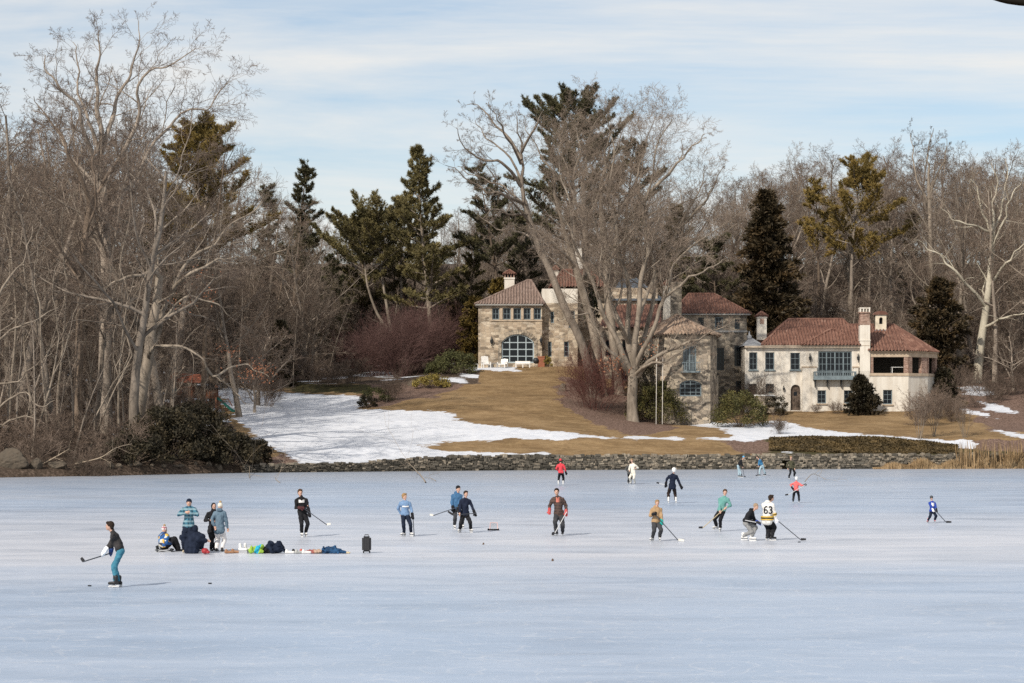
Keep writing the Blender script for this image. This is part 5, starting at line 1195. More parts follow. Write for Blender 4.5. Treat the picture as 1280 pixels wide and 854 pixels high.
# ---------------------------------------------------------------- the white house
YW = 252.0
def white_house():
    x_, _ = XZ(1060, 516, YW); z0 = zz(520, YW)-0.4; root = empty('white_house', (x_, YW, zz(516, YW)))
    tag(root, 'white stucco house with red tiled hip roofs and a tan columned upper porch', 'house')
    ze = zz(433, YW); A = px2(931, YW+.3); B = px2(1086.3, YW+.3); back = YW+10.5
    W = MB(); H = lambda *r: rect(A, B, r)
    up = [H(936.4, 946.7, 440.5, 462.4), H(956.5, 968, 440.5, 462.4), H(988, 1000, 441, 462.5)]; big = H(1022.8, 1064.8, 439.3, 471)
    low = [H(936, 946, 480, 492), H(957, 967.5, 480, 491.7)]; door = H(988.3, 1000.6, 481, 513)
    bayA = px2(1003, YW+.02); bayB = px2(1073, YW+.02); zl = zz(459.5, YW)
    low2 = [rect(bayA, bayB, (1021.7, 1032.7, 488, 504.4)), rect(bayA, bayB, (1055, 1066, 488, 504.4))]
    wall_panel(W, A, B, z0, ze, up+[big]+low+[door])
    wall_panel(W, B, px2(1086.3, back), z0, ze); wall_panel(W, px2(1086.3, back), (A[0], back), z0, ze); wall_panel(W, (A[0], back), A, z0, ze)
    wl_ = lambda px: px2(px, YW+.02)
    for qa, qb, qz, qh in ((bayA, wl_(1021), zl-.02, []), (wl_(1021), wl_(1067), zz(473, YW), low2), (wl_(1067), bayB, zl-.02, [])): wall_panel(W, qa, qb, z0, qz, [rect(qa, qb, r) for r in ((1021.7, 1032.7, 488, 504.4), (1055, 1066, 488, 504.4))] if qh else [])
    W.add([(*wl_(1021), zz(473, YW)), (*wl_(1067), zz(473, YW)), (wl_(1067)[0], YW+.3, zz(473, YW)), (wl_(1021)[0], YW+.3, zz(473, YW))], [(0, 1, 2, 3)])                      # the lower wall steps out under a sloped ledge
    for q, s_ in ((bayA, 1), (bayB, -1)):
        W.add([(q[0], q[1], z0), (q[0], q[1]+.28, z0), (q[0], q[1]+.28, zl-.02), (q[0], q[1], zl-.02)], [(0, 1, 2, 3)])
    # arched head of the door
    u0, u1, dz0, dz1 = door
    wall = None
    A_, t, n, L = line(A, B)
    for i in range(12):
        a, b = u0+(u1-u0)*i/12, u0+(u1-u0)*(i+1)/12; r = (u1-u0)/2; tp = lambda u: dz1-r+math.sqrt(max(0, r*r-(u-u0-r)**2))
        P = lambda u, z, d=0: tuple(A_+t*u-n*d+Vector((0, 0, z)))
        W.add([P(a, tp(a)), P(b, tp(b)), P(b, dz1), P(a, dz1)], [(0, 1, 2, 3)]); W.add([P(a, tp(a)), P(b, tp(b)), P(b, tp(b), .34), P(a, tp(a), .34)], [(0, 3, 2, 1)])
    W.build('wall', M['stucco'], root, uv=True)
    led = MB(); led.box(bayA[0]-.05, px2(1021, YW)[0], YW-.03, YW+.30, zl-.02, zl+.12); led.box(px2(1066, YW)[0], bayB[0]+.05, YW-.03, YW+.30, zl-.02, zl+.12); led.build('ledge', M['cast'], root)
    for h in up: window(root, A, B, h, 2, 3, 'paint', sill='paint')
    window(root, A, B, big, 8, 4, 'paint', mull=(2, 4, 6), fw=.12, mw=.05)
    for h in low: window(root, A, B, h, 2, 2, 'paint_dark', sill=None)
    for h in low2: window(root, bayA, bayB, h, 2, 3, 'paint', sill='cast')
    # door
    m = MB(); r = (u1-u0)/2; pl = []
    pts = [(u0, dz0), (u1, dz0)]+[(u0+r+r*math.cos(a), dz1-r+r*math.sin(a)) for a in [math.pi*k/12 for k in range(13)]]
    vs = [tuple(A_+t*u-n*.26+Vector((0, 0, z))) for u, z in pts]; m.add(vs, [tuple(range(len(vs)))])
    for k in range(1, 5): m.obox(A_+t*(u0+(u1-u0)*k/5)-n*.25+Vector((0, 0, (dz0+dz1-r*.3)/2)), t, n, (0, 0, 1), .012, .012, (dz1-dz0)*.45)
    d_ = m.build('door', M['wood_door'], root)
    MB().obox(A_+t*(u0+r)-n*.235+Vector((0, 0, dz0+1.75)), t, n, (0, 0, 1), .16, .02, .2).build('door_window', M['glass'], d_)
    MB().ball(A_+t*(u1-.16)-n*.2+Vector((0, 0, dz0+1.05)), .05).build('handle', M['iron'], d_)
    # balcony
    x0, x1 = px2(1016.5, YW)[0], px2(1069, YW)[0]; zb0, zb1 = zz(475, YW), zz(464.8, YW)
    m = MB(); m.box(x0, x1, YW-.75, YW, zb0+.12, zb0+.3); m.box(x0-.05, x1+.05, YW-.8, YW+.0, zb0, zb0+.12)
    for q in (x0, x1-.1): m.box(q, q+.1, YW-.75, YW-.02, zb0+.3, zb1)
    m.box(x0+.1, x1-.1, YW-.745, YW-.69, zb0+.3, zb0+.42); m.box(x0-.03, x1+.03, YW-.79, YW-.62, zb1-.1, zb1+.02)
    for k in range(1, 24): q = x0+(x1-x0)*k/24; m.box(q-.035, q+.035, YW-.74, YW-.70, zb0+.42, zb1-.1)
    b_ = m.build('balcony', M['paint'], root)
    for px in (1018.5, 1034, 1051, 1066):
        q = px2(px, YW)[0]; m = MB(); m.xprism([(q-.06, zb0), (q+.06, zb0), (q+.06, zb0-.25), (q+.03, zb0-.75), (q-.03, zb0-.75), (q-.06, zb0-.25)], YW-.35, YW+.02); m.build('bracket', M['iron'], b_)
    # tiled roof of the main part, grey roof of the left bay
    o = .35; m = MB(); xl, xr = px2(952, YW)[0], px2(1086.5, YW)[0]; zr = zz(399, YW+5.4)
    hip(m, xl, xr+.3, YW-o+.3, back+o, ze+.12, zr, px2(986, YW+5.4)[0], px2(1053, YW+5.4)[0], YW+5.4)
    xa, xb = px2(1001, YW)[0], px2(1075, YW)[0]; xm = px2(1041, YW+2.8)[0]; zp = zz(411.5, YW+2.8); apex = (xm, YW+3.4, zp+.12)
    roof_plane(m, [(xa, YW-o+.05, ze+.15), (xb, YW-o+.05, ze+.15), (xm, YW+2.3, zp)], lift=.0)
    roof_plane(m, [(xa, YW-o+.05, ze+.15), (xm, YW+2.3, zp), (xm, YW+3.6, zp+.15)]) ; roof_plane(m, [(xb, YW-o+.05, ze+.15), (xm, YW+2.3, zp), (xm, YW+3.6, zp+.15)])
    m.tube([(xa, YW-o+.05, ze+.15), (xm, YW+2.3, zp+.05), (xb, YW-o+.05, ze+.15)], .10, 6); 
    m.build('roof', M['tile'], root, uv=True)
    m = MB(); m.box(A[0]-.05, xr, YW-.12, YW+.28, ze-.14, ze+.05); m.box(xl, xr, YW-.2, back+o-.05, ze+.052, ze+.11); m.build('cornice', M['stucco_beige'], root, uv=True)
    xg0, xg1 = A[0]-.25, px2(956, YW)[0]; m = MB(); zg = zz(433, YW)+.06
    p = [(xg0, YW-.1, zg), (xg1, YW-.1, zg), (xg1, YW+5, zg), (xg0, YW+5, zg)]; ap = [(px2(938, YW)[0], YW+1.6, zz(423, YW+1.6)), (px2(943, YW)[0], YW+1.6, zz(423, YW+1.6))]
    m.add(p+ap, [(0, 1, 5, 4), (1, 2, 5), (2, 3, 4, 5), (3, 0, 4), (0, 3, 2, 1)]); m.lathe((px2(938.5, YW)[0], YW+1.6, zz(423.5, YW+1.6)), [(.28, 0), (.28, .3), (.12, .4), (.05, .8)], 8)
    m.build('bay_roof', M['lead'], root)
    # chimneys and bell cote
    xc0, xc1 = px2(1074.8, YW)[0], px2(1087.4, YW)[0]; zc = zz(406.5, YW)
    m = MB(); m.box(xc0, xc1, YW-.17, YW+.9, zz(464, YW), zc); m.box(xc0-.04, xc1+.04, YW-.21, YW+.94, zz(425.6, YW)-.06, zz(425.6, YW)+.06)
    m.add([(xc0, YW-.17, zz(464, YW)), (xc1, YW-.17, zz(464, YW)), (xc1, YW+.02, zz(464, YW)-.9), (xc0, YW+.02, zz(464, YW)-.9)], [(0, 3, 2, 1)])
    ch = m.build('chimney', M['stucco'], root, uv=True)
    m = MB(); zt = zz(390, YW); m.box(xc0-.04, xc1+.04, YW-.15, YW+.93, zc, zc+.55); m.box(xc0+.04, xc1-.04, YW-.08, YW+.86, zc+.55, zt-.12); m.box(xc0-.06, xc1+.06, YW-.17, YW+.95, zt-.12, zt); m.build('brick_stack', M['brick'], ch, uv=True)
    m = MB(); w = (xc1-xc0)
    for k in range(4): m.box(xc0+k*(w-.13)/3, xc0+k*(w-.13)/3+.13, YW-.12, YW+.9, zt, zt+.34)
    m.box(xc0-.03, xc1+.03, YW-.15, YW+.93, zt+.34, zt+.46); m.box(xc0+.13, xc1-.13, YW+.25, YW+.3, zt, zt+.34); m.build('vent', M['stucco'], ch, uv=True)
    yb = YW+4.2; bx0, bx1 = px2(1094.5, yb)[0], px2(1108, yb)[0]; zb = zz(416, yb); zt = zz(393.5, yb); m = MB(); r = (bx1-bx0)*.17; xm = (bx0+bx1)/2; zo = zz(404, yb)
    Ab, Bb = (bx0, yb), (bx1, yb); wall_panel(m, Ab, Bb, zb, zt, [(xm-r-bx0, xm+r-bx0, zo-.1, zo+.62)], .3)
    m.box(bx0, bx1, yb+.42, yb+1.1, zb, zt); m.add([(bx0, yb, zb), (bx0, yb+1, zb), (bx0, yb+1, zt), (bx0, yb, zt), (bx1, yb, zb), (bx1, yb+1, zb), (bx1, yb+1, zt), (bx1, yb, zt)], [(0, 3, 2, 1), (4, 5, 6, 7), (3, 7, 6, 2)])
    for i in range(8):
        a, b = xm-r+2*r*i/8, xm-r+2*r*(i+1)/8; tp = lambda u: zo+.62-r+math.sqrt(max(0, r*r-(u-xm)**2)); m.add([(a, yb, tp(a)), (b, yb, tp(b)), (b, yb, zo+.62), (a, yb, zo+.62)], [(0, 1, 2, 3)])
    bc = m.build('bell_cote', flat('cream_render', (0.62, 0.545, 0.42), 0.9, 0.1, 0.2, 2), root)
    MB().box(xm-r, xm+r, yb+.39, yb+.41, zo-.1, zo+.62).build('niche_shade', M['shade_fill'], bc)  # dark slab standing for the shade inside the arched opening
    m = MB(); m.box(bx0-.08, bx1+.08, yb-.1, yb+1.2, zb-.3, zb+.32); m.build('base', M['lead'], bc)
    m = MB(); N = 8; e = .16; vs = []
    for i in range(N+1):
        a = math.pi*i/N; q = (xm-(bx1-bx0+2*e)/2*math.cos(a), zt+.42*math.sin(a)); vs += [(q[0], yb-.16, q[1]), (q[0], yb+1.2, q[1])]
    m.add(vs, [(2*i, 2*i+2, 2*i+3, 2*i+1) for i in range(N)]+[tuple(2*i for i in range(N, -1, -1))]); m.build('cap', M['tile'], bc, uv=True)
    yl = YW+3.5; lx0, lx1 = px2(945.5, yl)[0], px2(959.5, yl)[0]; ch2 = chimney(root, lx0+.1, lx1-.1, yl, yl+1.1, zz(425, yl), zz(396, yl), 'stucco', 'tile')
    MB().box(px2(950, yl)[0], px2(955, yl)[0], yl-.02, yl+.02, zz(405, yl), zz(398.5, yl)).build('flue_grille', M['brick'], ch2, uv=True)
    for px, py in ((1012.5, 447.5),): fleur(root, px, py, YW+.3, .85)
    fleur(root, 1074, 447.5, YW+.28, .85) if False else None
    fleur(root, 1072.6, 447.5, YW+.3, .85); fleur(root, 979.5, 486, YW+.3, .6)
    # the porch end: three open sides on brick piers above a blind stucco storey
    c0, c1, c2, c3 = px2(1086.3, YW), px2(1135.5, YW), px2(1159.6, YW+2.0), px2(1171.4, YW+5.2); c4 = (c3[0], YW+10.5)
    zs, zo, zp_ = zz(466.5, YW), zz(446.4, YW), zz(439, YW)
    P = MB(); lowin = rect(c0, c1, (1103.8, 1115.4, 487.5, 505.5)); zsd = zs-.28
    wall_panel(P, c0, c1, z0, zsd, [lowin]); wall_panel(P, c1, c2, z0, zsd); wall_panel(P, c2, c3, z0, zsd); wall_panel(P, c3, c4, z0, zp_); wall_panel(P, c4, (c0[0], c4[1]), z0, zp_)
    pw = P.build('porch_wall', M['stucco'], root, uv=True)
    window(root, c0, c1, lowin, 2, 3, flat('x', (0.1, 0.16, 0.22)) and 'paint', sill='cast')
    ins = lambda c, k: c
    def band(z0_, z1_, out, mat, name):
        m = MB(); ring = [c0, c1, c2, c3]; off = []
        for i, c in enumerate(ring):
            ns = []
            if i > 0: ns.append(line(ring[i-1], c)[2])
            if i < 3: ns.append(line(c, ring[i+1])[2])
            nn = sum(ns, Vector((0, 0, 0))); nn = nn/nn.length if nn.length else nn; k = 1.0/max(.5, nn.dot(ns[0])); off.append((nn, k))
        for i in range(3):
            o0 = Vector((*ring[i], 0))+off[i][0]*out*off[i][1]; o1 = Vector((*ring[i+1], 0))+off[i+1][0]*out*off[i+1][1]; i0 = Vector((*ring[i], 0))-off[i][0]*.3*off[i][1]; i1 = Vector((*ring[i+1], 0))-off[i+1][0]*.3*off[i+1][1]
            v = [Vector((*q.xy, z)) for z in (z0_, z1_) for q in (o0, o1, i1, i0)]
            m.add(v, [(0, 3, 2, 1), (4, 5, 6, 7), (0, 1, 5, 4), (1, 2, 6, 5), (2, 3, 7, 6), (3, 0, 4, 7)])
        return m.build(name, M[mat], root)
    band(zsd, zs, .09, 'cast', 'porch_sill'); band(zo, zp_-.12, .03, 'cast', 'architrave'); band(zp_-.12, zp_+.02, .16, 'cast', 'cornice')
    def pier(A, B, pa, pb):
        A_, t, n, L = line(A, B); ua, ub = upos(A, B, pa), upos(A, B, pb); m = MB(); m.obox(A_+t*((ua+ub)/2)-n*.2+Vector((0, 0, (zs+zo)/2)), t, n, (0, 0, 1), (ub-ua)/2, .2, (zo-zs)/2); m.build('brick_pier', M['brick'], root, uv=True)
    pier(c0, c1, 1086.6, 1091.7); pier(c0, c1, 1130, 1135.3); pier(c1, c2, 1135.9, 1140.3); pier(c1, c2, 1152, 1159.2); pier(c2, c3, 1159.8, 1161.2); pier(c2, c3, 1169.2, 1171.2)
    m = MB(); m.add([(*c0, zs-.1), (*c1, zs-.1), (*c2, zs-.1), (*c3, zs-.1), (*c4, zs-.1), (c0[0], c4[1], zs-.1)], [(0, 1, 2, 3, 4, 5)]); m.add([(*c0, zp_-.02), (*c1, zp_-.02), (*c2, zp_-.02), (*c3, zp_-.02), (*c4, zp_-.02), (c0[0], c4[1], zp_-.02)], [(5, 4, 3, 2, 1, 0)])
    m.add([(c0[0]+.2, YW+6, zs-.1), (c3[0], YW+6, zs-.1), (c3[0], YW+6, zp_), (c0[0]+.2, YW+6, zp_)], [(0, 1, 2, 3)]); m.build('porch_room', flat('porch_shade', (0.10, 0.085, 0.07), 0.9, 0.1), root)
    m = MB(); e0, e1, e2, e3 = [Vector((*q, 0)) for q in (px2(1085.5, YW-.4), px2(1136.5, YW-.42), px2(1161.3, YW+1.7), px2(1173.8, YW+5.2))]; e4 = Vector((e3.x, YW+11, 0))
    E = [Vector((q.x, q.y, zp_+.05)) for q in (e0, e1, e2, e3, e4)]; yr = YW+5.4; r0 = Vector((*px2(1058, yr), zz(406, yr))); r1 = Vector((*px2(1117.5, yr), zz(406, yr))); bk = Vector((E[0].x, YW+11, zp_+.05))
    roof_plane(m, [E[0], E[1], r1, r0]); roof_plane(m, [E[1], E[2], r1]); roof_plane(m, [E[2], E[3], r1]); roof_plane(m, [E[3], E[4], r1]); roof_plane(m, [E[4], bk, r0, r1])
    for q in E[1:5]: m.tube([q, r1], .12, 7)
    m.tube([r0, r1], .13, 7); m.build('porch_roof', M['tile'], root, uv=True)
    # what stands in the open porch
    tx, tz = XZ(1124, 466, YW+1.6); tb = empty('patio_table', (tx, YW+1.6, zs-.1)); tag(tb, 'white table with chairs glimpsed in the open upper porch', 'table')
    m = MB(); m.box(tx-.9, tx+.75, YW+1.1, YW+2.1, zs+.62, zs+.68); m.build('table_top', M['white_paint'], tb)
    for q in (-.8, .65):
        for w in (1.2, 2.0): MB().box(tx+q-.03, tx+q+.03, YW+w-.03, YW+w+.03, zs-.1, zs+.62).build('leg', M['white_paint'], tb)
    # low wall left of the door
    wl0, wl1 = px2(943, YW-1.6), px2(968, YW-1.6); m = MB(); m.box(wl0[0], wl1[0], YW-1.8, YW-1.4, zz(516, YW-1.6), zz(495, YW-1.6)); lw = m.build('garden_wall', M['stone_dark'], None, uv=True, loc=(wl0[0], YW-1.6, zz(512, YW-1.6))); tag(lw, 'low grey stone wall with pale coping before the white house windows', 'wall', None, 'thing')
    MB().box(wl0[0]-.05, wl1[0]+.05, YW-1.85, YW-1.35, zz(495, YW-1.6), zz(495, YW-1.6)+.12).build('coping', M['white_paint'], lw)
white_house()
# cream garden wall far right
wx0, wx1 = px2(1188, 284)[0], px2(1227, 284)[0]; m = MB(); m.box(wx0, wx1, 284, 284.4, g1(wx0, 284)-1.5, zz(480.5, 284)); o = m.build('garden_wall', M['stucco_beige'], None, uv=True, loc=(wx0, 284, zz(488, 284))); tag(o, 'cream garden wall topped with snow on the right hand slope', 'wall', None, 'thing')
m = MB(); m.box(wx0-.1, wx1+.1, 283.9, 284.5, zz(480.5, 284), zz(479.3, 284)); m.build('snow_cap', flat('white_cover', (0.78, 0.79, 0.82), 0.6, 0.3, 0.04), o)
# ---------------------------------------------------------------- the stone house
def stone_house():
    YA = 274.5; rx, _ = XZ(740, 460, YA); root = empty('stone_house', (rx, YA, zz(460, YA)))
    tag(root, 'rambling tan stone house with a faceted tower, great arched window and clay tile roofs', 'house')
    # --- left wing
    A = px2(597.8, YA); B = px2(677.5, YA); ze = zz(382, YA); z0 = zz(466, YA); bk = YA+9.5
    W = MB(); H = lambda *r: rect(A, B, r); row = [H(a, b, 385.3, 399.6) for a, b in ((615.2, 624), (628.7, 638.4), (641.8, 651.2), (654.5, 663.3), (667.3, 676.3))]
    arch = H(626.8, 667.7, 417.8, 454)
    wall_panel(W, A, B, z0, ze, row+[arch]); wall_panel(W, (A[0], bk), A, z0, ze); wall_panel(W, B, (B[0], YA+1.2), z0, ze)
    C = px2(677.5, YA+1.2); D = px2(722, YA+1.2); z2 = zz(361, YA+1.2)
    H2 = lambda *r: rect(C, D, r); nar = [H2(685, 689.5, 427, 446), H2(705, 711, 427, 446), H2(688.3, 692.3, 389.5, 404), H2(711, 718.5, 388.5, 410)]
    wall_panel(W, C, D, z0, zz(379, YA+1.2), nar); wall_panel(W, D, (D[0], YA+9), z0, z2)
    awin = window(root, A, B, arch, 4, 3, 'paint_pale', fw=.16, mw=.11, arch=0.95, wallm=W, d=.2)
    for h in row: window(root, A, B, h, 2, 2, 'paint', fw=.1, mw=.05)
    for h in nar: window(root, C, D, h, 1, 3, 'paint', fw=.1, mw=.04)
    W.build('wall', M['stone'], root, uv=True)
    m = MB(); wall_panel(m, C, D, zz(379, YA+1.2), z2); m.add([(C[0], YA+1.2, zz(379, YA)), (C[0], YA+9, zz(379, YA)), (C[0], YA+9, z2), (C[0], YA+1.2, z2)], [(0, 3, 2, 1)]); m.build('upper_wall', M['stucco'], root, uv=True)
    # voussoirs of the great arch, stone mullions, sill course
    A_, t, n, L = line(A, B); u0, u1, az0, az1 = arch; Wd = u1-u0; uc = (u0+u1)/2; R_ = (Wd*Wd/4+.95**2)/(2*.95); cz = az1-R_; th = math.asin(Wd/2/R_); m = MB()
    for i in range(17):
        a = -th*1.06+2.12*th*(i+.5)/17; c = A_+t*(uc+math.sin(a)*(R_+.28))+n*.015+Vector((0, 0, cz+math.cos(a)*(R_+.28))); ax = t*math.cos(a)-Vector((0, 0, 1))*math.sin(a); az = t*math.sin(a)+Vector((0, 0, 1))*math.cos(a); m.obox(c, ax, n, az, R_*th/17*.93, .04, .27)
    for s_ in (u0-.22, u1+.22):
        for k in range(7): m.obox(A_+t*s_+n*.013+Vector((0, 0, az0+.2+k*.37)), t, n, (0, 0, 1), .2 if k % 2 else .15, .035, .17)
    m.build('arch_stones', M['stone_dark'], root, uv=True)
    m = MB()
    for px in (626.4, 640.1, 652.9, 665.3): u, z = upos(A, B, px, 392); m.obox(A_+t*u+n*.02+Vector((0, 0, z)), t, n, (0, 0, 1), .14, .05, .68)
    ua, zc = upos(A, B, 613, 400.6); ub = upos(A, B, 678); m.obox(A_+t*((ua+ub)/2)+n*.03+Vector((0, 0, zc)), t, n, (0, 0, 1), (ub-ua)/2, .06, .07); m.build('mullion_stones', M['cast'], root)
    m = MB(); m.box(A[0]-.35, B[0]+.1, YA-.42, YA-.28, ze, ze+.16); m.box(A[0]-.33, B[0]+.1, YA-.28, bk, ze+.002, ze+.06); m.build('gutter', M['gutter'], root)
    m = MB(); ya = YA+4.6; hip(m, A[0]-.4, B[0]+.3, YA-.4, bk+.3, ze+.16, zz(350.5, ya), px2(659, ya)[0], px2(664, ya)[0], ya); m.build('roof', M['tile_brown'], root, uv=True)
    yc = YA+5; chimney(root, px2(630.5, yc)[0], px2(643, yc)[0], yc, yc+1.2, zz(372, yc), zz(347.5, yc), 'stucco', 'tile', holes=True)
    for px, py in ((614.6, 426.5), (676.3, 425.5)): fleur(root, px, py, YA if px < 650 else YA, 1.0)
    # --- block behind the great trees
    YB = YA+7; A2 = px2(690, YB); B2 = px2(822, YB); zb = zz(360, YB); m = MB(); wall_panel(m, A2, B2, z0-2, zb, [rect(A2, B2, (768, 776, 395, 412)), rect(A2, B2, (784, 792, 395, 412)), rect(A2, B2, (738, 745, 395, 410))]); wall_panel(m, B2, (B2[0], YB+9), z0-2, zb); wall_panel(m, (A2[0], YB+9), A2, z0-2, zb); m.build('wall', M['stone'], root, uv=True)
    for r in ((768, 776, 395, 412), (784, 792, 395, 412), (738, 745, 395, 410)): window(root, A2, B2, rect(A2, B2, r), 2, 3, 'paint')
    m = MB(); hip(m, px2(687, YB)[0], px2(757, YB)[0], YB-2.0, YB+9.4, zb+.05, zz(337.5, YB+3.7), px2(704, YB+3.7)[0], px2(738, YB+3.7)[0]); m.build('roof', M['tile'], root, uv=True)
    m = MB(); yk = YB+3; p = [(px2(762, YB)[0], YB-.4, zz(376, YB)), (px2(829, YB)[0], YB-.4, zz(376, YB)), (px2(829, YB)[0], YB+9, zz(376, YB)), (px2(762, YB)[0], YB+9, zz(376, YB))]; r_ = [(px2(776, yk)[0], YB+4, zz(348, yk)), (px2(795, yk)[0], YB+4, zz(348, yk))]
    m.add(p+r_, [(0, 1, 5, 4), (1, 2, 5), (2, 3, 4, 5), (3, 0, 4), (0, 3, 2, 1)]); m.tube([p[1], r_[1]], .16, 6); m.build('slate_roof', M['slate'], root)
    m = MB(); q = Vector(p[1]); r1 = Vector(r_[1]); dq = (q-r1); e = Vector((0, .9, 0.02)); m.add([r1+Vector((.05, 0, .10)), q+Vector((0, 0, .10)), q+e*2.2+Vector((0, 0, .12)), r1+e*1.1+Vector((.05, 0, .14))], [(0, 1, 2, 3)]); m.build('roof_white_sheet', flat('white_cover', (0.78, 0.79, 0.82)), root)  # white sheet over the right slope of the slate roof
    chimney(root, px2(716, YB+5)[0], px2(728.5, YB+5)[0], YB+5, YB+6.2, zz(350, YB+5), zz(311, YB+5), 'stucco', None)
    chimney(root, px2(691, YB+4)[0], px2(698, YB+4)[0], YB+4, YB+4.9, zz(352, YB+4), zz(338, YB+4), 'stucco', 'tile')
    # low roof in front joining the blocks
    YJ = YA-8; m = MB(); aj = px2(752, YJ); bj = px2(815, YJ); zj = zz(410, YJ)
    wall_panel(m, aj, bj, z0-5.5, zj, [rect(aj, bj, (757, 764, 425, 446)), rect(aj, bj, (778, 786, 425, 446)), rect(aj, bj, (772, 790, 455, 475))]); wall_panel(m, (aj[0], YJ+12), aj, z0-5.5, zj); wall_panel(m, bj, (bj[0], YJ+14), z0-5.5, zj); m.build('wall', M['stone_dark'], root, uv=True)
    for r in ((757, 764, 425, 446), (778, 786, 425, 446), (772, 790, 455, 475)): window(root, aj, bj, rect(aj, bj, r), 2, 3, 'paint_dark')
    m = MB(); roof_plane(m, [(aj[0]-.3, YJ-.35, zj+.05), (px2(826, YJ)[0], YJ-.35, zj+.05), (px2(826, YB)[0], YB-.5, zz(381, YB)), (px2(760, YB)[0], YB-.5, zz(381, YB))]); m.build('roof', M['tile'], root, uv=True)
    # --- right block
    YD = 256.5; ad = px2(846, YD); bd = px2(933.5, YD); zd = zz(394, YD); zd0 = zz(532, YD); hd = lambda *r: rect(ad, bd, r)
    hs = [hd(893.6, 903.6, 396.5, 412), hd(918.5, 924.5, 399, 411.5), hd(918, 929, 432, 458), hd(896, 905, 435, 463), hd(920, 928, 476, 494), hd(872, 880, 397, 411)]
    m = MB(); wall_panel(m, ad, bd, zd0, zd, hs); wall_panel(m, bd, (bd[0], YD+11), zd0, zd); wall_panel(m, (ad[0], YD+11), ad, zd0, zd); m.build('wall', M['stone_dark'], root, uv=True)
    for h in hs: window(root, ad, bd, h, 2, 3, 'paint_dark' if h is not hs[0] else 'paint')
    m = MB(); u, z = upos(ad, bd, 890, 414.3); m.box(ad[0]-.05, bd[0]+.05, YD-.1, YD+.05, z-.1, z+.1); m.box(ad[0]-.4, bd[0]+.4, YD-.4, YD-.28, zd, zd+.15); m.box(ad[0]-.38, bd[0]+.38, YD-.28, YD+11.3, zd+.003, zd+.06); m.build('string_course', M['gutter'], root)
    m = MB(); yr = YD+5.5; hip(m, ad[0]-.45, bd[0]+.45, YD-.4, YD+11.4, zd+.15, zz(367.5, yr), px2(861, yr)[0], px2(893, yr)[0], yr); m.build('roof', M['tile'], root, uv=True)
    # --- faceted tower
    pts = [px2(799, 252), px2(803, 247.5), px2(838, 244.2), px2(888, 244.6), px2(896, 248), (px2(896, 258)[0]-.3, 258)]; zt = zz(419, 244.5); tz0 = zz(532, 244)
    m = MB(); fr = (pts[2], pts[3]); lf = (pts[1], pts[2])
    hf = [rect(*fr, (854, 870.5, 432.3, 464)), rect(*fr, (849.5, 877, 475, 495.4))]; hl = [rect(*lf, (827, 833, 434.5, 441.5)), rect(*lf, (821, 833.5, 477, 488))]
    for i in range(5): wall_panel(m, pts[i], pts[i+1], tz0, zt, hf if i == 2 else (hl if i == 1 else ()))
    tw = window(root, *fr, hf[1], 4, 3, 'paint', fw=.12, mw=.06, arch=.42, wallm=m)
    m.build('tower_wall', M['stone_dark'], root, uv=True)
    window(root, *fr, hf[0], 4, 5, 'paint', fw=.14, mw=.05, mull=(2,), glass='glass2', name='balcony_door')
    for h in hl: window(root, *lf, h, 1, 1, 'paint_dark')
    A_, t, n, L = line(*lf); u, z = upos(*lf, 828, 473.5); MB().obox(A_+t*u+n*.03+Vector((0, 0, z)), t, n, (0, 0, 1), .85, .06, .26).build('lintel', M['cast'], root)
    A_, t, n, L = line(*fr); u, z = upos(*fr, 862.5, 465); m = MB(); m.obox(A_+t*u+n*.35+Vector((0, 0, z)), t, n, (0, 0, 1), .95, .38, .08)
    for k in range(9): m.obox(A_+t*(u-.9+.225*k)+n*.68+Vector((0, 0, z+.5)), t, n, (0, 0, 1), .015, .015, .45)
    m.obox(A_+t*u+n*.68+Vector((0, 0, z+.95)), t, n, (0, 0, 1), .95, .03, .03); m.build('balcony', M['paint'], root)
    m = MB(); ap = Vector((*px2(846, 249.5), zz(393.5, 249.5))); ev = []
    cx = Vector((px2(848, 250)[0], 250.5, 0))
    for q in pts: d = (Vector((*q, 0))-cx).normalized()*.5; ev.append(Vector((q[0]+d.x, q[1]+d.y, zt+.1)))
    for i in range(5): roof_plane(m, [ev[i], ev[i+1], ap], pitch=.36)
    for q in ev: m.tube([q, ap], .11, 6)
    m.build('tower_roof', M['tile_tan'], root, uv=True)
    yq = 253; chimney(root, px2(839, yq)[0], px2(852, yq)[0], yq, yq+1.3, zz(402, yq), zz(353, yq), 'stone_dark', None); chimney(root, px2(829.5, yq+3)[0], px2(838, yq+3)[0], yq+3, yq+4, zz(400, yq+3), zz(357, yq+3), 'stucco', 'tile')
    # buttress in the shaded corner
    m = MB(); m.box(px2(889, 249)[0], px2(897, 249)[0], 248.2, 251, zz(530, 249), zz(470, 249)); m.build('buttress', M['stone_dark'], root, uv=True)
stone_house()
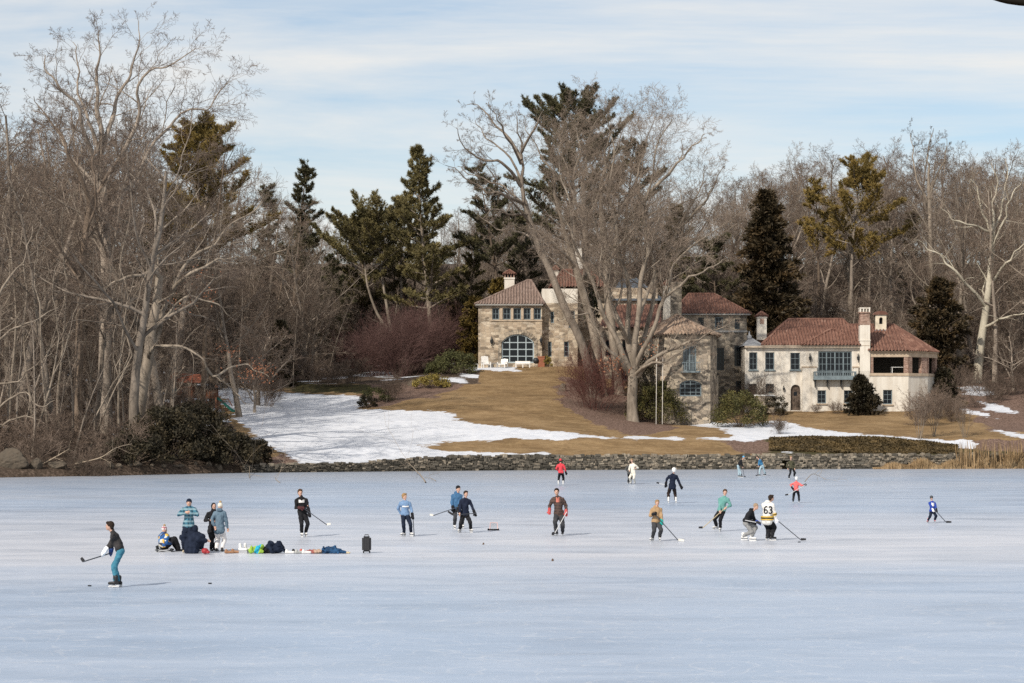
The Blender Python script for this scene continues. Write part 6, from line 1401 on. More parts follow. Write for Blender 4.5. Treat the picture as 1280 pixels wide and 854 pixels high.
# terrace furniture before the great arched window
YT = 273.0
def tpos(px): return (px-640)*YT/F
TZ = zz(459.6, YT); TW = M['white_paint']
def garden_chair(px, label, w=.72, rot=0.0, tall=1.05):
    x = tpos(px); z = g1(x, YT); r = empty('garden_chair', (x, YT, z)); tag(r, label, 'chair', 'white chairs on the terrace')
    b = lambda x0, x1, y0, y1, z0, z1: MB().box(x+x0, x+x1, YT+y0, YT+y1, z+z0, z+z1)
    b(-w/2, w/2, -.35, .3, .36, .46).build('seat', TW, r)
    m = MB(); 
    for k in range(5): q = x-w/2+w*(k+.5)/5; m.obox((q, YT+.38, z+.42+(tall-.42)/2), (1, 0, 0), (0, 1, -.25), (0, .25, 1), w/5*.44, .02, (tall-.42)/2+.03*(2-abs(k-2)))
    m.build('backrest', TW, r)
    for s_ in (-1, 1):
        b(s_*w/2-.07, s_*w/2+.07, -.42, .4, .6, .65).build('armrest', TW, r)
        for y in (-.36, .3): b(s_*w/2-.04, s_*w/2+.04, y-.04, y+.04, 0, .6).build('leg', TW, r)
    r.rotation_euler = (0, 0, rot); return r
garden_chair(607.5, 'white slat backed garden chair, leftmost before the arched window', .85, .35, 1.3)
garden_chair(628.5, 'white low garden armchair at the left foot of the arched window', .9, -.5, 1.0)
x = tpos(653.5); z = g1(x, YT); bn = empty('garden_bench', (x, YT, z)); tag(bn, 'long low white bench below the arched window', 'bench')
MB().box(x-.85, x+.85, YT-.3, YT+.3, z+.38, z+.46).build('seat', TW, bn); MB().box(x-.85, x+.85, YT+.28, YT+.34, z+.5, z+.75).build('backrest', TW, bn)
for q in (-.78, 0, .78): MB().box(x+q-.05, x+q+.05, YT-.28, YT+.28, z, z+.38).build('leg', TW, bn)
for px, lab in ((594.5, 'small pale side table left of the slat backed chair'), (618, 'small grey side table between the two white chairs')):
    x = tpos(px); z = g1(x, YT); r = empty('side_table', (x, YT, z)); tag(r, lab, 'table'); mt = TW if px < 600 else M['lead']
    MB().box(x-.32, x+.32, YT-.3, YT+.3, z+.46, z+.52).build('table_top', mt, r)
    for a in (-.27, .27):
        for b in (-.25, .25): MB().box(x+a-.03, x+a+.03, YT+b-.03, YT+b+.03, z, z+.46).build('leg', mt, r)
x = tpos(670); z = g1(x, YT); r = empty('kettle_grill', (x, YT, z)); tag(r, 'dark round kettle grill right of the arched window', 'grill')
MB().ball((x, YT, z+.72), .36, .36, .36, 14, 9).build('bowl', M['iron'], r, smooth=True)
for a in (0, 2.1, 4.2): MB().tube([(x+.12*math.cos(a), YT+.12*math.sin(a), z+.5), (x+.34*math.cos(a), YT+.34*math.sin(a), z)], .025, 6).build('leg', M['iron'], r)
x = tpos(676.5); z = g1(x, YT); m = MB(); m.box(x-.38, x+.38, YT-.1, YT+.5, z, z+1.12); m.box(x-.43, x+.43, YT-.15, YT+.55, z+1.12, z+1.2); o = m.build('terracotta_planter', flat('terracotta', (0.30, 0.12, 0.07), 0.85, 0.15, 0.2, 2), None, loc=(x, YT, z)); tag(o, 'tall square terracotta planter beside the grill', 'planter')
sh(shrub('potted_plant', 120, .38, .35, 1.3, M['lime_leaf'], 420, .3, .08, 10), 684.5, YT, 'yellow green spiky plant right of the terracotta planter', 'plant')
# distant house behind
YF = 330.0
def far_house():
    x, z = XZ(1040, 400, YF); r = empty('distant_house', (x, YF, zz(415, YF))); tag(r, 'distant house with a white edged gable peeping over the white house roof', 'house')
    xa, xb, xm = px2(1024, YF)[0], px2(1061, YF)[0], px2(1046, YF)[0]; ze = zz(392, YF); zp = zz(383, YF); z0 = zz(430, YF)
    m = MB(); m.add([(xa, YF, z0), (xb, YF, z0), (xb, YF, ze), (xm, YF, zp), (xa, YF, ze), (xa, YF+9, z0), (xb, YF+9, z0), (xb, YF+9, ze), (xm, YF+9, zp), (xa, YF+9, ze)], [(0, 1, 2, 3, 4), (1, 6, 7, 2), (5, 0, 4, 9)]); m.build('wall', M['stucco_beige'], r, uv=True)
    m = MB()
    for a, b in (((xa-.5, ze-.25), (xm, zp+.12)), ((xb+.5, ze-.25), (xm, zp+.12))): m.add([(a[0], YF-.4, a[1]), (b[0], YF-.4, b[1]), (b[0], YF+.02, b[1]), (a[0], YF+.02, a[1]), (a[0], YF-.4, a[1]-.35), (b[0], YF-.4, b[1]-.35)], [(0, 1, 2, 3), (4, 5, 1, 0)])
    m.build('gable_trim', M['white_paint'], r)
    m = MB(); x0, x1 = px2(1012, YF+4)[0], px2(1064, YF+4)[0]; m.add([(x0, YF+.5, ze-.3), (x1, YF+.5, ze-.3), (x1, YF+6, zz(372, YF+6)), (x0, YF+6, zz(372, YF+6)), (x1, YF+12, ze), (x0, YF+12, ze)], [(0, 1, 2, 3), (3, 2, 4, 5)]); m.build('roof', flat('weathered_shingle', (0.23, 0.185, 0.15), 0.9, 0.1, 0.25, 1.5), r)
    A, B = (xa, YF), (xb, YF); window(r, A, B, rect(A, B, (1043, 1049, 388.5, 394)), 2, 2, 'white_paint', d=-.05)
far_house()

# ---------------------------------------------------------------- the play set at the wood edge
def play_set():
    Y = 238.0; k = Y/F; cx = (262-640)*k; z = g1((250-640)*k, Y); o = empty('play_set', ((250-640)*k, Y, z)); tag(o, 'wooden play set with a green slide at the wood edge beyond the yews', 'play set')
    WD = flat('cedar_boards', (0.27, 0.115, 0.065), 0.85, 0.15, 0.3, 3); GR = flat('green_slide', (0.015, 0.10, 0.085), 0.35, 0.4, 0.1); TP_ = flat('brown_canopy', (0.25, 0.09, 0.055), 0.8, 0.15, 0.15, 2)
    X = lambda px: (px-640)*k; Zp = lambda py: CH+(HY-py)*k
    for px in (224, 241):
        for y in (-.7, .7): MB().box(X(px)-.06, X(px)+.06, Y+y-.06, Y+y+.06, z-.3, Zp(474)).build('post', WD, o)
    for px in (257, 271):
        for y in (-.7, .7): MB().box(X(px)-.06, X(px)+.06, Y+y-.06, Y+y+.06, z-.3, Zp(482)).build('post', WD, o)
    m = MB(); m.box(X(223), X(242), Y-.75, Y+.75, Zp(496), Zp(494.8)); m.box(X(256), X(272), Y-.75, Y+.75, Zp(498), Zp(496.8)); m.build('deck', WD, o)
    for a, b, t0, t1 in ((224, 241, 484, 494.5), (257, 271, 486, 496.5)):
        m = MB(); m.box(X(a), X(b), Y-.78, Y-.72, Zp(t0)-.06, Zp(t0)+.04); n = int((b-a)/2)
        for i in range(n+1): q = X(a)+(X(b)-X(a))*i/n; m.box(q-.045, q+.045, Y-.77, Y-.73, Zp(t1), Zp(t0))
        m.build('railing', WD, o)
    m = MB(); m.add([(X(212), Y-1.0, Zp(478)), (X(258), Y-1.0, Zp(479)), (X(258), Y+.2, Zp(468)), (X(214), Y+.2, Zp(466)), (X(258), Y+1.2, Zp(479)), (X(212), Y+1.2, Zp(478))], [(0, 1, 2, 3), (3, 2, 4, 5)]); m.build('canopy', TP_, o)
    m = MB(); m.add([(X(254), Y-1, Zp(487)), (X(274), Y-1, Zp(487)), (X(264), Y, Zp(479)), (X(254), Y+1, Zp(487)), (X(274), Y+1, Zp(487))], [(0, 1, 2), (1, 4, 2), (4, 3, 2), (3, 0, 2)]); m.build('roof', BLACKISH, o)
    p = [(X(268), Zp(497)), (X(273), Zp(499)), (X(282), Zp(506.5)), (X(290), Zp(513.5)), (X(296), Zp(516.5)), (X(298.5), Zp(516.8))]; m = MB(); vs = []
    for x, zq in p:
        for dy, dz in ((-.3, .2), (-.27, 0), (.27, 0), (.3, .2), (.36, .2), (.33, -.06), (-.33, -.06), (-.36, .2)): vs.append((x, Y-.3+dy, zq+dz))
    fs = [tuple(range(8)), tuple(8*(len(p)-1)+7-j for j in range(8))]
    for i in range(len(p)-1):
        for j in range(8): a = 8*i+j; b = 8*i+(j+1) % 8; fs.append((a, b, b+8, a+8))
    m.add(vs, fs); m.build('slide', GR, o)
    m = MB(); m.ball((X(219), Y-.3, Zp(489)), .42, .5, .4, 12, 8); m.build('tube_slide', flat('blue_green_plastic', (0.02, 0.12, 0.14), 0.35, 0.4), o)
    m = MB()
    for a, b in (((272, 500), (279, 518)), ((281, 507), (284, 519)), ((262, 500), (262, 518)), ((284, 498), (290, 508)), ((246, 496), (252, 516))): m.tube([(X(a[0]), Y+.3, Zp(a[1])), (X(b[0]), Y+.4, Zp(b[1]))], .05, 6)
    m.build('strut', WD, o)
BLACKISH = flat('dark_canopy', (0.03, 0.024, 0.02), 0.8, 0.15)
play_set()
# ---------------------------------------------------------------- the near bank under the camera, and the tree beside it
xs = np.linspace(-60, 60, 61); ys = np.linspace(-58, 29, 45); X_, Y_ = np.meshgrid(xs, ys); z_ = np.clip(2.55*(1-(Y_-4)/21), -.4, 2.55)+.08*np.sin(X_*.7)*np.sin(Y_*.6)-.06
i_ = (np.arange(60)[None, :]+np.arange(44)[:, None]*61).ravel()
tag(mesh_obj('near_bank', np.stack([X_.ravel(), Y_.ravel(), z_.ravel()], 1), np.stack([i_, i_+1, i_+62, i_+61], 1), bpy.data.materials['winter_ground'], smooth=True), 'grassy bank on the near side of the pond', None, None, 'structure')
T = Tree(77, P_LEAN, 0.006); T.traced([(4.6, 9, 1.6), (4.55, 9, 3.5), (4.6, 9.1, 5.5), (4.7, 9.0, 8.0)], .16, .08, 0, kids=False)
T.traced([(4.6, 9.05, 5.1), (3.7, 9.6, 5.75), (2.9, 9.9, 6.02), tuple(PT(1300, 2, 10)), tuple(PT(1240, -6, 10)), tuple(PT(1180, -30, 10))], .06, .014, 0, kids=False)
V, Fc = tubes(T.paths, ks); c_ = np.array([4.6, 9, 1.9]); o = empty('bank_tree', tuple(c_)); b_ = fast_obj('trunk', V-c_, Fc, flat('wet_dark_bark', (0.02, 0.018, 0.016), 0.9, 0.1), o); tag(o, 'dark tree on the near bank whose bough tip shows in the top right corner', 'tree')

# ---------------------------------------------------------------- people on the ice
BAKE = []
def blob(name, parts, mat, parent, voxel, smooth=2, loc=None, folds=0.0):
    """tapered limbs and balls fused into one continuous surface"""
    m = MB()
    for p in parts:
        if p[0] == 'c':
            _, a, b, ra, rb = p; a = Vector(a); b = Vector(b); d = b-a; n = 3
            m.tube([a+d*i/n for i in range(n+1)], [ra+(rb-ra)*i/n for i in range(n+1)], 10); m.ball(a, ra, nu=10, nv=6); m.ball(b, rb, nu=10, nv=6)
        else:
            _, c, r, rot = p; m.ball(c, r[0], r[1], r[2], 14, 10, rot)
    o = mesh_obj(name, m.v, m.f, mat, parent, smooth=False, local=True)
    if loc is not None: o.location = loc
    md = o.modifiers.new('fuse', 'REMESH'); md.mode = 'VOXEL'; md.voxel_size = voxel; md.use_smooth_shade = True
    if smooth: ms = o.modifiers.new('relax', 'SMOOTH'); ms.iterations = smooth; ms.factor = 0.5
    if folds > 0:
        if 'folds' not in bpy.data.textures: tx = bpy.data.textures.new('folds', 'CLOUDS'); tx.noise_scale = 0.11; tx.noise_depth = 2
        dm = o.modifiers.new('folds', 'DISPLACE'); dm.texture = bpy.data.textures['folds']; dm.strength = folds; dm.mid_level = 0.5; dm.texture_coords = 'GLOBAL'
    BAKE.append(o); return o
def bake_all():
    bpy.context.view_layer.update(); dg = bpy.context.evaluated_depsgraph_get(); new = []
    for o in BAKE: new.append(bpy.data.meshes.new_from_object(o.evaluated_get(dg)))
    for o, me in zip(BAKE, new): o.modifiers.clear(); o.data = me
    BAKE.clear()
def ik(a, b, l1, l2, hint):
    a = Vector(a); b = Vector(b); d = b-a; L = min(d.length, (l1+l2)*0.999); d = d.normalized()
    x = (l1*l1-l2*l2+L*L)/(2*L); h = math.sqrt(max(0.0, l1*l1-x*x)); p = Vector(hint)-d*d.dot(Vector(hint))
    p = p.normalized() if p.length > 1e-5 else d.orthogonal().normalized()
    return a+d*x+p*h, a+d*L
def cloth(name, lo, hi=None, sc=6.0):
    if name in MATS: return MATS[name]
    s = NT(name); hi = hi or tuple(c*1.8+0.004 for c in lo)
    c = s.ramp(s.noise(s.coord(), sc, 4, 0.6), [(0.3, lo), (0.7, hi)]); s.bump(s.noise(s.coord(scale=(1, 1, 0.6)), 11, 3), 0.6, 0.03)
    MATS[name] = s.fin(c, 0.9, 0.15); return MATS[name]
def plaid(name, base, l1, l2, sc=9.0):
    if name in MATS: return MATS[name]
    s = NT(name); v = s.coord(); sp = s.n('ShaderNodeSeparateXYZ'); s.l(v, sp.inputs[0])
    hx = s.math('ADD', sp.outputs['X'], s.math('MULTIPLY', sp.outputs['Y'], 0.8))
    sx = s.math('GREATER_THAN', s.math('FRACT', s.math('MULTIPLY', hx, sc)), 0.56); sz = s.math('GREATER_THAN', s.math('FRACT', s.math('MULTIPLY', sp.outputs['Z'], sc)), 0.56)
    c = s.mix(s.math('MULTIPLY', sx, 0.75), base, l1); c = s.mix(s.math('MULTIPLY', sz, 0.75), c, l2)
    MATS[name] = s.fin(c, 0.9, 0.12); return MATS[name]
def camo(name):
    if name in MATS: return MATS[name]
    s = NT(name); vo = s.n('ShaderNodeTexVoronoi'); vo.inputs['Scale'].default_value = 9.0; s.l(s.coord(), vo.inputs['Vector']); sp = s.n('ShaderNodeSeparateColor'); s.l(vo.outputs['Color'], sp.inputs[0])
    c = s.ramp(sp.outputs[0], [(0.0, (0.03, 0.10, 0.28)), (0.28, (0.65, 0.42, 0.08)), (0.48, (0.04, 0.05, 0.09)), (0.62, (0.62, 0.6, 0.52)), (0.8, (0.05, 0.17, 0.38)), (0.92, (0.16, 0.2, 0.08))], 'CONSTANT')
    MATS[name] = s.fin(c, 0.85, 0.15); return MATS[name]
SKIN = flat('skin', (0.52, 0.32, 0.24), 0.6, 0.3, 0.06, 20)
HAIR = {'dark': cloth('hair_dark', (0.018, 0.012, 0.009), (0.045, 0.03, 0.022), 30), 'brown': cloth('hair_brown', (0.05, 0.028, 0.016), (0.11, 0.065, 0.038), 30), 'fair': cloth('hair_fair', (0.2, 0.12, 0.055), (0.36, 0.23, 0.11), 30)}
BLACK = cloth('black_fabric', (0.009, 0.009, 0.011), (0.022, 0.022, 0.025)); STEEL = flat('skate_steel', (0.5, 0.5, 0.52), 0.3, 0.5, 0.05, 8, 0.8)
WHITE = cloth('white_fabric', (0.68, 0.66, 0.63), (0.8, 0.78, 0.75)); BOOTW = flat('white_boot', (0.7, 0.69, 0.67), 0.5, 0.3, 0.08); BOOTB = flat('black_boot', (0.018, 0.018, 0.02), 0.45, 0.35, 0.2)
STICKS = []
def person(label, head, sh, hip, feet, hands, yaw, top, pants, hair='dark', hat=None, hood=None, gloves=None, boots='w', sleeves=True, ldy=0.0, hdy=None, skirt=0.06, sit=None, knee=None, elbow=None, bulk=1.0, look=None, mark=None, group=None, shoes=False, scarf=None):
    fy = max(f[1] for f in feet); Y = IY(fy); s = Y/F; bx = sum(f[0] for f in feet)/2
    loc = Vector(((bx-640)*s, Y, 0.0))
    P = lambda q, dy=0.0: Vector(((q[0]-bx)*s, dy, (fy-q[1])*s))
    th = R(yaw); f = Vector((math.sin(th), -math.cos(th), 0)); a = Vector((math.cos(th), math.sin(th), 0))
    hd = P(head, ldy if hdy is None else hdy); k = ((fy-head[1])*s)/1.64 if sit is None else sit
    k = max(0.55, min(1.12, k)) if sit is None else sit
    S = P(sh, ldy); Hp = P(hip, 0.0); up = (S-Hp).normalized()
    swap = a.x < -0.05
    side = [-1, 1] if not swap else [1, -1]
    hy_ = th if look is None else R(look); rot = Matrix.Rotation(hy_, 3, 'Z')
    lf = Vector((math.sin(hy_), -math.cos(hy_), 0)); la = Vector((math.cos(hy_), math.sin(hy_), 0))
    body = []; jac = []; pan = []
    b = bulk*k
    neck = S+up*0.05*k
    body += [('c', Hp, S-up*.12*k, .085*k, .085*k), ('c', S-up*.02*k, hd-Vector((0, 0, .06*k)), .055*k, .052*k), ('b', hd, (.084*k, .102*k, .122*k), rot)]
    body += [('b', hd+lf*.098*k-Vector((0, 0, .012*k)), (.014*k, .022*k, .022*k), rot), ('b', hd+lf*.052*k-Vector((0, 0, .075*k)), (.042*k, .045*k, .036*k), rot)]
    for q in (-1, 1): body.append(('b', hd+la*q*.078*k, (.012*k, .02*k, .03*k), rot))
    chest = S-up*.13*k
    jac += [('c', Hp+up*.09*k-Vector((0, 0, skirt*.6)), chest-up*.1*k, .142*b, .15*b), ('c', chest-a*.085*k, chest+a*.085*k, .125*b, .125*b), ('c', S-a*.085*k-up*.045*k, S+a*.085*k-up*.045*k, .082*b, .082*b), ('c', Hp-a*.07*k+up*.1*k, Hp+a*.07*k+up*.1*k, .12*b, .12*b), ('c', S-up*.04*k, S+up*.045*k, .085*k, .068*k)]
    if skirt > .02:
        for q in (-1, 1): jac.append(('c', Hp+a*q*.065*k+up*.1*k, Hp+a*q*.07*k-Vector((0, 0, skirt-.085*k)), .118*b, .125*b))
    pan += [('c', Hp-a*.055*k, Hp+a*.055*k, .112*b, .112*b)]
    wr = []; el = []
    for i, hpx in enumerate(hands):
        sg = side[i]; so_ = S+a*sg*.18*k-up*.075*k
        tgt = P(hpx, hpx[2] if len(hpx) > 2 else 0.0)
        hint = (Vector(elbow[i]) if elbow else (-f*0.7+a*sg*0.5+Vector((0, 0, -.5))))
        e, w_ = ik(so_, tgt, .285*k, .27*k, hint); wr.append(w_); el.append(e)
        body += [('c', so_, e, .05*k, .042*k), ('c', e, w_, .042*k, .03*k)]
        jac += [('c', so_, e, .073*b, .062*b), ('c', e, e+(w_-e)*.9, .062*b, .05*b)]
        # hand: palm, four fingers of unequal length, thumb from the side of the palm
        d = (w_-e).normalized(); sd_ = d.cross(f); sd_ = sd_.normalized() if sd_.length > .1 else d.orthogonal().normalized(); pn = d.cross(sd_)
        body.append(('c', w_, w_+d*.075*k, .03*k, .036*k))
        if not gloves or gloves[i] is None:
            for q, ln in ((-.03, .055), (-.01, .068), (.01, .064), (.029, .05)):
                r0 = w_+d*.08*k+sd_*q*k; r1 = r0+d*ln*.6*k+pn*.012*k; body += [('c', r0, r1, .0105*k, .010*k), ('c', r1, r1+d*ln*.35*k+pn*.03*k, .010*k, .0085*k)]
            r0 = w_+d*.02*k+sd_*.034*k; body.append(('c', r0, r0+d*.045*k+sd_*.028*k+pn*.012*k, .012*k, .010*k))
    ank = []
    for i, fp in enumerate(feet):
        sg = side[i]; dy = fp[2] if len(fp) > 2 else 0.0; g0 = P(fp, dy); g0.z = max(g0.z, 0.0) if dy == 0 else max(0.0, g0.z)
        g0 = Vector((g0.x, g0.y, g0.z)); an = g0+Vector((0, 0, (.155 if not shoes else .09)*k)); hj = Hp+a*sg*.085*k-up*.02*k
        fwd = f if len(fp) < 4 else Vector((math.sin(R(fp[3])), -math.cos(R(fp[3])), 0))
        kn, an2 = ik(hj, an, .44*k, .43*k, Vector(knee[i]) if knee else f+a*sg*.12)
        body += [('c', hj, kn, .078*k, .055*k), ('c', kn, an, .052*k, .035*k)]
        pan += [('c', hj, kn, .104*b, .082*b), ('c', kn, an+(kn-an)*.10, .08*b, .068*b)]
        body.append(('c', an-Vector((0, 0, .03*k)), an-Vector((0, 0, .045*k))+fwd*.13*k, .035*k, .03*k))
        ank.append((an, g0, fwd))
    o = blob('person', body, SKIN, None, .012*max(.8, k), 1, loc)
    tag(o, label, 'person', group)
    vx = .02*max(.8, k)
    jk = blob('jacket', jac, top, o, vx, 2, folds=.055*k); blob('trousers', pan, pants, o, vx, 2, folds=.05*k)
    if hood is not None:
        blob('hood', [('b', S+up*.05*k-f*.075*k, (.12*k, .075*k, .075*k), Matrix.Rotation(th, 3, 'Z'))] if hood != 'up' else [('b', hd-lf*.02*k+Vector((0, 0, .01*k)), (.098*k, .11*k, .135*k), rot), ('c', hd-Vector((0, 0, .1*k))-lf*.02*k, S+up*.03*k, .085*k, .1*k)], top, o, vx, 1)
    if hair and hat is None and hood != 'up':
        blob('hair', [('b', hd+Vector((0, 0, .034*k))-lf*.022*k, (.10*k, .108*k, .108*k), rot), ('b', hd-lf*.05*k-Vector((0, 0, .025*k)), (.088*k, .062*k, .08*k), rot), ('b', hd+Vector((0, 0, .095*k))+lf*.05*k, (.08*k, .055*k, .04*k), rot)], HAIR[hair], o, .012*k, 1)
    if hat is not None:
        kind, hm = hat
        if kind == 'beanie' or kind == 'bobble':
            ho = blob('hat', [('b', hd+Vector((0, 0, .052*k))-lf*.012*k, (.094*k, .108*k, .098*k), rot), ('c', hd+la*.05*k+Vector((0, 0, .03*k)), hd-la*.05*k+Vector((0, 0, .03*k)), .05*k, .05*k)], hm, o, .012*k, 1)
            if kind == 'bobble': blob('bobble', [('b', hd+Vector((0, 0, .175*k)), (.05*k, .05*k, .05*k), rot)], cloth('bobble_wool', (0.3, 0.2, 0.1), (0.42, 0.3, 0.17)), ho, .012*k, 0)
        elif kind == 'helmet':
            ho = blob('helmet', [('b', hd+Vector((0, 0, .045*k))-lf*.012*k, (.115*k, .135*k, .115*k), rot), ('b', hd-lf*.06*k-Vector((0, 0, .01*k)), (.1*k, .07*k, .09*k), rot)], hm, o, .014*k, 1)
        if hair: blob('hair', [('b', hd-lf*.035*k-Vector((0, 0, .03*k)), (.083*k, .07*k, .07*k), rot)], HAIR[hair], o, .012*k, 1)
    if f.y < 0.5 or look is not None:
        for q in (-1, 1): m = MB().ball(hd+lf*.088*k+la*q*.031*k+Vector((0, 0, .012*k)), .0115*k, nu=8, nv=5); m.build('eye', flat('eye_dark', (0.03, 0.02, 0.018), 0.3), o, local=True)
        MB().ball(hd+lf*.088*k-Vector((0, 0, .052*k)), .024*k, .012*k, .007*k, 8, 5, rot).build('mouth', flat('lips', (0.33, 0.13, 0.11), 0.5), o, local=True)
    for i in range(len(hands)):
        if gloves and gloves[i] is not None:
            d = (wr[i]-el[i]).normalized(); sd_ = d.cross(f); sd_ = sd_.normalized() if sd_.length > .1 else d.orthogonal().normalized(); pn = d.cross(sd_); w_ = wr[i]
            q = [('c', w_-d*.09*k, w_+d*.02*k, .068*k, .062*k), ('c', w_+d*.02*k, w_+d*.09*k, .06*k, .056*k), ('c', w_+d*.03*k+sd_*.05*k, w_+d*.10*k+sd_*.085*k, .026*k, .022*k)]
            for u, ln in ((-.04, .06), (-.013, .075), (.014, .072), (.04, .055)): q.append(('c', w_+d*.09*k+sd_*u*k, w_+d*(.09+ln)*k+sd_*u*k+pn*.02*k, .02*k, .017*k))
            blob('glove', q, gloves[i], o, .012*k, 1)
    bm_ = BOOTW if boots == 'w' else (BOOTB if boots == 'b' else boots)
    for an, g0, fwd in ank:
        sd_ = Vector((-fwd.y, fwd.x, 0))
        if shoes:
            blob('shoe', [('c', g0+Vector((0, 0, .045*k))-fwd*.05*k, g0+Vector((0, 0, .04*k))+fwd*.17*k, .045*k, .038*k), ('c', g0+Vector((0, 0, .05*k)), g0+Vector((0, 0, .12*k)), .045*k, .05*k)], bm_, o, .014*k, 1); continue
        sk = blob('skate', [('c', g0+Vector((0, 0, .115*k))-fwd*.05*k, g0+Vector((0, 0, .105*k))+fwd*.17*k, .045*k, .04*k), ('c', g0+Vector((0, 0, .12*k)), g0+Vector((0, 0, .27*k))-fwd*.015*k, .05*k, .056*k), ('c', g0+Vector((0, 0, .20*k))+fwd*.03*k, g0+Vector((0, 0, .29*k))+fwd*.045*k, .035*k, .03*k)], bm_, o, .014*k, 1)
        m = MB(); m.obox(g0+fwd*.055*k+Vector((0, 0, .014*k)), fwd, sd_, (0, 0, 1), .145*k, .004*k, .013*k)
        for q in (-.05, .14): m.obox(g0+fwd*q*k+Vector((0, 0, .05*k)), fwd, sd_, (0, 0, 1), .035*k, .014*k, .026*k)
        m.build('blade', BOOTW, sk, local=True)
        m = MB(); m.obox(g0+fwd*.06*k+Vector((0, 0, .078*k)), fwd, sd_, (0, 0, 1), .14*k, .036*k, .010*k); m.build('sole', BOOTB, sk, local=True)
    info = dict(o=o, Y=Y, s=s, P=P, loc=loc, k=k, S=S, Hp=Hp, f=f, a=a, up=up, wr=wr, el=el, hd=hd, b=b)
    return info
def stick(I, label, top, heel, tip, dy=(0.0, 0.0), col=None, blade_col=None, r=0.017):
    """hockey stick held in the hands: shaft, blade"""
    s = I['s']; Y = I['Y']; Pw = lambda q, d: Vector(((q[0]-640)*(Y+d)/F, Y+d, max(0.02, CH+(HY-q[1])*(Y+d)/F)))
    a = Pw(top, dy[0]); b = Pw(heel, dy[1]); t = Pw(tip, dy[1]); o = empty('hockey_stick', a); tag(o, label, 'hockey stick', 'hockey sticks on the ice')
    d = (b-a).normalized(); sd_ = d.orthogonal().normalized(); MB().tube([a, b], r, 6).build('shaft', col or SHAFT, o)
    m = MB(); e = (t-b); n = e.cross(Vector((0, 0, 1))); n = n.normalized() if n.length > .01 else Vector((0, 1, 0)); up = n.cross(e).normalized(); up = up if up.z > 0 else -up
    L = e.length; ed = e.normalized(); N = 5; vs = []
    for i in range(N+1):
        c = b+ed*L*i/N+n*.05*(i/N)**2+up*.02; h = .042*(1-.25*(i/N)**3)
        vs += [c-n*.007-up*h, c+n*.007-up*h, c+n*.007+up*h, c-n*.007+up*h]
    fs = [(0, 1, 2, 3), (4*N+3, 4*N+2, 4*N+1, 4*N)]
    for i in range(N):
        for q in range(4): A_ = 4*i+q; B_ = 4*i+(q+1) % 4; fs.append((A_, A_+4, B_+4, B_))
    m.add(vs, fs); m.build('blade', blade_col or BLADE, o); return o
SHAFT = flat('stick_shaft', (0.045, 0.05, 0.06), 0.45, 0.35, 0.15, 3); BLADE = flat('stick_tape', (0.025, 0.025, 0.028), 0.8, 0.2); SHAFT_W = flat('wooden_shaft', (0.42, 0.34, 0.2), 0.6, 0.3); SHAFT_P = flat('pale_shaft', (0.5, 0.5, 0.5), 0.45, 0.35); BLADE_W = flat('pale_tape', (0.62, 0.6, 0.55), 0.8, 0.2)
TEAL_P = cloth('teal_leggings', (0.035, 0.13, 0.18)); NAVY = cloth('navy_fabric', (0.008, 0.012, 0.024), (0.018, 0.025, 0.046)); CHAR = cloth('charcoal_fabric', (0.035, 0.036, 0.04), (0.06, 0.06, 0.064)); GREYP = cloth('grey_sweatpants', (0.20, 0.20, 0.2), (0.3, 0.3, 0.295)); JEANS = cloth('pale_jeans', (0.27, 0.38, 0.44), (0.42, 0.53, 0.58))
gl_w = cloth('white_glove', (0.6, 0.6, 0.62)); gl_n = cloth('navy_glove', (0.03, 0.06, 0.18)); gl_r = cloth('red_glove', (0.36, 0.03, 0.035), (0.52, 0.12, 0.11)); gl_b = BLACK; gl_bl = cloth('blue_glove', (0.02, 0.05, 0.25), (0.04, 0.09, 0.36)); gl_t = cloth('teal_glove', (0.01, 0.26, 0.24), (0.03, 0.36, 0.32))
# 1 the near skater
I = person('skater in charcoal top and teal leggings bent forward at lower left, nearest the camera', (137.2, 657.8), (141.2, 665.5), (151, 688.5), [(145.2, 733.6, -.08), (148.2, 734.2, .08)], [(128.5, 694.5, -.12), (137, 692.5, .18)], -90, cloth('charcoal_top', (0.028, 0.026, 0.026), (0.055, 0.05, 0.05)), TEAL_P, 'dark', gloves=[gl_w, gl_n], boots='b', skirt=.02, bulk=.88, look=-88)
stick(I, 'black stick held low and forward by the nearest skater', (139.5, 691.2), (104, 702.3), (100.3, 698), (.1, -.1))
# 3-6 the group by the bags
person('man in teal plaid jacket and dark beanie fiddling with his front buttons', (236.3, 628.8), (236.3, 634.6), (235.8, 657.6), [(230, 690.6), (236.5, 691)], [(234, 640.6, -.30), (238.6, 640.8, -.30)], 0, plaid('teal_plaid', (0.06, 0.17, 0.235), (0.02, 0.045, 0.075), (0.25, 0.36, 0.40), 7.5), NAVY, None, hat=('beanie', NAVY), boots=flat('tan_shoe', (0.5, 0.42, 0.3)), shoes=True, elbow=[(-1, .1, -.4), (1, .1, -.4)], skirt=.08, bulk=1.08)
person('person in navy hooded coat crouching with back turned in front of the plaid jacket', (243.4, 661.8), (243.2, 667.5), (239.5, 684), [(236, 692.0, .1), (250, 691.8, .25)], [(233, 680, .1), (258, 676, -.05)], 160, NAVY, NAVY, None, hood='up', sit=1.0, knee=[(-.3, .8, .6), (.8, .7, .5)], boots='w', ldy=.2, skirt=.2, bulk=1.5)
person('person in black coat with hood up, half hidden behind the bobble hat woman', (267.2, 633.2), (266.8, 639.5), (265.4, 663.5), [(263.8, 688.6), (267.8, 688.2)], [(263.8, 650, -.2), (270, 652, -.15)], 25, cloth('black_coat', (0.012, 0.012, 0.014)), BLACK, None, hood='up', boots=BOOTB, shoes=True, skirt=.12)
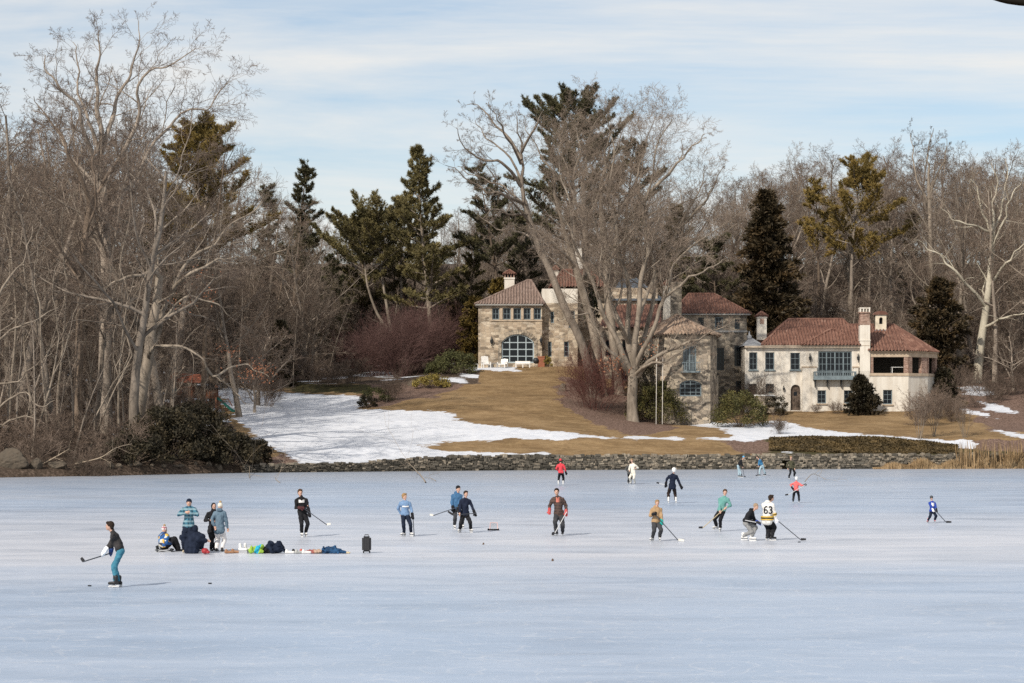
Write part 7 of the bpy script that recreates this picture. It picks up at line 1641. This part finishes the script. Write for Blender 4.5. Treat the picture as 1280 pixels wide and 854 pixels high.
person('woman in slate blue jacket, white trousers and cream bobble hat, back turned', (275.4, 633.4), (275, 639), (274.2, 661.5), [(270.8, 689.4), (277.6, 689.6)], [(268.6, 658, -.1), (284.4, 661.5, .05)], 170, cloth('slate_jacket', (0.085, 0.135, 0.18), (0.145, 0.205, 0.26)), cloth('cream_white_trousers', (0.66, 0.63, 0.62), (0.78, 0.75, 0.73)), None, hat=('bobble', cloth('cream_wool', (0.66, 0.6, 0.5), (0.76, 0.72, 0.62))), hood='down', boots=BOOTB, shoes=True, skirt=.13, bulk=1.08)
I = person('child in blue and yellow camouflage jacket sitting on a camp chair', (205.6, 662.4), (205, 667.5), (205.0, 681.5), [(220, 689.6, .35), (222.5, 689.6, .15)], [(214, 676, .3), (214, 679, -.05)], 125, camo('camo_jacket'), BLACK, None, hat=('bobble', plaid('red_white_knit', (0.72, 0.7, 0.68), (0.4, 0.03, 0.05), (0.3, 0.03, 0.06), 11)), sit=.86, knee=[(.3, .1, 1), (.3, -.1, 1)], boots=BOOTB, shoes=True, bulk=1.5, skirt=.05)
cx = I['loc'].x+I['Hp'].x; cy0 = I['loc'].y; hz = I['Hp'].z-.13
c = empty('camp_chair', (cx, cy0, 0)); tag(c, 'low folding camp chair under the camouflage jacket', 'chair')
MB().box(cx-.26, cx+.30, cy0-.27, cy0+.27, hz-.04, hz).build('seat', flat('chair_canvas', (0.05, 0.055, 0.06), 0.8), c)
MB().obox((cx-.20, cy0-.1, hz+.02), (0, 1, 0), (1, 0, .2), (-.2, 0, 1), .24, .015, .10).build('backrest', flat('chair_canvas', (0.05, 0.055, 0.06)), c)
for qx in (-1, 1):
    for qy in (-1, 1): MB().tube([(cx+.28*qx, cy0+.29*qy, 0), (cx-.24*qx, cy0+.29*qy, hz)], .016, 6).build('leg', flat('chair_alloy', (0.5, 0.5, 0.5), 0.4, 0.5, 0.05, 8, 0.6), c)
# 7-10
I = person('skater in black sweatshirt with white chest print, standing behind the heaped bags', (375.2, 615.8), (376.4, 622.4), (378.2, 642), [(377.2, 671, -.05), (381.8, 670.6, .05)], [(376.8, 634.6, -.28), (387, 641.4, -.18)], 18, cloth('black_sweatshirt', (0.010, 0.010, 0.011)), BLACK, 'brown', gloves=[cloth('maroon_glove', (0.05, 0.018, 0.018)), gl_b], boots='w', skirt=.03, bulk=.98)
stick(I, 'black stick with white taped blade held out right by the black sweatshirt skater', (375.5, 632.6), (408.6, 656.2), (413.6, 655.4), (-.3, -.25), blade_col=BLADE_W)
def patch(I, px, py, w, h, col, name='chest_print', out=.165):
    """a print that lies on the front of a top"""
    q = I['P']((px, py), 0); n = I['f']; a = I['a']; c = Vector((q.x, 0, q.z))+n*out*I['b']; c.x = q.x+n.x*0.0; m = MB(); N = 4; vs = []
    for i in range(N+1):
        u = (i/N-.5)*2; o_ = -n*.03*u*u
        vs += [c+a*w/2*u+o_-Vector((0, 0, h/2)), c+a*w/2*u+o_+Vector((0, 0, h/2*(1 if abs(u) > .4 else .3)))]
    m.add(vs, [(2*i, 2*i+2, 2*i+3, 2*i+1) for i in range(N)]); return m.build(name, col, I['o'], local=True)
patch(I, 377.6, 626.4, .22, .11, WHITE)
I = person('skater in light blue sweatshirt leaning on a stick, left of the pair in blue', (505.6, 620.6), (506.2, 627), (506.6, 644), [(505.2, 670.4, 0, -40), (513.6, 670.2, .05, 30)], [(501, 643, .12), (515.8, 644.5, -.12)], 8, cloth('light_blue_sweatshirt', (0.12, 0.205, 0.34), (0.19, 0.29, 0.45)), NAVY, 'fair', gloves=[None, gl_b], boots='w', look=55, skirt=.04)
patch(I, 507.2, 633, .24, .05, WHITE); stick(I, 'black stick standing upright beside the light blue sweatshirt', (515.8, 641.5), (517.8, 671.6), (517.2, 673), (-.12, -.2))
I = person('skater in blue hoodie and black cap standing behind the navy jacket', (572.8, 611.2), (571.4, 617.6), (570.6, 636), [(568, 661, 0), (578, 660.4, .1)], [(566.4, 635.6, -.2), (574, 634, -.25)], 15, cloth('blue_hoodie', (0.04, 0.105, 0.2), (0.065, 0.155, 0.285)), CHAR, None, hat=('beanie', BLACK), hood='down', gloves=[gl_b, gl_b], boots='w', look=40, skirt=.06)
stick(I, 'dark stick stretched out left by the blue hoodie skater', (574.5, 633.2), (541.6, 644.6), (537, 644), (-.3, -.45), blade_col=BLADE_W)
I = person('dark haired skater in navy jacket with stick held across the thighs', (582.4, 617.4), (581.6, 624), (581.2, 644), [(575, 665.8, 0, -20), (588.4, 665.6, 0, 25)], [(574.8, 642, -.25), (593.6, 641.8, -.1)], 5, cloth('navy_jacket', (0.008, 0.011, 0.024), (0.018, 0.024, 0.045)), BLACK, 'dark', gloves=[None, gl_b], boots='w', look=25, skirt=.08, bulk=1.04)
stick(I, 'black curved stick held across the thighs of the navy jacket skater', (596, 641.6), (566, 644), (559.5, 640), (-.22, -.3))
# 11-14
I = person('man in brown plaid jacket and red gloves skating towards the camera', (695.8, 614.8), (697, 621.8), (698.8, 643.5), [(695.2, 669.4, -.15, -50), (703.4, 669.6, .05, -8)], [(686.8, 638.6, -.1), (707.6, 640.2, -.1)], -5, plaid('brown_plaid', (0.075, 0.052, 0.045), (0.04, 0.032, 0.03), (0.105, 0.066, 0.056), 9), CHAR, 'dark', gloves=[gl_r, gl_r], boots='b', skirt=.16, bulk=1.1)
patch(I, 697, 624.5, .13, .2, cloth('red_scarf', (0.36, 0.12, 0.09)), 'scarf', .15)
stick(I, 'pale stick slanting down across the legs of the brown plaid man', (708.4, 640), (693.6, 666.6), (690.4, 669.4), (-.22, -.45), SHAFT_P)
I = person('child in tan hooded sweatshirt gripping a stick with black and teal gloves', (821.6, 628.6), (820.4, 635), (820.2, 652.4), [(815.6, 676.4, 0, -35), (824.4, 676, 0, 5)], [(817, 642, -.28), (827, 651.6, -.2)], 10, cloth('tan_hoodie', (0.30, 0.19, 0.10), (0.41, 0.275, 0.155)), CHAR, 'fair', hood='down', gloves=[gl_b, gl_t], boots='w', skirt=.06, bulk=1.14)
stick(I, 'black stick reaching down right to the ice from the tan hooded child', (816.4, 640.5), (847.6, 675.4), (855, 676.6), (-.28, -.3), blade_col=BLADE_W)
I = person('skater in mint green sweater leaning left over a wooden shafted stick', (906.4, 615.4), (905, 622), (901.8, 639), [(896.2, 662.4, .15, -60), (900.2, 664.2, -.05, -15)], [(899.4, 638.8, -.25), (907.4, 634.4, -.25)], -25, cloth('mint_sweater', (0.095, 0.25, 0.225), (0.16, 0.345, 0.315)), BLACK, 'brown', boots='w', look=0, skirt=.03)
stick(I, 'wooden stick slanting down left from the mint green sweater', (908.8, 633.2), (878.4, 660), (873.4, 660.2), (-.25, -.3), SHAFT_W, BLADE)
I = person('skater in white helmet and navy jacket gliding away, arms spread', (842.6, 588.2), (841.2, 593.6), (840.2, 609), [(835.6, 629, 0), (845, 629.2, 0)], [(832.2, 605.4, -.1), (851.4, 608.6, .1)], 180, cloth('navy_jacket', (0.013, 0.017, 0.038)), cloth('dark_brown_trousers', (0.02, 0.013, 0.011), (0.045, 0.03, 0.026)), None, hat=('helmet', flat('white_helmet', (0.75, 0.74, 0.72), 0.4)), gloves=[gl_b, gl_b], boots='w', skirt=.1)
stick(I, 'grey stick trailing left of the white helmeted navy jacket skater', (832, 606.2), (824, 604.6), (820.6, 603.8), (-.1, .1), SHAFT_P)
# 15-21 far skaters
person('skater in red jacket and red hat near the wall, hands at the waist', (700.6, 576), (700.8, 580.2), (701.2, 591.4), [(698, 606.6), (704, 606.8)], [(697.6, 588.4, .1), (707.4, 591, .05)], 175, cloth('red_jacket', (0.56, 0.04, 0.055), (0.7, 0.085, 0.1)), BLACK, 'dark', hat=('beanie', cloth('red_jacket', (0.5, 0.05, 0.06))), gloves=[None, gl_b], boots='w', skirt=.03)
person('skater dressed all in cream white near the wall', (789.8, 575.8), (791, 580.4), (791.4, 592), [(788.8, 605.4), (793.6, 605.2)], [(786.6, 588, -.15), (795, 585.4, -.2)], -20, cloth('cream_coat', (0.62, 0.58, 0.5), (0.74, 0.7, 0.62)), cloth('cream_coat', (0.62, 0.58, 0.5)), 'fair', boots='w', skirt=.06)
person('person in dark grey almost hidden behind the cream white skater', (788.2, 577.8), (787.6, 582), (787, 592), [(785.2, 604.6, .0), (787.4, 604.4, .0)], [(784.6, 590, -.05), (790, 590, .1)], 160, cloth('grey_coat', (0.05, 0.05, 0.048)), BLACK, 'dark', boots='b', skirt=.06)
I = person('bent over skater in black top, pale jeans and blue hat beside the wall', (929.6, 572), (926.8, 575.4), (922.8, 582), [(923.6, 596.6, .05), (926.4, 596.8, -.05)], [(928.2, 584.6, -.1), (929.2, 583.6, .15)], 80, BLACK, JEANS, None, hat=('beanie', cloth('blue_hat', (0.08, 0.26, 0.42))), sit=.86, boots='b', skirt=.02, look=70)
stick(I, 'thin dark stick below the bent skater in pale jeans and black top', (928, 583), (930.2, 595.6), (932, 596.4), (0, 0))
I = person('bent over skater in blue jacket and pale jeans beside the wall', (946.8, 571.8), (949.4, 574.8), (952.8, 581.6), [(949.4, 595.2, -.05), (957, 594.8, .2)], [(947.6, 583.4, -.15), (948.6, 582.6, .1)], -70, cloth('blue_jacket', (0.03, 0.12, 0.24), (0.05, 0.18, 0.33)), JEANS, 'dark', sit=.88, boots='b', skirt=.02, look=-60)
stick(I, 'thin dark stick below the bent skater in blue jacket', (947.8, 582), (946.8, 594.6), (944.6, 595.4), (-.1, -.1))
person('man in olive jacket and black trousers striding beside the dark gap in the wall', (988.8, 572.2), (988.6, 576.8), (989.6, 585), [(986.2, 598.8, 0), (993.6, 596.6, .5)], [(984.8, 585.6, 0), (993.4, 585.6, 0)], 10, cloth('olive_jacket', (0.055, 0.052, 0.03), (0.085, 0.08, 0.05)), BLACK, 'fair', boots='b', skirt=.1)
I = person('child in coral red jacket and white helmet reaching right with a stick, back turned', (995.6, 598.6), (995.4, 603.2), (995, 613), [(991.4, 628.6, 0), (998.8, 628.6, 0)], [(989.8, 610, -.2), (1005.6, 606.4, -.05)], 170, cloth('coral_jacket', (0.62, 0.10, 0.10), (0.74, 0.17, 0.16)), BLACK, None, hat=('helmet', flat('white_helmet', (0.75, 0.74, 0.72))), gloves=[gl_b, gl_b], boots='b', skirt=.03, bulk=1.08)
stick(I, 'dark stick with red shaft end sweeping left below the coral red child', (1007, 606), (985.4, 618.6), (981.6, 619.4), (-.2, -.3), SHAFT_P)
# 22-24
I = person('skater in black hoodie, grey sweatpants and tan beanie crouched behind the white jersey', (944.6, 633.4), (939.6, 638.6), (932.6, 652.6), [(929, 675.4, .05, 60), (939, 676, -.1, 70)], [(940.4, 652.4, -.25), (947.6, 653.2, -.1)], 70, BLACK, GREYP, None, hat=('beanie', cloth('tan_beanie', (0.24, 0.17, 0.115), (0.40, 0.30, 0.21))), hood='down', gloves=[gl_b, gl_bl], boots='w', look=50, sit=.9, skirt=.03, ldy=-.1, bulk=1.1)
stick(I, 'pale stick held level by the crouched black hoodie skater', (931.4, 650.4), (945, 653), (951, 655), (-.35, -.3), SHAFT_P)
JER = cloth('white_jersey', (0.66, 0.64, 0.6), (0.76, 0.74, 0.7))
I = person('skater in white hockey jersey numbered 63, back turned, playing the puck', (964, 622.8), (960.2, 629.2), (958.8, 651), [(959.6, 675.4, 0, 120), (964.4, 675.8, .05, 100)], [(966.6, 646.6, .2), (970.6, 652.8, .0)], 150, JER, BLACK, 'dark', hood='down', gloves=[gl_w, gl_w], boots='b', look=110, skirt=.10, bulk=1.3)
stick(I, 'long black stick of the white jerseyed skater reaching right to the puck', (965.4, 645.4), (1001, 675), (1007.4, 674.8), (.15, -.3))
GOLD = flat('gold_stripe', (0.6, 0.4, 0.08), 0.85, 0.1); 
q = I['P']((960.1, 648.6), 0)
for dz, mt, nm in ((.0, GOLD, 'hem_stripe'), (.055, BLACK, 'hem_line'), (.10, GOLD, 'hem_stripe')):
    c = I['P']((959.0, 650.2), 0)+Vector((0, 0, dz)); vs = []; k_ = 20; m = MB()
    for j in range(k_):
        an = 2*math.pi*j/k_; p = I['a']*math.cos(an)*.198*I['b']+I['f']*math.sin(an)*.15*I['b']
        vs += [c+p, c+p+Vector((0, 0, .045))]
    m.add(vs, [(2*j, (2*j+2) % (2*k_), (2*j+3) % (2*k_), 2*j+1) for j in range(k_)]); m.build(nm, mt, I['o'], local=True)
for i in range(2):
    e, w_ = I['el'][i], I['wr'][i]
    for u, mt in ((.1, GOLD), (.22, BLACK), (.34, GOLD)): MB().tube([e+(w_-e)*u, e+(w_-e)*(u+.1)], .072*I['b'], 10).build('sleeve_stripe', mt, I['o'], local=True)
def stroke(m, pts, w):
    """a painted stroke: a ribbon of small quads along a smooth line, with a little thickness"""
    V_ = [Vector((x, y, 0)) for x, y in pts]; out = []
    for i in range(len(V_)-1):
        p0 = V_[max(i-1, 0)]; p1 = V_[i]; p2 = V_[i+1]; p3 = V_[min(i+2, len(V_)-1)]
        for k in range(5): t = k/5; out.append(0.5*((2*p1)+(p2-p0)*t+(2*p0-5*p1+4*p2-p3)*t*t+(3*p1-p0-3*p2+p3)*t**3))
    out.append(V_[-1]); b = len(m.v); n = len(out)
    for i, q in enumerate(out):
        d = (out[min(i+1, n-1)]-out[max(i-1, 0)]).normalized(); s_ = Vector((-d.y, d.x, 0))*w/2
        m.v += [tuple(q-s_), tuple(q), tuple(q+s_)]
    for i in range(n-1):
        for k in range(2): a_ = b+3*i+k; m.f.append((a_, a_+1, a_+4, a_+3))
nm = MB(); h = .13; A6 = [(.055, .115), (.0, .12), (-.05, .06), (-.06, -.03), (-.045, -.095), (.0, -.12), (.045, -.095), (.055, -.045), (.035, .0), (.0, .012), (-.04, -.01), (-.055, -.05)]
A3 = [(-.05, .09), (-.02, .12), (.025, .118), (.05, .08), (.04, .03), (.0, .008), (.045, -.015), (.058, -.06), (.035, -.11), (-.01, -.122), (-.05, -.09)]
stroke(nm, [(x-.082, y) for x, y in A6], .042); stroke(nm, [(x+.082, y) for x, y in A3], .042)
me = bpy.data.meshes.new('number'); me.from_pydata(nm.v, [], nm.f); me.materials.append(BLACK)
nb = bpy.data.objects.new('number', me); link(nb, I['o']); bk = -I['f']; q = I['P']((960.6, 637.4), 0)
bk = Vector((-.2, -.98, 0)); xd = Vector((.98, -.2, 0)); zd = Vector((0, 0, 1)); Mx = Matrix((xd, zd, bk)).transposed().to_4x4(); nb.matrix_local = Matrix.Translation(Vector((q.x, 0, q.z))+bk*(.19*I['b']))@Mx
NUMBER = (nb, I['o'], bk.copy())
I = person('small child in royal blue jersey and grey helmet with pink skates at far right', (1164.4, 622.4), (1165, 627.6), (1165.4, 639.4), [(1160, 653.4, 0, -30), (1168.4, 653, 0, 0)], [(1165.4, 637.6, -.22), (1169.8, 638, -.22)], 5, cloth('royal_jersey', (0.015, 0.04, 0.24), (0.03, 0.07, 0.34)), NAVY, None, hat=('helmet', flat('grey_helmet', (0.05, 0.055, 0.06), 0.4)), gloves=[WHITE, gl_b], boots=flat('pink_skate', (0.66, 0.27, 0.3), 0.5), skirt=.06, bulk=1.15)
patch(I, 1165.6, 630.5, .12, .16, WHITE); stick(I, 'child sized dark stick reaching right from the royal blue jersey', (1168, 637), (1182.8, 653.4), (1189, 653.6), (-.25, -.2))
bake_all()
# ---------------------------------------------------------------- things lying on the ice
YG = IY(692); sg_ = YG/F
def gx(px): return (px-640)*sg_
def soft(name, px, dx, dy, dz, mat, label, cat, seed=0, Yo=0.0, group=None, tilt=0.0, z=None, extra=()):
    """a slumped soft thing: one fused lump with folds"""
    g = random.Random(seed); pr = [('b', (0, 0, dz*.42), (dx*.9, dy*.9, dz*.42), Matrix.Rotation(tilt, 3, 'Y'))]
    for i in range(16): pr.append(('b', (g.uniform(-1, 1)*dx, g.uniform(-.9, .5)*dy, dz*g.uniform(.1, .8)), (dx*g.uniform(.12, .42), dy*g.uniform(.2, .45), dz*g.uniform(.1, .3)), Matrix.Rotation(g.uniform(-.9, .9), 3, 'Y')))
    pr += list(extra); o = blob(name, pr, mat, None, .02, 1, (gx(px), YG+Yo, 0), folds=.09); return tag(o, label, cat, group)
def shoe(px, mat, label, yaw=90, Yo=0.0, skate=False, group='shoes and skates left on the ice', cat='shoe'):
    f = Vector((math.sin(R(yaw)), -math.cos(R(yaw)), 0)); h = .09 if skate else 0.0; z = Vector((0, 0, 1))
    o = blob('skate' if skate else 'shoe', [('c', z*(.05+h)-f*.1, z*(.045+h)+f*.14, .05, .042), ('c', z*(.06+h)-f*.07, z*((.10 if not skate else .2)+h)-f*.085, .05, .052)], mat, None, .015, 1, (gx(px), YG+Yo, 0)); 
    if skate: m = MB(); m.obox(f*.02+z*.045, f, (-f.y, f.x, 0), z, .15, .005, .045); m.build('blade', STEEL, o, local=True)
    return tag(o, label, cat, group)
BR = flat('brown_leather', (0.30, 0.16, 0.09), 0.6, 0.3, 0.2); WS = flat('white_boot', (0.7, 0.69, 0.67))
shoe(286, BR, 'brown leather boot, left of the pair beside the bobble hat woman', 100); shoe(293, BR, 'brown leather boot, right of the pair beside the bobble hat woman', 80, .2)
shoe(303, WS, 'white skate left of the lime bag, farther left of two', 70, 0, True, cat='skate'); shoe(308.5, WS, 'white skate touching the lime bag', 110, .25, True, cat='skate')
s = NT('lime_bag'); sp = s.n('ShaderNodeSeparateXYZ'); s.l(s.coord(), sp.inputs[0]); st = s.math('LESS_THAN', s.math('ABSOLUTE', s.math('ADD', s.math('ADD', sp.outputs['X'], 0.02), s.math('MULTIPLY', sp.outputs['Z'], -0.35))), 0.075)
lime = s.fin(s.mix(st, (0.28, 0.44, 0.06), (0.02, 0.33, 0.48)), 0.7, 0.2)
soft('bag', 321, .21, .16, .30, lime, 'bright lime green bag with a cyan stripe', 'bag', 3, -.05, extra=[('c', (-.17, 0, .1), (.15, 0, .24), .09, .06)])
soft('bag', 332.5, .15, .16, .25, BLACK, 'black bag between the lime bag and the navy coat heap', 'bag', 4, .1)
soft('coat', 345, .30, .25, .40, NAVY, 'navy coat heaped beside the black bag', 'coat', 5, .15, extra=[('c', (.1, -.1, .2), (.36, -.12, .04), .08, .05), ('c', (-.2, -.2, .25), (-.12, -.26, .04), .08, .06)])
shoe(362, BOOTW, 'white trainer at the right foot of the navy coat', 95, -.1); shoe(369, BOOTB, 'black trainer right of the white trainer', 60, .1); shoe(374, flat('grey_shoe', (0.4, 0.4, 0.38)), 'grey trainer left of the red and white shoes', 110, -.1)
shoe(379, flat('red_shoe', (0.5, 0.12, 0.09)), 'red shoe in the middle of the row of gear', 80, .15); shoe(383, WS, 'white shoe leaning on the red one', 100, -.15)
soft('scarf', 391, .16, .14, .14, cloth('maroon_wool', (0.22, 0.06, 0.06), (0.4, 0.16, 0.13)), 'small maroon scarf bundle right of the red shoe', 'scarf', 6)
soft('sweater', 399, .17, .16, .17, cloth('tan_wool', (0.40, 0.27, 0.19), (0.52, 0.38, 0.29)), 'tan sweater lying between the scarf and the blue jacket', 'sweater', 7)
soft('jacket', 413, .27, .2, .27, cloth('black_blue_jacket', (0.015, 0.02, 0.035), (0.03, 0.10, 0.22), 5), 'black jacket with blue shoulders at the right end of the gear', 'jacket', 8, extra=[('c', (.15, -.05, .12), (.48, -.02, .04), .085, .05)])
soft('glove', 434.5, .09, .08, .07, cloth('tan_glove', (0.45, 0.36, 0.22), (0.6, 0.5, 0.33)), 'tan glove, last piece at the right end of the gear', 'glove', 9)
o = blob('helmet', [('b', (0, 0, .09), (.12, .14, .10), Matrix.Identity(3)), ('b', (.1, -.03, .05), (.07, .1, .05), Matrix.Identity(3))], flat('red_helmet', (0.33, 0.03, 0.035), 0.4), None, .014, 1, (gx(258.8), YG-.5, 0.02)); tag(o, 'red helmet at the knees of the crouching navy coat', 'helmet')
bake_all() if False else None
# black wheeled case
Yc = IY(691.4); xc = (458.3-640)*Yc/F; sc_ = Yc/F; o = empty('wheeled_case', (xc, Yc, 0)); tag(o, 'upright black wheeled case standing alone on the ice', 'suitcase')
bm = bmesh.new(); bmesh.ops.create_cube(bm, size=1.0)
for v in bm.verts: v.co.x *= 11.2*sc_; v.co.y *= .24; v.co.z = v.co.z*.50+.30
bmesh.ops.bevel(bm, geom=bm.edges[:], offset=.05, segments=4, affect='EDGES'); me = bpy.data.meshes.new('shell'); bm.to_mesh(me); bm.free()
CASE = flat('black_case', (0.02, 0.02, 0.022), 0.4, 0.4); me.materials.append(CASE); sh_o = bpy.data.objects.new('shell', me); link(sh_o, o)
for k in range(4): MB().box(xc-.1+.06*k, xc-.085+.06*k, Yc-.128, Yc-.118, .1, .5).build('rib', flat('case_rib', (0.04, 0.04, 0.044), 0.35, 0.4), o)
for q in (-.1, .1): MB().tube([(xc+q-.02, Yc, .04), (xc+q+.02, Yc, .04)], .04, 10).build('wheel', BOOTB, o)
MB().tube([(xc-.06, Yc, .55), (xc-.06, Yc, .60), (xc+.06, Yc, .60), (xc+.06, Yc, .55)], .014, 6).build('handle', CASE, o)
# small goal
Yg_ = IY(663); x0, x1 = (609.5-640)*Yg_/F, (623.8-640)*Yg_/F; o = empty('hockey_goal', ((x0+x1)/2, Yg_, 0)); tag(o, 'tiny hockey goal with pale frame standing on the ice right of the navy jacket', 'goal')
FR = flat('pink_frame', (0.6, 0.42, 0.4), 0.5); xa, xb = x0+.09, x1-.05
MB().tube([(xa, Yg_-.1, .03), (xa+.02, Yg_, .30), (xb-.02, Yg_, .30), (xb, Yg_-.1, .03)], .022, 7).build('frame', FR, o)
m = MB(); m.box(x0, x1, Yg_-.14, Yg_-.08, 0.005, .06); m.box(x0, x0+.06, Yg_-.14, Yg_+.25, 0.005, .06); m.box(x1-.06, x1, Yg_-.14, Yg_+.25, 0.005, .06); m.build('base', BLACK, o)
m = MB()
for i in range(9):
    u = i/8; m.tube([(xa+.02+(xb-xa-.04)*u, Yg_, .29), (x0+.03+(x1-x0-.06)*u, Yg_+.25, .04)], .004, 3)
for j in range(1, 5):
    u = j/5; m.tube([(xa+.02+(x0+.01-xa)*u, Yg_+.25*u, .29-.25*u), (xb-.02+(x1-.01-xb)*u, Yg_+.25*u, .29-.25*u)], .004, 3)
m.build('net', WHITE, o)
for px, py, lab in ((112, 733, 'hockey puck on the ice in front of the nearest skater'), (262.5, 730, 'hockey puck alone on the ice below the group with the bags'), (999, 678.2, 'hockey puck at the stick of the white jerseyed skater')):
    Yp = IY(py); o = MB().lathe(((px-640)*Yp/F, Yp, 0.002), [(.045, 0), (.05, .006), (.05, .024), (.045, .03)], 16).build('hockey_puck', BOOTB, None, loc=((px-640)*Yp/F, Yp, 0)); tag(o, lab, 'puck', 'hockey pucks')
for px, py, s_, lab in ((690.5, 701.5, .55, 'dry curled leaf standing on the ice right of the middle'), (604, 681, .5, 'tiny dry leaf lying on the ice below the goal')):
    Yp = IY(py); x = (px-640)*Yp/F; m = MB(); m.add([(x-.06*s_, Yp, .0), (x+.07*s_, Yp-.03, .01), (x+.02*s_, Yp, .16*s_), (x-.03*s_, Yp+.04, .12*s_), (x+.09*s_, Yp+.05, .03)], [(0, 1, 2, 3), (1, 4, 2)]); o = m.build('dry_leaf', flat('brown_leaf', (0.10, 0.065, 0.045), 0.9, 0.1), None, loc=(x, Yp, 0)); tag(o, lab, 'leaf', 'dry leaves on the ice')
bake_all()
# the number lies on the cloth of the jersey's back
nb, po, bk = NUMBER; jk = [c for c in po.children if c.name.startswith('jacket')][0]
from mathutils.bvhtree import BVHTree
tree_ = BVHTree.FromPolygons([v.co.copy() for v in jk.data.vertices], [tuple(q.vertices) for q in jk.data.polygons])
for v in nb.data.vertices:
    w_ = nb.matrix_local@v.co; org = w_+bk*.5
    loc_ = tree_.ray_cast(org, -bk)[0]
    if loc_ is not None:
        back = (nb.matrix_local.inverted()@(loc_+bk*(.022+max(0, v.co.z)*.4))); v.co = back
